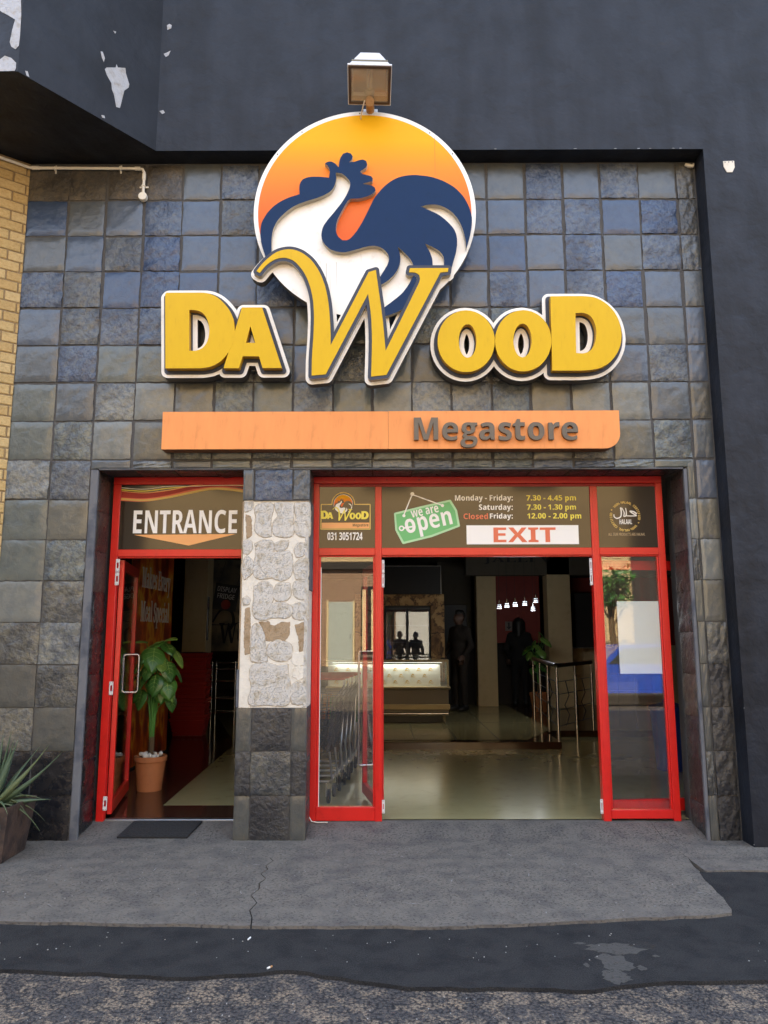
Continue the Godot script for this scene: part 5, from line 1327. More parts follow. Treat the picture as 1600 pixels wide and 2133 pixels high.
func badge(p: Node, c: Vector2, z: float) -> void:
	# the shop's small badge: plate with a bump for the disc, rooster and lettering
	var body := PackedVector2Array([c + Vector2(-0.200, -0.145), c + Vector2(0.200, -0.145), c + Vector2(0.200, 0.055), c + Vector2(-0.200, 0.055)])
	var plate := join(grow(body, 0.008), circle(c + Vector2(-0.02, 0.065), 0.098, 40))
	mi("badge_print", ext(plate, [], z + 0.0002, z + 0.0010, M.gold_print, M.gold_print), null, p)
	mi("badge_print", ext(grow(plate, -0.008), [], z + 0.0011, z + 0.0016, M.film_dark, M.film_dark), null, p)
	mi("badge_print", boxm(Vector3(c.x - 0.198, c.y - 0.143, z + 0.0017), Vector3(c.x + 0.198, c.y - 0.095, z + 0.0022)), M.orange_print, p)
	var k := 0.080 / 0.893
	var d := c + Vector2(-0.02, 0.062) - Vector2(-0.17, 4.86) * k
	mi("badge_print", ext(circle(c + Vector2(-0.02, 0.062), 0.080, 40), [], z + 0.0017, z + 0.0022, M.white_print, M.white_print), null, p)
	mi("badge_print", ext(shift(sunset_outline(Vector2(-0.17, 4.86), 0.858), d, k), [], z + 0.0023, z + 0.0026, sunset_material(), M.orange_print), null, p)
	mi("badge_print", ext(shift(v2(ROOSTER), d, k), [], z + 0.0027, z + 0.0030, M.film_dark, M.film_dark), null, p)
	var kk := 0.110
	var dd := c + Vector2(-0.025, -0.025) - Vector2(-0.26, 3.95) * kk
	mi("badge_print", ext(shift(v2(W), dd, kk), [], z + 0.0031, z + 0.0034, M.yellow_print, M.yellow_print), null, p)
	dd = c + Vector2(-0.010, -0.035) - Vector2(0.02, 3.82) * kk
	for l in [[D1, D1H], [A, AH], [O1, O1H], [O2, O2H], [D2, D2H]]:
		mi("badge_print", ext(shift(v2(l[0]), dd, kk), [shift(v2(l[1]), dd, kk)], z + 0.0035, z + 0.0038, M.yellow_print, M.yellow_print), null, p)
	text("lettering", "Megastore", bold, Vector3(c.x + 0.125, c.y - 0.119, z + 0.0028), 0.13, 0.030, M.film_dark, p, 0.001)

func make_shop_shell() -> void:
	# floor, step, ceiling and walls of the shop
	var s := st()
	quad(s, Vector3(-5.0, 0.074, -0.36), Vector3(6.0, 0.074, -0.36), Vector3(6.0, 0.074, -15), Vector3(-5.0, 0.074, -15), Vector3.UP)
	structure("shop_floor", s.commit(), M.floor_beige)
	s = st()
	quad(s, Vector3(-5.0, 0.0775, -0.845), Vector3(-1.90, 0.0775, -0.845), Vector3(-2.02, 0.0775, -4.6), Vector3(-5.0, 0.0775, -15), Vector3.UP)
	quad(s, Vector3(-5.0, 0.0775, -0.40), Vector3(-0.75, 0.0775, -0.40), Vector3(-0.75, 0.0775, -0.845), Vector3(-5.0, 0.0775, -0.845), Vector3.UP)
	structure("brown_floor", s.commit(), M.floor_brown)
	s = st()
	box(s, Vector3(-1.9, 0.07, -15), Vector3(2.22, 0.158, -4.12), 0.004)
	box(s, Vector3(2.2205, 0.07, -15), Vector3(6.0, 0.157, -5.3), 0.004)
	structure("raised_floor", s.commit(), M.floor_brown)
	s = st()
	var pl := PackedVector2Array([Vector2(-1.85, -4.30), Vector2(1.82, -4.30), Vector2(2.36, -5.45), Vector2(2.2, -14.5), Vector2(-1.85, -14.5)])
	for t in [[0, 1, 2], [0, 2, 3], [0, 3, 4]]:
		tri(s, Vector3(pl[t[0]].x, 0.162, pl[t[0]].y), Vector3(pl[t[1]].x, 0.162, pl[t[1]].y), Vector3(pl[t[2]].x, 0.162, pl[t[2]].y), Vector3.UP)
	structure("raised_floor_tiles", s.commit(), M.floor_beige)
	s = st()
	for x in [-0.75, -0.2, 0.35, 0.9, 1.45]:
		box(s, Vector3(x - 0.004, 0.1605, -14), Vector3(x + 0.004, 0.1632, -4.3))
	for z in [-6.3, -7.6, -8.9]: box(s, Vector3(-1.8, 0.1605, z - 0.004), Vector3(2.2, 0.1632, z + 0.004))
	structure("floor_joints", s.commit(), M.joint)
	s = st()
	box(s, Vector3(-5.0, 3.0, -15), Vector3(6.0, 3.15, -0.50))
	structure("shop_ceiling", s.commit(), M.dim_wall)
	s = st()
	box(s, Vector3(-5.2, 0, -15.2), Vector3(-5.0, 3.15, -0.5))
	box(s, Vector3(6.0, 0, -15.2), Vector3(6.2, 3.15, -0.45))
	box(s, Vector3(-5.2, 0, -15.2), Vector3(6.2, 3.15, -15.0))
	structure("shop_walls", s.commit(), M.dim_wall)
	s = st()
	box(s, Vector3(-5.2, 0.0, -0.62), Vector3(-2.43, 3.15, -0.505))
	box(s, Vector3(2.65, 0.0, -0.62), Vector3(6.2, 3.15, -0.47))
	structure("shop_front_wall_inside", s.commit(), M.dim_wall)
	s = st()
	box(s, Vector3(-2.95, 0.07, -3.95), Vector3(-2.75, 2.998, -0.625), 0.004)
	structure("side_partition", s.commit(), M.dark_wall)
	# cream columns and beams
	for q in [[-3.28, -2.90, -6.9, -6.5, "square cream column behind the stacked red baskets"], [3.03, 3.47, -9.0, -8.6, "square cream column beside the stair railing"], [1.74, 2.12, -9.4, -9.0, "cream column between the dark doorway and the red wall"]]:
		var c := thing("column", q[4], "column")
		mi("shaft", boxm(Vector3(q[0], 0.0785 if q[0] < 0 else 0.1575, q[2]), Vector3(q[1], 2.998, q[3]), 0.008), M.cream, c)
	var b := thing("ceiling_beam", "cream ceiling beam with dark script lettering over the dining area", "beam")
	mi("beam", boxm(Vector3(1.5, 2.62, -8.9), Vector3(5.9, 2.998, -8.6), 0.006), M.dim_wall, b)
	text("lettering", "JALLI V", serif, Vector3(2.5, 2.90, -8.598), 1.3, 0.14, M.black, b, 0.004)
	var r := thing("red_wall", "dark red painted wall behind the hanging lamps", "wall")
	mi("panel", boxm(Vector3(2.13, 1.35, -9.5), Vector3(3.02, 2.70, -9.3)), M.red_wall, r)
	mi("panel", boxm(Vector3(3.48, 1.25, -9.5), Vector3(5.9, 2.62, -9.3)), M.red_wall, r)
	var lw := thing("low_wall", "low beige tiled wall behind the stair railing", "wall")
	for i in 7:
		for j in 4: mi("wall_tile", boxm(Vector3(3.48 + i * 0.33, 0.16 + j * 0.285, -9.28), Vector3(3.48 + i * 0.33 + 0.325, 0.16 + j * 0.285 + 0.28, -9.24), 0.004), M.cream, lw)
	mi("wall_base", boxm(Vector3(1.3, 0.16, -9.9), Vector3(3.46, 1.34, -9.6)), M.dark_wall, lw)
	var ar := thing("arrow_sign", "small pale sign with a dark down arrow on the red wall", "sign")
	mi("plate", boxm(Vector3(2.33, 1.58, -9.298), Vector3(2.47, 1.76, -9.29)), mat(0.18, 0.14, 0.12, 0.6), ar)
	mi("arrow", ext(PackedVector2Array([Vector2(2.385, 1.74), Vector2(2.415, 1.74), Vector2(2.415, 1.66), Vector2(2.45, 1.66), Vector2(2.40, 1.60), Vector2(2.35, 1.66), Vector2(2.385, 1.66)]), [], -9.2895, -9.287, M.black, M.black), null, ar)
	var dk := thing("dark_cabinet", "tall black cabinet against the red wall, right of the cream column", "cabinet")
	mi("body", boxm(Vector3(3.62, 1.26, -9.29), Vector3(4.35, 2.30, -8.95), 0.01), M.black, dk)
	mi("body", boxm(Vector3(3.52, 0.16, -9.235), Vector3(3.62, 0.5, -9.0), 0.01), M.black, dk)
	mi("counter_edge", boxm(Vector3(3.5, 1.245, -9.295), Vector3(4.6, 1.259, -8.9)), M.steel, dk)

func make_inside() -> void:
	# flame poster on the side partition
	var p := thing("flame_poster", "tall orange flame poster with white script Makes Every Meal Special", "poster")
	mi("sheet", boxm(Vector3(-2.748, 0.10, -3.92), Vector3(-2.744, 2.95, -2.3)), M.flame_print, p)
	for q in [["Makes Every", 2.12], ["Meal Special", 1.74]]:
		var o := text("lettering", q[0], serif, Vector3.ZERO, 1.12, 0.32, M.white_print, p, 0.004)
		o.transform = Transform3D(Basis(Vector3.UP, PI / 2), Vector3(-2.742, q[1], -3.22)) * o.transform
	mi("dark_panel", boxm(Vector3(-2.748, 0.10, -2.28), Vector3(-2.744, 2.95, -0.9)), M.print_film, p)
	# boards on the left, further back
	p = thing("wall_graphic", "cream wall graphic with dark rooster lettering behind the cream column", "poster")
	mi("sheet", boxm(Vector3(-3.9, 1.2, -9.0), Vector3(-1.9, 2.95, -8.97)), mat(0.30, 0.24, 0.14, 0.7, {"tri": 0.8, "tex": T.wear}), p)
	text("lettering", "Wood", serif, Vector3(-2.75, 1.55, -8.966), 0.95, 0.42, M.black, p, 0.004)
	mi("stroke", ribbon(curve([Vector2(-3.35, 1.75), Vector2(-3.2, 1.98), Vector2(-3.0, 1.95), Vector2(-2.95, 1.75), Vector2(-3.02, 1.62)]), 0.03, 0.07, -8.964), M.black, p)
	mi("stroke", ribbon(curve([Vector2(-3.6, 1.72), Vector2(-3.1, 1.70), Vector2(-2.5, 1.80), Vector2(-2.0, 1.78)]), 0.015, 0.015, -8.963), M.black, p)
	p = thing("hanging_board", "black hanging board with white words DISPLAY FRIDGE, tilted", "sign", Vector3(-2.70, 2.13, -7.0))
	p.rotation.z = -0.14
	mi("board", boxm(Vector3(-0.20, -0.22, -0.01), Vector3(0.20, 0.22, 0.01), 0.002), M.black, p)
	text("lettering", "DISPLAY", plain, Vector3(0.0, 0.13, 0.0115), 0.32, 0.08, M.white_print, p, 0.002)
	text("lettering", "FRIDGE", plain, Vector3(0.0, 0.015, 0.0115), 0.29, 0.08, M.white_print, p, 0.002)
	mi("food_print", ext(circle(Vector2(0.02, -0.12), 0.08, 20), [], 0.0105, 0.012, M.red_wall, M.red_wall), null, p)
	for x in [-0.15, 0.15]:
		var s := st()
		tube(s, [Vector3(x, 0.22, 0), Vector3(x + 0.08, 0.87, 0)], 0.003, 5)
		mi("cord", s.commit(), M.black, p)
	var f := thing("wall_strip_mirror", "narrow upright mirror on the cream column edge", "mirror")
	mi("glass", boxm(Vector3(-2.898, 1.42, -6.62), Vector3(-2.885, 2.12, -6.52), 0.002), M.chrome, f)
	# stack of red shopping baskets
	var proto: Node3D
	for k in 17:
		var b: Node3D
		if k == 0:
			b = thing("shopping_basket", "x", "basket", Vector3.ZERO, "stacked red baskets")
			make_basket(b)
			proto = b
		else:
			b = proto.duplicate()
			b.name = numbered("shopping_basket")
			add_child(b)
		b.position = Vector3(-2.86 + 0.012 * sin(k * 1.7), 0.0785 + 0.058 * k, -5.5)
		b.rotation.y = 0.02 * sin(k * 2.3)
		b.set_meta("label", "red plastic shopping basket at the bottom of the tall stack" if k == 0 else ("red plastic shopping basket on top of the tall stack" if k == 16 else "red plastic shopping basket within the tall stack behind the potted plant"))
	# chrome rack
	var r := thing("chrome_rack", "slim chrome shelf rack beside the stacked red baskets", "rack", Vector3(-2.52, 0.0785, -6.3))
	for x in [-0.18, 0.18]:
		for z in [-0.15, 0.15]:
			var s := st()
			tube(s, [Vector3(x, 0, z), Vector3(x, 1.02, z)], 0.012, 8)
			mi("post", s.commit(), M.chrome, r)
	for y in [0.25, 0.46, 0.72, 0.90, 1.0]:
		var s := st()
		for z in [-0.15, 0.15]: tube(s, [Vector3(-0.18, y, z), Vector3(0.18, y, z)], 0.008, 6)
		for k in 5: tube(s, [Vector3(-0.14 + 0.07 * k, y, -0.15), Vector3(-0.14 + 0.07 * k, y, 0.15)], 0.004, 5)
		mi("shelf", s.commit(), M.chrome, r)
	# potted plants
	potted_plant(Vector3(-2.215, 0.0785, -1.50), 0.150, 0.31, 1.32, 41, true, "leafy green plant in a terracotta pot with white pebbles inside the left doorway")
	potted_plant(Vector3(2.70, 0.1625, -8.0), 0.17, 0.33, 1.35, 52, false, "leafy plant in a terracotta pot near the stair railing")
	# trolleys, nested behind the left pane
	var tr: Node3D
	for k in 5:
		var t: Node3D
		if k == 0:
			t = thing("shopping_trolley", "x", "trolley", Vector3.ZERO, "nested trolleys behind the left pane")
			make_trolley(t)
			tr = t
		else:
			t = tr.duplicate()
			t.name = numbered("shopping_trolley")
			add_child(t)
		t.position = Vector3(-0.67 + 0.03 * k, 0.0755, -1.28 - 0.27 * k)
		t.set_meta("label", ["front wire shopping trolley of the nested row, nearest the glass", "second wire shopping trolley from the glass in the nested row", "middle wire shopping trolley of the nested row of five", "fourth wire shopping trolley from the glass in the nested row", "rearmost wire shopping trolley of the nested row"][k])
	make_freezer()
	make_fridge()
	make_railing()
	# low display table behind the trolleys
	var d := thing("display_table", "low table covered with orange and green cloths behind the trolleys", "table", Vector3(-0.72, 0.0755, -3.1))
	mi("top", boxm(Vector3(-0.45, 0.70, -0.35), Vector3(0.40, 0.73, 0.25), 0.005), M.cream, d)
	mi("cloth", boxm(Vector3(-0.46, 0.50, 0.252), Vector3(0.08, 0.735, 0.262), 0.003), mat(0.55, 0.20, 0.05, 0.8), d)
	mi("cloth", boxm(Vector3(0.082, 0.47, 0.253), Vector3(0.41, 0.736, 0.263), 0.003), mat(0.10, 0.26, 0.06, 0.8), d)
	mi("cloth", boxm(Vector3(-0.46, 0.7305, -0.35), Vector3(0.08, 0.737, 0.251)), mat(0.60, 0.25, 0.06, 0.8), d)
	for x in [-0.42, 0.36]:
		for z in [-0.32, 0.2]: mi("leg", boxm(Vector3(x, 0, z), Vector3(x + 0.03, 0.70, z + 0.03), 0.003), M.steel, d)
	# bar stool and tray
	var hs := thing("high_chair", "tall chrome framed chair with a red seat by the dark counter", "chair", Vector3(2.55, 0.1625, -9.9))
	for q in [[-0.2, 0.2], [0.2, 0.2], [-0.2, -0.2], [0.2, -0.2]]:
		var s := st()
		tube(s, [Vector3(q[0], 0, q[1]), Vector3(q[0] * 0.9, 1.0 if q[1] < 0 else 0.75, q[1] * 0.9)], 0.014, 8)
		mi("leg", s.commit(), M.chrome, hs)
	mi("seat", boxm(Vector3(-0.19, 0.45, -0.19), Vector3(0.19, 0.52, 0.19), 0.01), M.basket_red, hs)
	for y in [0.25, 0.72]:
		var s := st()
		tube(s, [Vector3(-0.19, y, 0.19), Vector3(0.19, y, 0.19)], 0.01, 6)
		mi("rung", s.commit(), M.chrome, hs)
	# hanging lamps
	var lp: Node3D
	var spots := [[1.742, 1.90, -6.0], [1.861, 1.92, -6.0], [1.988, 1.935, -6.0], [2.137, 1.95, -6.0], [2.309, 1.995, -6.0], [2.320, 1.875, -6.3]]
	for k in spots.size():
		var l: Node3D
		if k == 0:
			l = thing("pendant_lamp", "x", "lamp", Vector3.ZERO, "row of hanging lamps")
			make_pendant(l)
			lp = l
		else:
			l = lp.duplicate()
			l.name = numbered("pendant_lamp")
			add_child(l)
		var q: Array = spots[k]
		l.position = Vector3(q[0], q[1], q[2])
		l.set_meta("label", ["leftmost small ringed pendant lamp of the hanging row", "second small ringed pendant lamp from the left", "third small ringed pendant lamp from the left", "fourth small ringed pendant lamp from the left", "highest small ringed pendant lamp at the right end of the row", "lowest small ringed pendant lamp, hanging behind the right end of the row"][k])
	# bin behind the right pane
	var bn := thing("blue_bin", "upright blue plastic bin standing behind the right glass pane", "bin", Vector3(3.05, 0.0755, -2.6))
	var s := st()
	lathe(s, [Vector2(0.15, 0.0), Vector2(0.19, 0.62), Vector2(0.205, 0.62), Vector2(0.205, 0.66), Vector2(0.0, 0.72)], 20)
	mi("body", s.commit(), mat(0.010, 0.035, 0.20, 0.4), bn)
	mi("lid_handle", boxm(Vector3(-0.06, 0.70, -0.02), Vector3(0.06, 0.735, 0.02), 0.006), mat(0.010, 0.035, 0.20, 0.4), bn)

func make_basket(b: Node3D) -> void:
	# tapered open basket, about 0.50 x 0.30 x 0.24
	var s := st()
	var lo := [Vector3(-0.21, 0, -0.12), Vector3(0.21, 0, -0.12), Vector3(0.21, 0, 0.12), Vector3(-0.21, 0, 0.12)]
	var hi := [Vector3(-0.255, 0.23, -0.155), Vector3(0.255, 0.23, -0.155), Vector3(0.255, 0.23, 0.155), Vector3(-0.255, 0.23, 0.155)]
	quad(s, lo[0], lo[1], lo[2], lo[3], Vector3.DOWN)
	for i in 4:
		var j := (i + 1) % 4
		var n: Vector3 = (lo[i] + lo[j])
		n.y = 0
		n = n.normalized()
		# slotted walls: five bands
		for k in 5:
			var t0 := k / 5.0 + 0.02
			var t1 := (k + 1) / 5.0 - (0.03 if k < 4 else 0.0)
			quad(s, lo[i].lerp(hi[i], t0), lo[j].lerp(hi[j], t0), lo[j].lerp(hi[j], t1), lo[i].lerp(hi[i], t1), n)
		for q in 5:
			var u := (q + 0.5) / 5.0
			quad(s, lo[i].lerp(lo[j], u - 0.02), lo[i].lerp(lo[j], u + 0.02), hi[i].lerp(hi[j], u + 0.02), hi[i].lerp(hi[j], u - 0.02), n)
	mi("body", s.commit(), M.basket_red, b)
	s = st()
	for i in 4:
		var j := (i + 1) % 4
		tube(s, [hi[i], hi[j]], 0.010, 6)
	mi("rim", s.commit(), M.basket_red, b)
	s = st()
	for z in [-0.02, 0.02]: tube(s, [Vector3(-0.25, 0.235, z), Vector3(-0.12, 0.246, z), Vector3(0.12, 0.246, z), Vector3(0.25, 0.235, z)], 0.007, 6)
	mi("handle", s.commit(), M.metal_dark, b)

func make_trolley(t: Node3D) -> void:
	# wire trolley: basket wider at the back, chassis, handle, four castors; front towards +z
	var s := st()
	var back := -0.42
	var front := 0.36
	for k in 9:
		var y := 0.42 + 0.055 * k
		var w := lerpf(0.19, 0.25, k / 8.0)
		tube(s, [Vector3(-w, y + 0.08, back), Vector3(-w * 0.8, y, front), Vector3(w * 0.8, y, front), Vector3(w, y + 0.08, back)], 0.0035, 5)
	for k in 12:
		var u := k / 11.0
		var z := lerpf(front, back, u)
		for sd in [-1.0, 1.0]:
			tube(s, [Vector3(sd * 0.16 * lerpf(0.95, 1.2, u), 0.42 + 0.08 * u, z), Vector3(sd * 0.2 * lerpf(1.0, 1.25, u), 0.86 + 0.08 * u, z)], 0.003, 5)
	for k in 9:
		var x := lerpf(-0.15, 0.15, k / 8.0)
		tube(s, [Vector3(x * 1.3, 0.86, front), Vector3(x, 0.42, front), Vector3(x * 1.2, 0.50, back)], 0.003, 5)
	mi("wire_basket", s.commit(), M.metal_dark, t)
	s = st()
	for sd in [-1.0, 1.0]:
		tube(s, [Vector3(sd * 0.25, 1.0, back - 0.05), Vector3(sd * 0.24, 0.55, back), Vector3(sd * 0.22, 0.20, back + 0.10), Vector3(sd * 0.18, 0.17, front - 0.05), Vector3(sd * 0.17, 0.19, front + 0.05)], 0.011, 8)
	tube(s, [Vector3(-0.17, 0.19, front + 0.05), Vector3(0.17, 0.19, front + 0.05)], 0.011, 8)
	tube(s, [Vector3(-0.19, 0.18, front - 0.1), Vector3(-0.17, 0.42, front - 0.05)], 0.009, 8)
	tube(s, [Vector3(0.19, 0.18, front - 0.1), Vector3(0.17, 0.42, front - 0.05)], 0.009, 8)
	mi("chassis", s.commit(), M.steel, t)
	s = st()
	tube(s, [Vector3(-0.26, 1.0, back - 0.05), Vector3(0.26, 1.0, back - 0.05)], 0.014, 10)
	mi("handle", s.commit(), M.basket_red, t)
	for q in [[-0.17, front], [0.17, front], [-0.21, back + 0.12], [0.21, back + 0.12]]:
		s = st()
		lathe(s, [Vector2(0.0, -0.015), Vector2(0.055, -0.015), Vector2(0.06, -0.010), Vector2(0.06, 0.010), Vector2(0.055, 0.015), Vector2(0.0, 0.015)], 18)
		var wheel := mi("wheel", s.commit(), M.black_rubber, t)
		wheel.transform = Transform3D(Basis(Vector3.BACK, PI / 2), Vector3(q[0], 0.062, q[1]))
		mi("fork", boxm(Vector3(q[0] - 0.024, 0.06, q[1] - 0.015), Vector3(q[0] - 0.018, 0.18, q[1] + 0.015)), M.steel, t)

func make_pendant(l: Node3D) -> void:
	var s := st()
	tube(s, [Vector3(0, 0.13, 0), Vector3(0, 1.09, 0)], 0.002, 5)
	mi("cord", s.commit(), M.black, l)
	mi("cap", lathem([Vector2(0.012, 0.08), Vector2(0.012, 0.13), Vector2(0.0, 0.135)], 10), M.chrome, l)
	for k in 3:
		var y := 0.0 + 0.026 * k
		mi("ring", lathem([Vector2(0.034 - 0.003 * k, y), Vector2(0.040 - 0.004 * k, y + 0.006), Vector2(0.034 - 0.003 * k, y + 0.012)], 14), mat(0.85, 0.88, 0.92, 0.3, {"glow": 0.06}), l)  # glow put in for daylight mirrored on the rings
	mi("core", lathem([Vector2(0.0, -0.004), Vector2(0.022, 0.0), Vector2(0.016, 0.08), Vector2(0, 0.081)], 10), M.chrome, l)
	var o := OmniLight3D.new()  # light put in as fill for the back of the shop
	o.name = "glow"
	o.light_energy = 0.016
	o.light_color = Color(0.95, 0.97, 1.0)
	o.light_size = 0.04
	o.omni_range = 12.0
	o.omni_attenuation = 2.0
	o.shadow_enabled = true
	o.position = Vector3(0, -0.05, 0)
	l.add_child(o)

func leaf_mesh(n := 7) -> ArrayMesh:
	# heart-shaped leaf, 1 long from its stalk at the origin along +y, face towards +z, folded along the midrib
	var s := st()
	s.set_smooth_group(0)
	var half := func(t: float) -> float: return 0.46 * pow(sin(PI * pow(t, 0.62)), 0.75) if t > 0.0 and t < 1.0 else 0.0
	for sd in [-1.0, 1.0]:
		var g := []
		for i in n + 1:
			var t := float(i) / n
			var row := []
			for k in 4:
				var u := k / 3.0
				var w: float = half.call(t) * u
				var dip := -0.16 * u if t < 0.35 else 0.0
				row.append(Vector3(sd * w, t + dip * (1.0 - t / 0.35) if t < 0.35 else t, -0.10 * u * (1.0 - 0.9 * u) * 2.0 + 0.22 * t * t + 0.10 * u * u))
			g.append(row)
		for i in n:
			for k in 3:
				var a: Vector3 = g[i][k]; var b: Vector3 = g[i][k + 1]; var c: Vector3 = g[i + 1][k + 1]; var d: Vector3 = g[i + 1][k]
				for p in ([a, c, b, a, d, c] if sd > 0 else [a, b, c, a, c, d]): s.add_vertex(p)
	s.generate_normals()
	return s.commit()

func vein_mesh() -> ArrayMesh:
	var s := st()
	var mid := []
	for i in 6:
		var t := i / 5.0
		mid.append(Vector3(0, t * 0.97, -0.006 + 0.22 * t * t))
	tube(s, mid, [0.012, 0.010, 0.008, 0.006, 0.004, 0.002], 5)
	for sd in [-1.0, 1.0]:
		for q in [[0.04, 0.30, 0.06], [0.16, 0.33, 0.30], [0.32, 0.30, 0.52], [0.50, 0.22, 0.70]]:
			var t0: float = q[0]
			var a := Vector3(0, t0, -0.006 + 0.22 * t0 * t0)
			var b := Vector3(sd * q[1], q[2], -0.03 + 0.22 * q[2] * q[2])
			tube(s, [a, a.lerp(b, 0.5) + Vector3(0, 0, -0.022), b], [0.007, 0.005, 0.002], 4)
	return s.commit()

var leaf_shape: ArrayMesh
var vein_shape: ArrayMesh

func potted_plant(at: Vector3, r: float, ph: float, h: float, sd: int, pebbles: bool, label: String) -> void:
	if leaf_shape == null:
		leaf_shape = leaf_mesh()
		vein_shape = vein_mesh()
	var g := RandomNumberGenerator.new()
	g.seed = sd
	var t := thing("potted_plant", label, "plant", at)
	mi("pot", lathem([Vector2(0.0, 0.0), Vector2(r * 0.74, 0.0), Vector2(r * 0.92, ph * 0.84), Vector2(r * 0.98, ph * 0.84), Vector2(r, ph * 0.86), Vector2(r, ph * 0.99), Vector2(r * 0.97, ph), Vector2(r * 0.91, ph), Vector2(r * 0.88, ph * 0.9)], 36), M.terracotta, t)
	mi("soil", lathem([Vector2(r * 0.9, ph * 0.93), Vector2(0.0, ph * 0.95)], 24), M.soil, t)
	if pebbles:
		for k in 34:
			var a := g.randf() * TAU
			var d := sqrt(g.randf()) * r * 0.82
			var s := st()
			var n := 6
			var q := g.randf_range(0.014, 0.026)
			lathe(s, [Vector2(0, -q * 0.7), Vector2(q * 0.8, -q * 0.4), Vector2(q, q * 0.1), Vector2(q * 0.6, q * 0.6), Vector2(0, q * 0.75)], n)
			var o := mi("pebble", s.commit(), M.pebble, t)
			o.transform = Transform3D(Basis.from_euler(Vector3(g.randf() * 3, g.randf() * 3, g.randf() * 3)), Vector3(cos(a) * d, ph * 0.96 + 0.010 + 0.016 * g.randf(), sin(a) * d))
	var s := st()
	tube(s, [Vector3(0, ph * 0.9, 0), Vector3(0.004, ph + 0.17, 0)], [0.026, 0.024], 10)
	for k in 7: tube(s, [Vector3(0, ph + 0.012 + 0.024 * k, 0), Vector3(0.001, ph + 0.020 + 0.024 * k, 0)], 0.029, 10)
	mi("trunk", s.commit(), M.bark, t)
	s = st()
	for k in 5:
		var a := TAU * k / 5.0
		tube(s, [Vector3(0.008 * cos(a), ph + 0.15, 0.008 * sin(a)), Vector3(0.02 * cos(a), ph + 0.36, 0.02 * sin(a)), Vector3(0.05 * cos(a + 0.4), ph + 0.58, 0.05 * sin(a + 0.4))], [0.016, 0.014, 0.006], 7)
	mi("stem", s.commit(), M.stalk, t)
	# leaves: [x, y, z of the blade's base, yaw, pitch down, size]; the first plant follows the photograph
	var L := []
	if pebbles:
		L = [[-0.02, 1.33, 0.02, -0.7, 2.0, 0.20], [0.10, 1.34, 0.00, 0.7, 1.9, 0.20], [0.02, 1.30, 0.10, 0.2, 2.45, 0.27], [0.14, 1.17, 0.08, 0.8, 2.5, 0.22], [0.14, 1.02, 0.08, 0.6, 2.5, 0.23], [0.05, 1.05, 0.12, -0.1, 2.6, 0.22], [0.19, 1.27, -0.02, 1.3, 2.4, 0.19], [0.17, 0.86, 0.02, 1.0, 2.7, 0.17], [-0.08, 1.02, 0.10, -0.8, 2.5, 0.25], [-0.08, 1.22, 0.05, -0.9, 2.3, 0.20], [-0.02, 1.12, -0.06, -2.2, 2.0, 0.20], [0.10, 1.14, -0.10, 2.4, 2.0, 0.2], [-0.13, 1.08, -0.02, -1.5, 2.2, 0.2], [-0.01, 1.17, 0.13, -0.35, 2.5, 0.2], [0.06, 1.24, 0.07, 1.0, 2.2, 0.17], [-0.05, 1.12, 0.08, -1.3, 2.3, 0.17], [0.09, 0.95, 0.05, 0.2, 2.7, 0.18], [-0.10, 0.90, 0.04, -0.5, 2.7, 0.19], [0.03, 1.36, -0.04, 0.1, 1.6, 0.17], [0.20, 1.12, 0.02, 1.5, 2.4, 0.17], [0.12, 1.38, 0.03, 0.9, 1.3, 0.16], [-0.09, 1.36, 0.0, -1.0, 1.4, 0.15], [0.08, 1.18, 0.10, 0.5, 2.0, 0.16], [-0.04, 1.27, 0.09, -0.4, 2.1, 0.17], [0.16, 0.93, 0.06, 0.9, 2.3, 0.16]]
	else:
		for k in 16:
			var a := g.randf() * TAU
			L.append([0.22 * cos(a) * g.randf(), g.randf_range(0.75, 1.45), 0.22 * sin(a) * g.randf(), a, g.randf_range(1.9, 2.6), g.randf_range(0.16, 0.26)])
	for q in L:
		s = st()
		var b := Vector3(q[0], q[1], q[2])
		tube(s, [Vector3(0.01, ph + 0.30, 0.0), Vector3(b.x * 0.3, lerpf(ph + 0.3, b.y, 0.55), b.z * 0.3), b], [0.006, 0.005, 0.004], 5)
		var lf := mi("leaf", leaf_shape, M.leaf[g.randi() % 3], t)
		# yaw turns the leaf's outward direction, pitch tips it over
		var bs := Basis(Vector3.UP, q[3]) * Basis(Vector3.RIGHT, q[4]) * Basis(Vector3.UP, g.randf_range(-0.25, 0.25))
		lf.transform = Transform3D(bs.scaled(Vector3(0.86, 0.92, 0.9) * q[5]), b)
		mi("vein", vein_shape, M.vein, lf)
		mi("leaf_stalk", s.commit(), M.stalk, t)

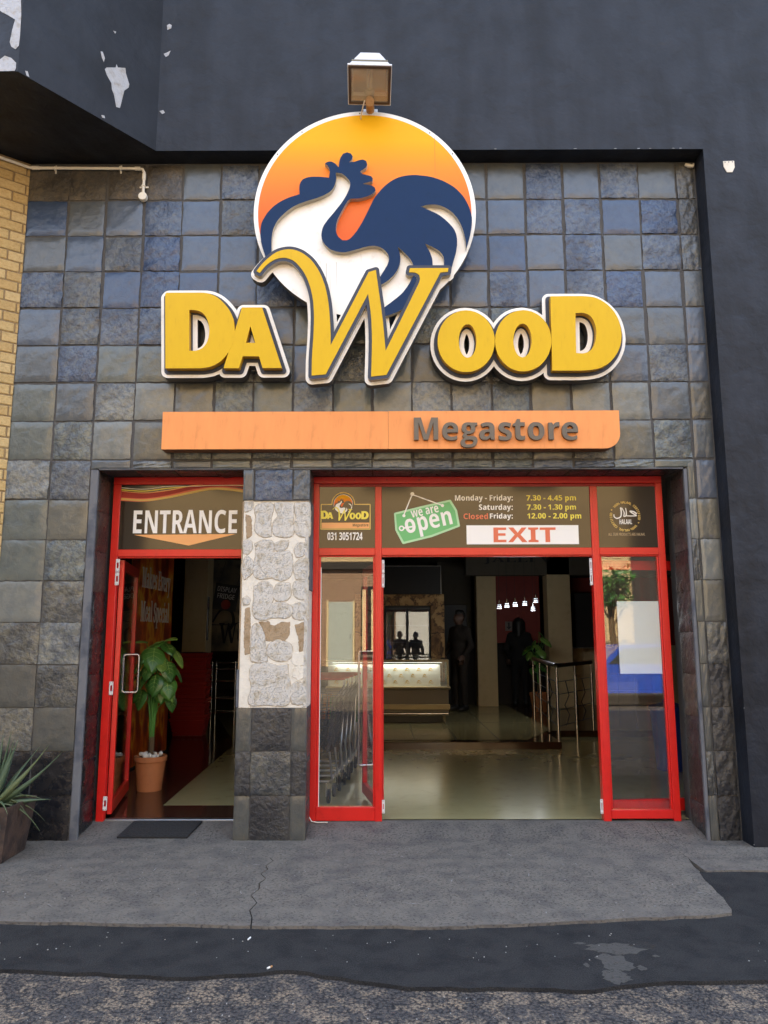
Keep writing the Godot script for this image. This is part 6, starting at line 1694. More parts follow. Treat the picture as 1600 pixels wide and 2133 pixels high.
func make_freezer() -> void:
	# long island freezer with a glass front, its right end towards the aisle
	var t := thing("display_freezer", "island display freezer with bright glass front and pale printed emblems", "freezer", Vector3(0.0, 0.1625, -6.25))
	var x0 := -0.95
	var x1 := 0.96
	mi("plinth", boxm(Vector3(x0 + 0.05, 0.0, -1.2), Vector3(x1 - 0.10, 0.10, -0.02), 0.004), M.black, t)
	mi("lower_body", boxm(Vector3(x0, 0.10, -1.25), Vector3(x1, 0.50, 0.0), 0.01), mat(0.16, 0.13, 0.09, 0.45), t)
	mi("kick_tube", boxm(Vector3(x0, 0.125, 0.0005), Vector3(x1, 0.155, 0.03), 0.012), M.chrome, t)
	mi("bumper", boxm(Vector3(x0, 0.20, 0.0005), Vector3(x1 + 0.02, 0.28, 0.025), 0.010), M.cream, t)
	mi("bumper", boxm(Vector3(x0, 0.5005, -1.25), Vector3(x1 + 0.03, 0.545, 0.02), 0.008), M.cream, t)
	mi("bumper_strip", boxm(Vector3(x0, 0.505, 0.0205), Vector3(x1 + 0.032, 0.520, 0.024)), M.black, t)
	mi("print_panel", boxm(Vector3(x0 + 0.03, 0.5455, -0.10), Vector3(x1 - 0.12, 0.88, -0.085)), mat(0.72, 0.74, 0.66, 0.5), t)
	mi("rear_print_panel", boxm(Vector3(x0 + 0.03, 0.5455, -1.2), Vector3(x1 - 0.05, 0.88, -1.18)), mat(0.30, 0.36, 0.20, 0.6), t)
	for j in 3:
		for i in 9:
			var x := x0 + 0.16 + 0.185 * i + (0.09 if j == 1 else 0.0)
			if x > x1 - 0.20: continue
			var y := 0.605 + 0.095 * j
			var s := st()
			s.append_from(ribbon(curve([Vector2(x - 0.035, y - 0.012), Vector2(x - 0.01, y - 0.004), Vector2(x + 0.01, y - 0.012), Vector2(x + 0.04, y - 0.010)], 4), 0.012, 0.006, -0.083), 0, Transform3D())
			s.append_from(ribbon(curve([Vector2(x - 0.022, y + 0.008), Vector2(x - 0.004, y + 0.030), Vector2(x + 0.012, y + 0.022), Vector2(x + 0.02, y + 0.008)], 4), 0.016, 0.008, -0.0825), 0, Transform3D())
			mi("emblem_print", s.commit(), M.gold_print, t)
	for x in [-0.5, 0.1, 0.35, 0.6]: mi("packet", boxm(Vector3(x, 0.545, -0.40), Vector3(x + 0.16, 0.80, -0.30), 0.01), mat(0.5, 0.42, 0.08, 0.5), t)
	for x in [-0.75, -0.2, 0.62]: mi("packet", boxm(Vector3(x, 0.545, -0.65), Vector3(x + 0.18, 0.78, -0.52), 0.01), mat(0.12, 0.40, 0.10, 0.5), t)
	mi("front_glass", boxm(Vector3(x0, 0.5455, -0.008), Vector3(x1 - 0.02, 0.93, -0.002)), M.pane, t)
	mi("end_glass", boxm(Vector3(x1 - 0.010, 0.5455, -1.22), Vector3(x1 - 0.004, 0.93, -0.03)), M.pane, t)
	for q in [[x1 - 0.022, -0.022], [x1 - 0.022, -1.24]]: mi("corner_post", boxm(Vector3(q[0], 0.5455, q[1]), Vector3(q[0] + 0.03, 0.945, q[1] + 0.03), 0.004), M.cream, t)
	mi("top_frame", boxm(Vector3(x0, 0.9305, -0.03), Vector3(x1 + 0.01, 0.955, 0.01), 0.004), M.cream, t)
	mi("top_frame", boxm(Vector3(x1 - 0.03, 0.9305, -1.25), Vector3(x1 + 0.01, 0.955, -0.0305), 0.004), M.metal_dark, t)
	mi("sliding_lid", boxm(Vector3(x0 + 0.02, 0.94, -1.2), Vector3(x1 - 0.05, 0.946, -0.04)), glass(0.5, 0.55, 0.5, 0.25), t)
	mi("lid_handle", boxm(Vector3(0.30, 0.9565, -0.9), Vector3(0.34, 0.985, -0.3), 0.004), M.metal_dark, t)
	# strip light added in the case to brighten the print panel
	mi("added_light_strip", boxm(Vector3(x0 + 0.1, 0.905, -0.055), Vector3(x1 - 0.1, 0.915, -0.035)), mat(0.95, 1.0, 0.88, 0.4, {"glow": 0.2}), t)
	var a := AreaLight3D.new()
	a.name = "added_strip_glow"
	a.area_size = Vector2(1.6, 0.02)
	a.light_energy = 0.06
	a.light_color = Color(1.0, 1.0, 0.95)
	a.area_range = 6.0
	a.shadow_enabled = true
	a.position = Vector3(0.0, 0.90, -0.045)
	a.rotation.x = -PI / 2
	t.add_child(a)

func make_fridge() -> void:
	# two-door upright fridge set in a wood-grained surround; its doors mirror the street
	var t := thing("upright_fridge", "tall two door glass fridge in a wood grained surround behind the freezer", "fridge", Vector3(0.37, 0.1625, -8.0))
	t.rotation.y = deg_to_rad(-0.75)
	mi("surround", boxm(Vector3(-0.95, 1.86, -0.55), Vector3(0.67, 2.065, 0.0), 0.004), M.wood, t)
	mi("surround", boxm(Vector3(0.425, 0.0, -0.55), Vector3(0.67, 1.8595, 0.0), 0.004), M.wood, t)
	mi("surround", boxm(Vector3(-0.95, 0.0, -0.55), Vector3(-0.415, 1.8595, 0.0), 0.004), M.wood, t)
	text("lettering", "W", serif, Vector3(-0.42, 1.965, 0.002), 0.16, 0.13, mat(0.16, 0.10, 0.05, 0.6), t, 0.004)
	mi("cabinet", boxm(Vector3(-0.414, 0.02, -0.56), Vector3(0.424, 1.859, -0.08)), M.black, t)
	for q in [[-0.40, -0.003], [0.003, 0.41]]:
		for e in [[q[0], q[0] + 0.022], [q[1] - 0.022, q[1]]]: bar("door_frame", t, Vector3(e[0], 0.06, -0.05), Vector3(e[1], 1.83, -0.015), M.metal_dark)
		bar("door_frame", t, Vector3(q[0] + 0.0225, 1.79, -0.05), Vector3(q[1] - 0.0225, 1.83, -0.015), M.metal_dark)
		bar("door_frame", t, Vector3(q[0] + 0.0225, 0.06, -0.05), Vector3(q[1] - 0.0225, 0.11, -0.015), M.metal_dark)
		mi("door_glass", boxm(Vector3(q[0] + 0.0225, 0.11, -0.036), Vector3(q[1] - 0.0225, 1.79, -0.030)), M.pane, t)
		for y in [0.5, 0.85, 1.2, 1.5]: mi("shelf", boxm(Vector3(q[0] + 0.02, y, -0.078), Vector3(q[1] - 0.02, y + 0.012, -0.055)), M.metal_dark, t)
	mi("header_panel", boxm(Vector3(-0.42, 2.07, -0.5), Vector3(0.62, 2.58, -0.02), 0.004), M.black, t)
	for e in [[Vector3(-0.42, 2.575, -0.0195), Vector3(0.62, 2.583, -0.012)], [Vector3(0.612, 2.07, -0.0195), Vector3(0.62, 2.5745, -0.012)]]: mi("header_edge", boxm(e[0], e[1]), M.steel, t)
	var d := thing("dark_doorway", "black doorway in the back wall, right of the wood surround", "doorway")
	mi("opening", boxm(Vector3(1.10, 0.1625, -9.9), Vector3(1.62, 2.10, -9.7), 0.004), M.black, d)
	mi("partition", boxm(Vector3(1.05, 0.1625, -10.0), Vector3(1.735, 2.998, -9.905)), M.dim_wall, d)

func make_railing() -> void:
	# chrome balustrade with a wooden rail round the corner of the raised floor
	var t := thing("stair_railing", "chrome balustrade with wooden handrail beside the step", "railing")
	var c := Vector3(2.20, 0.158, -4.2)
	var far := Vector3(2.95, 0.158, -5.35)
	var back := Vector3(2.46, 0.158, -7.2)
	var h := 0.93
	for q in [[c, 0.0], [c.lerp(far, 0.5), 0.0], [far, 0.0], [c.lerp(back, 0.33), 0.0], [c.lerp(back, 0.66), 0.0], [back, 0.0]]:
		var s := st()
		var b: Vector3 = q[0]
		if b.x > 2.25 and b.z > -5.2 and b.x - 2.2 > (-4.2 - b.z) * 0.3: b.y = 0.0745
		tube(s, [b, Vector3(b.x, 0.158 + h - 0.13, b.z)], 0.022, 12)
		tube(s, [Vector3(b.x, 0.158 + h - 0.13, b.z), Vector3(b.x, 0.158 + h, b.z)], 0.010, 8)
		mi("post", s.commit(), M.chrome, t)
	for e in [[c, far], [c, back]]:
		var s := st()
		tube(s, [Vector3(e[0].x, 0.158 + h + 0.018, e[0].z), Vector3(e[1].x, 0.158 + h + 0.018, e[1].z)], 0.028, 12)
		mi("handrail", s.commit(), M.wood_rail, t)
		for y in [0.18, 0.38, 0.58, 0.74]:
			s = st()
			tube(s, [Vector3(e[0].x, 0.158 + y, e[0].z), Vector3(e[1].x, 0.158 + y, e[1].z)], 0.006, 6)
			mi("rod", s.commit(), M.metal_dark, t)
		for u in [0.25, 0.72]:
			var m: Vector3 = e[0].lerp(e[1], u)
			s = st()
			tube(s, [m + Vector3(-0.02, 0.16, 0), m + Vector3(0.03, 0.30, 0.0), m + Vector3(-0.03, 0.42, 0), m + Vector3(0.03, 0.55, 0), m + Vector3(-0.01, 0.74, 0)], 0.008, 6)
			mi("scroll", s.commit(), M.metal_dark, t)
	var s := st()
	lathe(s, [Vector2(0.0, -0.034), Vector2(0.024, -0.024), Vector2(0.034, 0.0), Vector2(0.024, 0.024), Vector2(0.0, 0.034)], 14)
	var o := mi("rail_knob", s.commit(), M.chrome, t)
	o.position = Vector3(c.x - 0.012, 0.158 + h + 0.02, c.z + 0.02)

func make_street_side() -> void:
	# what stands across the street: it lights the shopfront and shows in its glass
	var z := 17.4
	structure("far_pavement", boxm(Vector3(-60, -0.5, 14.2), Vector3(60, -0.08, 17.6), 0.02), M.concrete)
	var b := thing("facebrick_building", "sunlit yellow facebrick building across the street, mirrored in the shop glass", "building")
	mi("wall", boxm(Vector3(-7.66, -0.1, z), Vector3(7.66, 10.4, z + 6.0)), M.mortar, b)
	# brickwork near the reflection, joined into one part
	var s := st()
	var r := RandomNumberGenerator.new()
	r.seed = 3
	for row in 56:
		var y := 0.55 + row * 0.0875
		var x := -7.6 + (0.116 if row % 2 else 0.0)
		while x < 7.5:
			var brown := x < 2.4 and y < 3.5
			if not brown: box(s, Vector3(x, y, z - 0.012 - r.randf() * 0.003), Vector3(minf(x + 0.222, 7.655), y + 0.077, z + 0.01))
			x += 0.232
	var o := mi("brickwork", s.commit(), M.opposite_brick, b)
	o.set_meta("kind", "stuff")
	s = st()
	for row in 34:
		var y := 0.55 + row * 0.0875
		var x := -7.6 + (0.116 if row % 2 else 0.0)
		while x < 2.4:
			box(s, Vector3(x, y, z - 0.022 - r.randf() * 0.003), Vector3(minf(x + 0.222, 2.42), y + 0.077, z + 0.01))
			x += 0.232
	o = mi("brown_brickwork", s.commit(), mat(0.36, 0.245, 0.18, 0.85, {"tri": 2.2, "tex": T.brick_c}), b)
	o.set_meta("kind", "stuff")
	s = st()
	box(s, Vector3(-7.66, 5.45, z - 0.015), Vector3(7.66, 10.4, z - 0.001))
	mi("upper_wall", s.commit(), M.opposite_brick, b)
	mi("sign_band", boxm(Vector3(-7.66, 3.52, z - 0.16), Vector3(2.42, 3.76, z - 0.02), 0.01), M.dark_wall, b)
	mi("plinth", boxm(Vector3(-7.66, -0.1, z - 0.25), Vector3(7.66, 0.54, z - 0.03), 0.01), M.concrete, b)
	var d := mi("door", boxm(Vector3(-1.80, 0.55, z - 0.07), Vector3(-1.05, 2.52, z - 0.026), 0.008), mat(0.46, 0.52, 0.50, 0.6, {"tri": 1.6, "tex": T.concrete_c}), b)
	mi("handle", boxm(Vector3(-1.15, 1.4, z - 0.10), Vector3(-1.12, 1.55, z - 0.071), 0.004), M.steel, d)
	for q in [[-1.86, -1.801], [-1.049, -0.99]]: mi("door_jamb", boxm(Vector3(q[0], 0.55, z - 0.08), Vector3(q[1], 2.58, z - 0.027)), M.cream, b)
	mi("added_white_panel", boxm(Vector3(-0.20, 0.55, z - 0.09), Vector3(2.35, 2.75, z - 0.03), 0.01), mat(0.72, 0.72, 0.69, 0.6), b)  # white panel added to give the fridge doors a bright patch to mirror
	for k in 2: mi("board", boxm(Vector3(-0.76 + 0.28 * k, 1.0, z - 0.10), Vector3(-0.64 + 0.28 * k, 2.9, z - 0.05), 0.005), M.cream, b)
	for q in [[-0.80, -0.28, 0.9, 3.0], [-3.6, -2.4, 1.4, 2.9], [4.0, 5.4, 6.2, 7.8], [-0.7, 0.7, 6.2, 7.8], [-5.4, -4.0, 6.2, 7.8]]:
		var w := mi("window", boxm(Vector3(q[0], q[2], z - 0.045), Vector3(q[1], q[3], z - 0.028)), mat(0.02, 0.022, 0.025, 0.08), b)
		mi("sill", boxm(Vector3(q[0] - 0.05, q[2] - 0.08, z - 0.12), Vector3(q[1] + 0.05, q[2] - 0.001, z - 0.03)), M.concrete, w)
	mi("parapet", boxm(Vector3(-7.7, 10.4, z - 0.12), Vector3(7.7, 10.65, z + 0.5)), M.concrete, b)
	for q in [[-30.0, -7.72, "dark rendered building across the street, left of the yellow brick one"], [7.72, 30.0, "dark rendered building across the street, right of the yellow brick one"]]:
		var n := thing("rendered_building", q[2], "building")
		mi("wall", boxm(Vector3(q[0], -0.1, z + 0.3), Vector3(q[1], 10.0, z + 7.0)), mat(0.035, 0.032, 0.030, 0.85), n)
		for k in 4:
			var x: float = q[0] + 3.0 + k * 5.0
			mi("window", boxm(Vector3(x, 1.2, z + 0.26), Vector3(x + 1.4, 2.9, z + 0.299)), mat(0.02, 0.022, 0.025, 0.1), n)
	# blue pickup parked over the road
	var c := thing("parked_car", "bright blue pickup parked across the street, mirrored in the right pane", "car", Vector3(6.2, gy(13.0) - 0.03, 13.0))
	c.rotation.y = PI
	var blue := mat(0.010, 0.060, 0.42, 0.25, {"coat": 0.6})
	var prof := PackedVector2Array([Vector2(-2.2, 0.35), Vector2(2.1, 0.35), Vector2(2.15, 0.75), Vector2(1.95, 0.92), Vector2(1.05, 1.0), Vector2(0.55, 1.48), Vector2(-0.55, 1.52), Vector2(-0.72, 1.0), Vector2(-2.18, 0.98)])
	mi("body", ext(prof, [], -0.82, 0.82, blue, blue), null, c)
	for sz in [-0.825, 0.825]:
		var win := PackedVector2Array([Vector2(0.85, 1.04), Vector2(0.48, 1.40), Vector2(-0.45, 1.44), Vector2(-0.55, 1.04)])
		mi("side_window", ext(win, [], sz - 0.006, sz + 0.006, mat(0.03, 0.035, 0.035, 0.06), blue), null, c)
	for q in [[1.4, -0.80], [-1.35, -0.80], [1.4, 0.80], [-1.35, 0.80]]:
		s = st()
		lathe(s, [Vector2(0.0, -0.09), Vector2(0.18, -0.09), Vector2(0.31, -0.08), Vector2(0.33, -0.03), Vector2(0.33, 0.03), Vector2(0.31, 0.08), Vector2(0.18, 0.09), Vector2(0.0, 0.09)], 24)
		var w := mi("wheel", s.commit(), M.black_rubber, c)
		w.transform = Transform3D(Basis(Vector3.RIGHT, PI / 2), Vector3(q[0], 0.33, q[1]))
		s = st()
		lathe(s, [Vector2(0.0, -0.095), Vector2(0.17, -0.092), Vector2(0.17, 0.092), Vector2(0.0, 0.095)], 16)
		mi("rim", s.commit(), M.steel, w)
	# street tree
	var t := thing("street_tree", "small leafy street tree before the yellow brick wall, mirrored in the right pane", "tree", Vector3(6.30, -0.09, 15.0))
	s = st()
	tube(s, [Vector3(0, 0, 0), Vector3(0.03, 1.2, 0.02), Vector3(-0.05, 2.4, 0), Vector3(0.08, 3.2, 0.05)], [0.11, 0.09, 0.07, 0.03], 9)
	for k in 7:
		var a := k * 2.4
		tube(s, [Vector3(0, 1.8 + 0.1 * k, 0), Vector3(0.25 * cos(a), 2.2 + 0.1 * k, 0.25 * sin(a)), Vector3(0.42 * cos(a), 2.45 + 0.10 * k, 0.42 * sin(a))], [0.04, 0.025, 0.01], 6)
	mi("trunk", s.commit(), M.bark, t)
	s = st()
	for k in 1100:
		var v := Vector3(r.randfn(), r.randfn(), r.randfn()).normalized() * pow(r.randf(), 0.4)
		var cl := Vector3(sin(k % 9 * 2.1), sin(k % 9 * 1.3) * 0.9, cos(k % 9 * 2.7)) * 0.30
		var p := cl + v * 0.34 + Vector3(0, 2.85, 0)
		var n := Vector3(r.randfn(), r.randfn() + 0.8, r.randfn()).normalized()
		var u := n.cross(Vector3(r.randfn(), r.randfn(), r.randfn())).normalized()
		var w := n.cross(u)
		var l := r.randf_range(0.06, 0.11)
		quad(s, p, p + u * l + w * l * 0.45, p + u * l * 2.0, p + u * l - w * l * 0.45, n)
	mi("crown", s.commit(), M.leaf[0], t)

func make_outside_things() -> void:
	# square planter with an aloe at the left edge
	var t := thing("aloe_planter", "spiky aloe in a tapered brown metal planter at the left edge", "plant", Vector3(-2.735, 0.006, 0.40))
	var s := st()
	var lo := [Vector3(-0.17, 0, -0.17), Vector3(0.17, 0, -0.17), Vector3(0.17, 0, 0.17), Vector3(-0.17, 0, 0.17)]
	var hi := [Vector3(-0.215, 0.36, -0.215), Vector3(0.215, 0.36, -0.215), Vector3(0.215, 0.36, 0.215), Vector3(-0.215, 0.36, 0.215)]
	for i in 4:
		var j := (i + 1) % 4
		var n: Vector3 = (lo[i] + lo[j]).normalized()
		quad(s, lo[i], lo[j], hi[j], hi[i], n)
		quad(s, hi[i], hi[j], hi[j] * Vector3(0.92, 1, 0.92), hi[i] * Vector3(0.92, 1, 0.92), Vector3.UP)
		quad(s, hi[i] * Vector3(0.92, 1, 0.92), hi[j] * Vector3(0.92, 1, 0.92), hi[j] * Vector3(0.9, 0.85, 0.9), hi[i] * Vector3(0.9, 0.85, 0.9), -n)
	mi("planter_box", s.commit(), M.planter, t)
	s = st()
	quad(s, Vector3(-0.195, 0.325, -0.195), Vector3(0.195, 0.325, -0.195), Vector3(0.195, 0.325, 0.195), Vector3(-0.195, 0.325, 0.195), Vector3.UP)
	mi("soil", s.commit(), M.soil, t)
	var r := RandomNumberGenerator.new()
	r.seed = 19
	# each leaf: yaw, rise (0 flat, 1 upright), length, width, droop
	var leaves := [[0.15, 1.35, 0.50, 0.055, 0.0], [-0.5, 1.25, 0.46, 0.050, 0.0], [0.9, 1.05, 0.56, 0.050, 0.02], [1.15, 0.62, 0.60, 0.048, -0.10], [1.3, 0.45, 0.60, 0.044, -0.14], [0.5, 1.15, 0.44, 0.05, 0.0], [-1.2, 0.9, 0.5, 0.05, 0.05], [-2.0, 1.1, 0.5, 0.05, 0.05], [2.2, 1.0, 0.5, 0.05, 0.05], [3.0, 1.1, 0.45, 0.05, 0.05], [-0.9, 1.2, 0.5, 0.05, 0.0], [1.6, 0.2, 0.40, 0.05, 0.06]]
	for k in 9: leaves.append([r.randf_range(-3.1, 3.1), r.randf_range(0.75, 1.45), r.randf_range(0.36, 0.5), r.randf_range(0.036, 0.05), r.randf_range(-0.08, 0.05)])
	for k in 18: leaves.append([r.randf_range(-1.6, 1.9), r.randf_range(0.3, 0.9), r.randf_range(0.28, 0.42), r.randf_range(0.014, 0.024), r.randf_range(0.25, 0.6)])
	for q in leaves:
		s = st()
		s.set_smooth_group(0)
		q[2] *= 0.98
		q[3] *= 1.1
		var n := 10
		var rows := []
		for i in n + 1:
			var u := float(i) / n
			var out: float = q[2] * u * cos(q[1])
			var y: float = q[2] * (u * sin(q[1]) - q[4] * u * u * 1.6)
			var w: float = q[3] * (1.0 - pow(u, 1.8)) * (0.75 + 0.5 * sin(PI * minf(u * 1.4, 1.0))) + 0.0015
			var d := 0.35 * w
			rows.append([Vector3(-w * 0.5, y + d, out), Vector3(0, y - 0.12 * w, out), Vector3(w * 0.5, y + d, out), Vector3(0, y - d * 1.1, out + 0.0)])
		for i in n:
			for k in 4:
				var a: Vector3 = rows[i][k]; var b: Vector3 = rows[i][(k + 1) % 4]; var c: Vector3 = rows[i + 1][(k + 1) % 4]; var d: Vector3 = rows[i + 1][k]
				for p in [a, b, c, a, c, d]: s.add_vertex(p)
		s.generate_normals()
		var o := mi("leaf", s.commit(), M.aloe[r.randi() % 3 if q[3] > 0.03 else 2], t)
		o.transform = Transform3D(Basis(Vector3.UP, q[0]), Vector3(sin(q[0]) * 0.02, 0.33, cos(q[0]) * 0.02))
	# doormat on the ramp
	var m := thing("door_mat", "black ribbed rubber mat before the left doorway", "mat", Vector3(-1.72, 0.036, -0.17))
	m.rotation.x = atan2(0.064, 0.33)
	var mat_poly := PackedVector2Array([Vector2(-0.285, -0.135), Vector2(0.235, -0.135), Vector2(0.285, 0.135), Vector2(-0.245, 0.135)])
	var o := mi("pad", ext(mat_poly, [], 0.003, 0.016, M.black_rubber, M.black_rubber), null, m)
	o.rotation.x = -PI / 2
	for k in 9:
		var y := -0.11 + 0.0275 * k
		var pts := []
		for i in 21: pts.append(Vector3(-0.235 + 0.0235 * i + 0.015 * k / 9.0, 0.0165, -y + 0.006 * (1 if i % 2 else -1)))
		s = st()
		tube(s, pts, 0.0035, 5)
		mi("rib", s.commit(), M.black_rubber, m)
	# litter
	var cg := thing("cigarette_butt", "white cigarette butt on the tar strip near the cracked slab", "litter", Vector3(-0.705, gy(1.75) - 0.012 + 0.004, 1.75), "cigarette butts")
	s = st()
	tube(s, [Vector3(-0.004, 0, 0.014), Vector3(0.004, 0, -0.014)], 0.004, 8)
	mi("stub", s.commit(), M.white_print, cg)
	cg = thing("cigarette_butt", "cigarette butt with brown filter by the edge of the tar strip", "litter", Vector3(-0.55, gy(2.09) - 0.012 + 0.004, 2.08), "cigarette butts")
	s = st()
	tube(s, [Vector3(-0.010, 0, 0.012), Vector3(0.0, 0, 0.0)], 0.0042, 8)
	mi("paper", s.commit(), M.white_print, cg)
	s = st()
	tube(s, [Vector3(0.0, 0, 0.0), Vector3(0.009, 0, -0.011)], 0.0043, 8)
	mi("filter", s.commit(), mat(0.42, 0.20, 0.07, 0.8), cg)
	# grit lying about
	s = st()
	for k in 420:
		var x := r.randf_range(-2.6, 2.6)
		var zz := r.randf_range(0.2, 2.6)
		var off := -0.03
		if zz < 1.42 and x < 1.9: off = 0.004
		elif zz < 2.02 and zz > 1.66: off = -0.012
		elif zz < 2.3: continue
		var q := r.randf_range(0.0012, 0.0032)
		var c := Vector3(x, gy(zz) + off + q * 0.5, zz)
		box(s, c - Vector3(q, q * 0.6, q * r.randf_range(0.5, 1.6)), c + Vector3(q, q * 0.6, q))
	o = mi("grit", s.commit(), mat(0.30, 0.29, 0.27, 0.8), self)
	o.set_meta("kind", "stuff")
	o.set_meta("label", "pale grit scattered over the pavement")
	o.set_meta("category", "grit")

# ---------- people ----------
func body_mesh(bones: Array, cell: float) -> ArrayMesh:
	# bones: [a, b, ra, rb]; smooth union of tapered capsules, meshed with surface nets
	var lo := Vector3(1e9, 1e9, 1e9)
	var hi := -lo
	for b in bones:
		for e in [[b[0], b[2]], [b[1], b[3]]]:
			lo = lo.min(e[0] - Vector3.ONE * (e[1] + cell * 2))
			hi = hi.max(e[0] + Vector3.ONE * (e[1] + cell * 2))
	var nx := int((hi.x - lo.x) / cell) + 2
	var ny := int((hi.y - lo.y) / cell) + 2
	var nz := int((hi.z - lo.z) / cell) + 2
	var f := PackedFloat32Array()
	f.resize(nx * ny * nz)
	f.fill(0.0)
	# sum of exponentials gives the smooth minimum
	var k := 1.0 / 0.022
	for b in bones:
		var a: Vector3 = b[0]
		var ab: Vector3 = b[1] - a
		var l2 := maxf(ab.length_squared(), 1e-9)
		var reach: float = maxf(b[2], b[3]) + 0.09
		var bl := (a.min(b[1]) - Vector3.ONE * reach - lo) / cell
		var bh := (a.max(b[1]) + Vector3.ONE * reach - lo) / cell
		for z in range(maxi(0, int(bl.z)), mini(nz, int(bh.z) + 1)):
			for y in range(maxi(0, int(bl.y)), mini(ny, int(bh.y) + 1)):
				var row := (z * ny + y) * nx
				for x in range(maxi(0, int(bl.x)), mini(nx, int(bh.x) + 1)):
					var p := lo + Vector3(x, y, z) * cell
					var t := clampf((p - a).dot(ab) / l2, 0.0, 1.0)
					var d: float = p.distance_to(a + ab * t) - lerpf(b[2], b[3], t)
					if d < 0.09: f[row + x] += exp(-d * k)
	var at := func(i: int) -> float: return -log(maxf(f[i], 1e-6)) / k
	var ids := {}
	var verts := []
	var norms := []
	var s := st()
	var step := [1, nx, nx * ny]
	for z in nz - 1:
		for y in ny - 1:
			for x in nx - 1:
				var i := (z * ny + y) * nx + x
				var m := 0
				for c in 8:
					if f[i + (c & 1) + ((c >> 1) & 1) * nx + (c >> 2) * nx * ny] > 1.0: m += 1
				if m == 0 or m == 8: continue
				var sum := Vector3.ZERO
				var n := 0
				for e in [[0, 1], [2, 3], [4, 5], [6, 7], [0, 2], [1, 3], [4, 6], [5, 7], [0, 4], [1, 5], [2, 6], [3, 7]]:
					var c0: int = e[0]
					var c1: int = e[1]
					var v0: float = at.call(i + (c0 & 1) + ((c0 >> 1) & 1) * nx + (c0 >> 2) * nx * ny)
					var v1: float = at.call(i + (c1 & 1) + ((c1 >> 1) & 1) * nx + (c1 >> 2) * nx * ny)
					if (v0 < 0.0) == (v1 < 0.0): continue
					var t := v0 / (v0 - v1)
					sum += Vector3(c0 & 1, (c0 >> 1) & 1, c0 >> 2).lerp(Vector3(c1 & 1, (c1 >> 1) & 1, c1 >> 2), t)
					n += 1
				ids[i] = verts.size()
				verts.append(lo + (Vector3(x, y, z) + sum / n) * cell)
				norms.append(Vector3(at.call(i + 1) - at.call(i), at.call(i + nx) - at.call(i), at.call(i + nx * ny) - at.call(i)).normalized())
	for i in ids:
		for ax in 3:
			var v0 := f[i] > 1.0
			if i + step[ax] >= f.size() or v0 == (f[i + step[ax]] > 1.0): continue
			var u: int = step[(ax + 1) % 3]
			var v: int = step[(ax + 2) % 3]
			if not (ids.has(i - u) and ids.has(i - v) and ids.has(i - u - v)): continue
			var q := [ids[i], ids[i - u], ids[i - u - v], ids[i - v]]
			var p := q.map(func(w): return [verts[w], norms[w]])
			sm(s, p[0], p[1], p[2])
			sm(s, p[0], p[2], p[3])
	return s.commit()

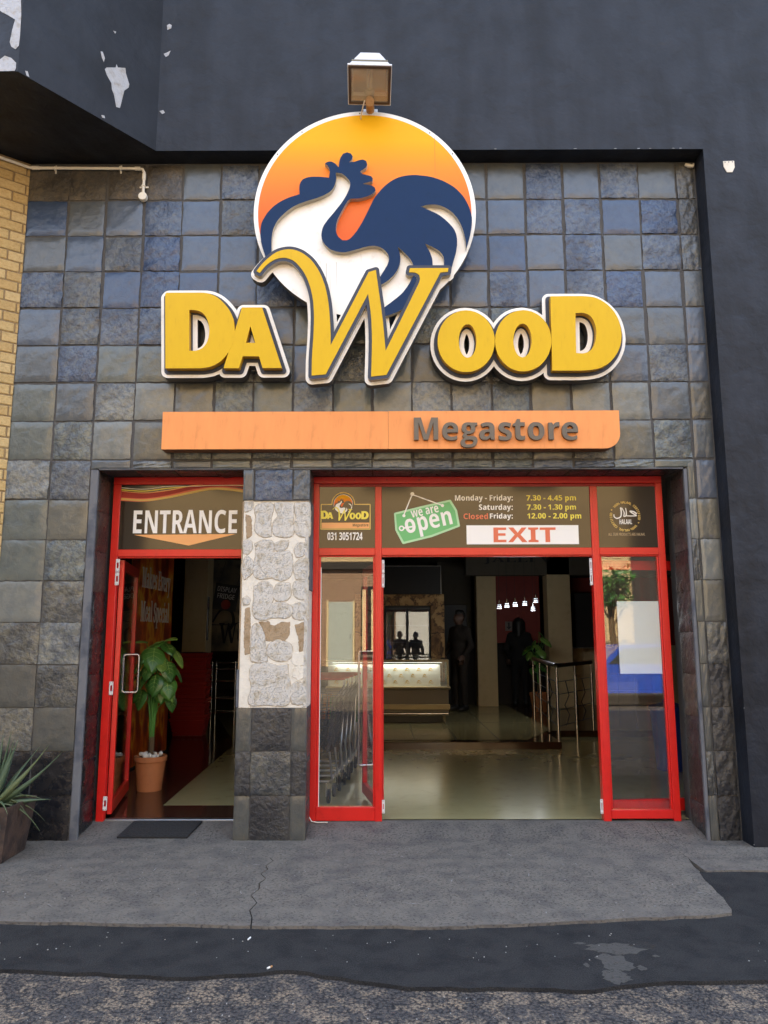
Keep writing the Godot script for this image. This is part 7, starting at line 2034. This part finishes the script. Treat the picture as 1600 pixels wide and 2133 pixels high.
func person(label: String, at: Vector3, turn: float, h: float, o: Dictionary) -> void:
	# a standing figure facing +z before it is turned; o: arms ("down", "phone", "side"), cloth, legs, hair, cap, long hair
	var t := thing("person", label, "person", at)
	t.rotation.y = turn
	var k := h / 1.75
	var V := func(x: float, y: float, z: float) -> Vector3: return Vector3(x, y, z) * k
	var hand := {}
	for sd in [-1.0, 1.0]:
		if o.arms == "phone": hand[sd] = [V.call(sd * 0.26, 1.14, 0.05), V.call(sd * 0.10, 1.30, 0.24)]
		elif o.arms == "side": hand[sd] = [V.call(sd * 0.27, 1.14, -0.02), V.call(sd * 0.24, 0.95, 0.14)]
		else: hand[sd] = [V.call(sd * 0.26, 1.13, -0.03), V.call(sd * 0.27, 0.88, 0.04)]
	var cloth := [[V.call(0, 0.98, 0), V.call(0, 1.15, 0.005), 0.135 * k, 0.125 * k], [V.call(0, 1.15, 0.005), V.call(0, 1.38, -0.005), 0.125 * k, 0.12 * k], [V.call(-0.09, 1.30, 0), V.call(0.09, 1.30, 0), 0.12 * k, 0.12 * k], [V.call(-0.09, 0.96, 0), V.call(0.09, 0.96, 0), 0.10 * k, 0.10 * k], [V.call(-0.15, 1.41, -0.01), V.call(0.15, 1.41, -0.01), 0.065 * k, 0.065 * k], [V.call(0, 1.40, -0.01), V.call(0, 1.49, 0.0), 0.08 * k, 0.058 * k]]
	for sd in [-1.0, 1.0]:
		cloth.append([V.call(sd * 0.185, 1.405, -0.01), hand[sd][0], 0.062 * k, 0.050 * k])
		cloth.append([hand[sd][0], hand[sd][1], 0.050 * k, 0.036 * k])
		cloth.append([V.call(sd * 0.09, 0.93, 0), V.call(sd * 0.10, 0.50, 0.015), 0.092 * k, 0.064 * k])
		cloth.append([V.call(sd * 0.10, 0.50, 0.015), V.call(sd * 0.105, 0.11, -0.01), 0.064 * k, 0.048 * k])
	mi("clothed_body", body_mesh(cloth, 0.016), o.cloth, t)
	# head with face
	var head := [[V.call(0, 1.47, 0.0), V.call(0, 1.56, 0.012), 0.052 * k, 0.054 * k], [V.call(0, 1.67, -0.012), V.call(0, 1.65, 0.012), 0.084 * k, 0.078 * k], [V.call(0, 1.60, 0.02), V.call(0, 1.575, 0.045), 0.060 * k, 0.040 * k], [V.call(0, 1.655, 0.085), V.call(0, 1.622, 0.108), 0.010 * k, 0.014 * k], [V.call(-0.022, 1.592, 0.080), V.call(0.022, 1.592, 0.080), 0.010 * k, 0.010 * k], [V.call(-0.083, 1.645, 0.0), V.call(-0.085, 1.615, 0.0), 0.016 * k, 0.010 * k], [V.call(0.083, 1.645, 0.0), V.call(0.085, 1.615, 0.0), 0.016 * k, 0.010 * k]]
	var hd := mi("head", body_mesh(head, 0.009), M.skin, t)
	for sd in [-1.0, 1.0]:
		var s := st()
		lathe(s, [Vector2(0, -0.010), Vector2(0.008, -0.006), Vector2(0.010, 0), Vector2(0.008, 0.006), Vector2(0, 0.010)], 8)
		var e := mi("eye", s.commit(), M.black, hd)
		e.position = V.call(sd * 0.031, 1.655, 0.078)
	var hair := [[V.call(0, 1.70, -0.025), V.call(0, 1.72, 0.02), 0.085 * k, 0.066 * k], [V.call(0, 1.65, -0.045), V.call(0, 1.60, -0.05), 0.075 * k, 0.05 * k]]
	if o.get("long", false): hair += [[V.call(0, 1.66, -0.06), V.call(0, 1.42, -0.085), 0.09 * k, 0.07 * k], [V.call(-0.07, 1.66, -0.02), V.call(-0.10, 1.46, -0.02), 0.05 * k, 0.04 * k], [V.call(0.07, 1.66, -0.02), V.call(0.10, 1.46, -0.02), 0.05 * k, 0.04 * k]]
	if o.get("cap", false): hair += [[V.call(-0.04, 1.70, 0.09), V.call(0.04, 1.70, 0.09), 0.022 * k, 0.022 * k]]
	mi("hair", body_mesh(hair, 0.011), o.hair, t)
	for sd in [-1.0, 1.0]:
		# hand: palm, four fingers and a thumb
		var w: Vector3 = hand[sd][1]
		var dirn: Vector3 = (hand[sd][1] - hand[sd][0]).normalized()
		var across: Vector3 = dirn.cross(Vector3(sd, 0, 0)).normalized()
		if across.length() < 0.1: across = Vector3(0, 0, 1)
		var fold: Vector3 = dirn.cross(across).normalized() * -sd
		var bones := [[w, w + dirn * 0.075 * k, 0.026 * k, 0.030 * k], [w + dirn * 0.06 * k - across * 0.022 * k, w + dirn * 0.07 * k + across * 0.022 * k, 0.022 * k, 0.022 * k]]
		for j in 4:
			var a: Vector3 = w + dirn * 0.085 * k + across * (0.032 - 0.021 * j) * k
			var ln: float = [0.030, 0.036, 0.034, 0.027][j] * k
			var m: Vector3 = a + (dirn * 0.9 + fold * 0.35).normalized() * ln
			bones.append([a, m, 0.0095 * k, 0.0088 * k])
			bones.append([m, m + (dirn * 0.55 + fold * 0.8).normalized() * ln, 0.0088 * k, 0.0075 * k])
		var th: Vector3 = w + dirn * 0.030 * k + across * 0.030 * k
		bones.append([th, th + (dirn * 0.6 + across * 0.6 + fold * 0.3).normalized() * 0.045 * k, 0.012 * k, 0.010 * k])
		mi("hand", body_mesh(bones, 0.007), M.skin, t)
		var foot := [[V.call(sd * 0.105, 0.045, -0.05), V.call(sd * 0.115, 0.04, 0.08), 0.042 * k, 0.040 * k], [V.call(sd * 0.115, 0.04, 0.08), V.call(sd * 0.12, 0.032, 0.15), 0.040 * k, 0.030 * k], [V.call(sd * 0.105, 0.10, -0.02), V.call(sd * 0.105, 0.05, -0.02), 0.045 * k, 0.045 * k]]
		mi("shoe", body_mesh(foot, 0.013), M.black, t)

func make_people() -> void:
	var dark := mat(0.011, 0.011, 0.012, 0.9)
	var brown := mat(0.024, 0.018, 0.013, 0.9)
	person("man in a brown top and trousers standing right of the display freezer", Vector3(1.32, 0.1625, -8.15), -0.9, 1.76, {"arms": "side", "cloth": brown, "hair": M.black})
	person("person with long dark hair in black clothes by the counter, near the hanging lamps", Vector3(2.58, 0.1625, -9.2), 2.9, 1.64, {"arms": "side", "cloth": dark, "hair": M.black, "long": true})
	person("person in a dark jacket and cap on the street, mirrored in the left fridge door", Vector3(0.10, gy(6.5) - 0.03, 6.42), PI, 1.74, {"arms": "phone", "cloth": dark, "hair": dark, "cap": true})
	person("bareheaded person in a dark jacket on the street, mirrored in the right fridge door", Vector3(0.68, gy(6.6) - 0.03, 6.5), PI, 1.72, {"arms": "down", "cloth": dark, "hair": M.black})
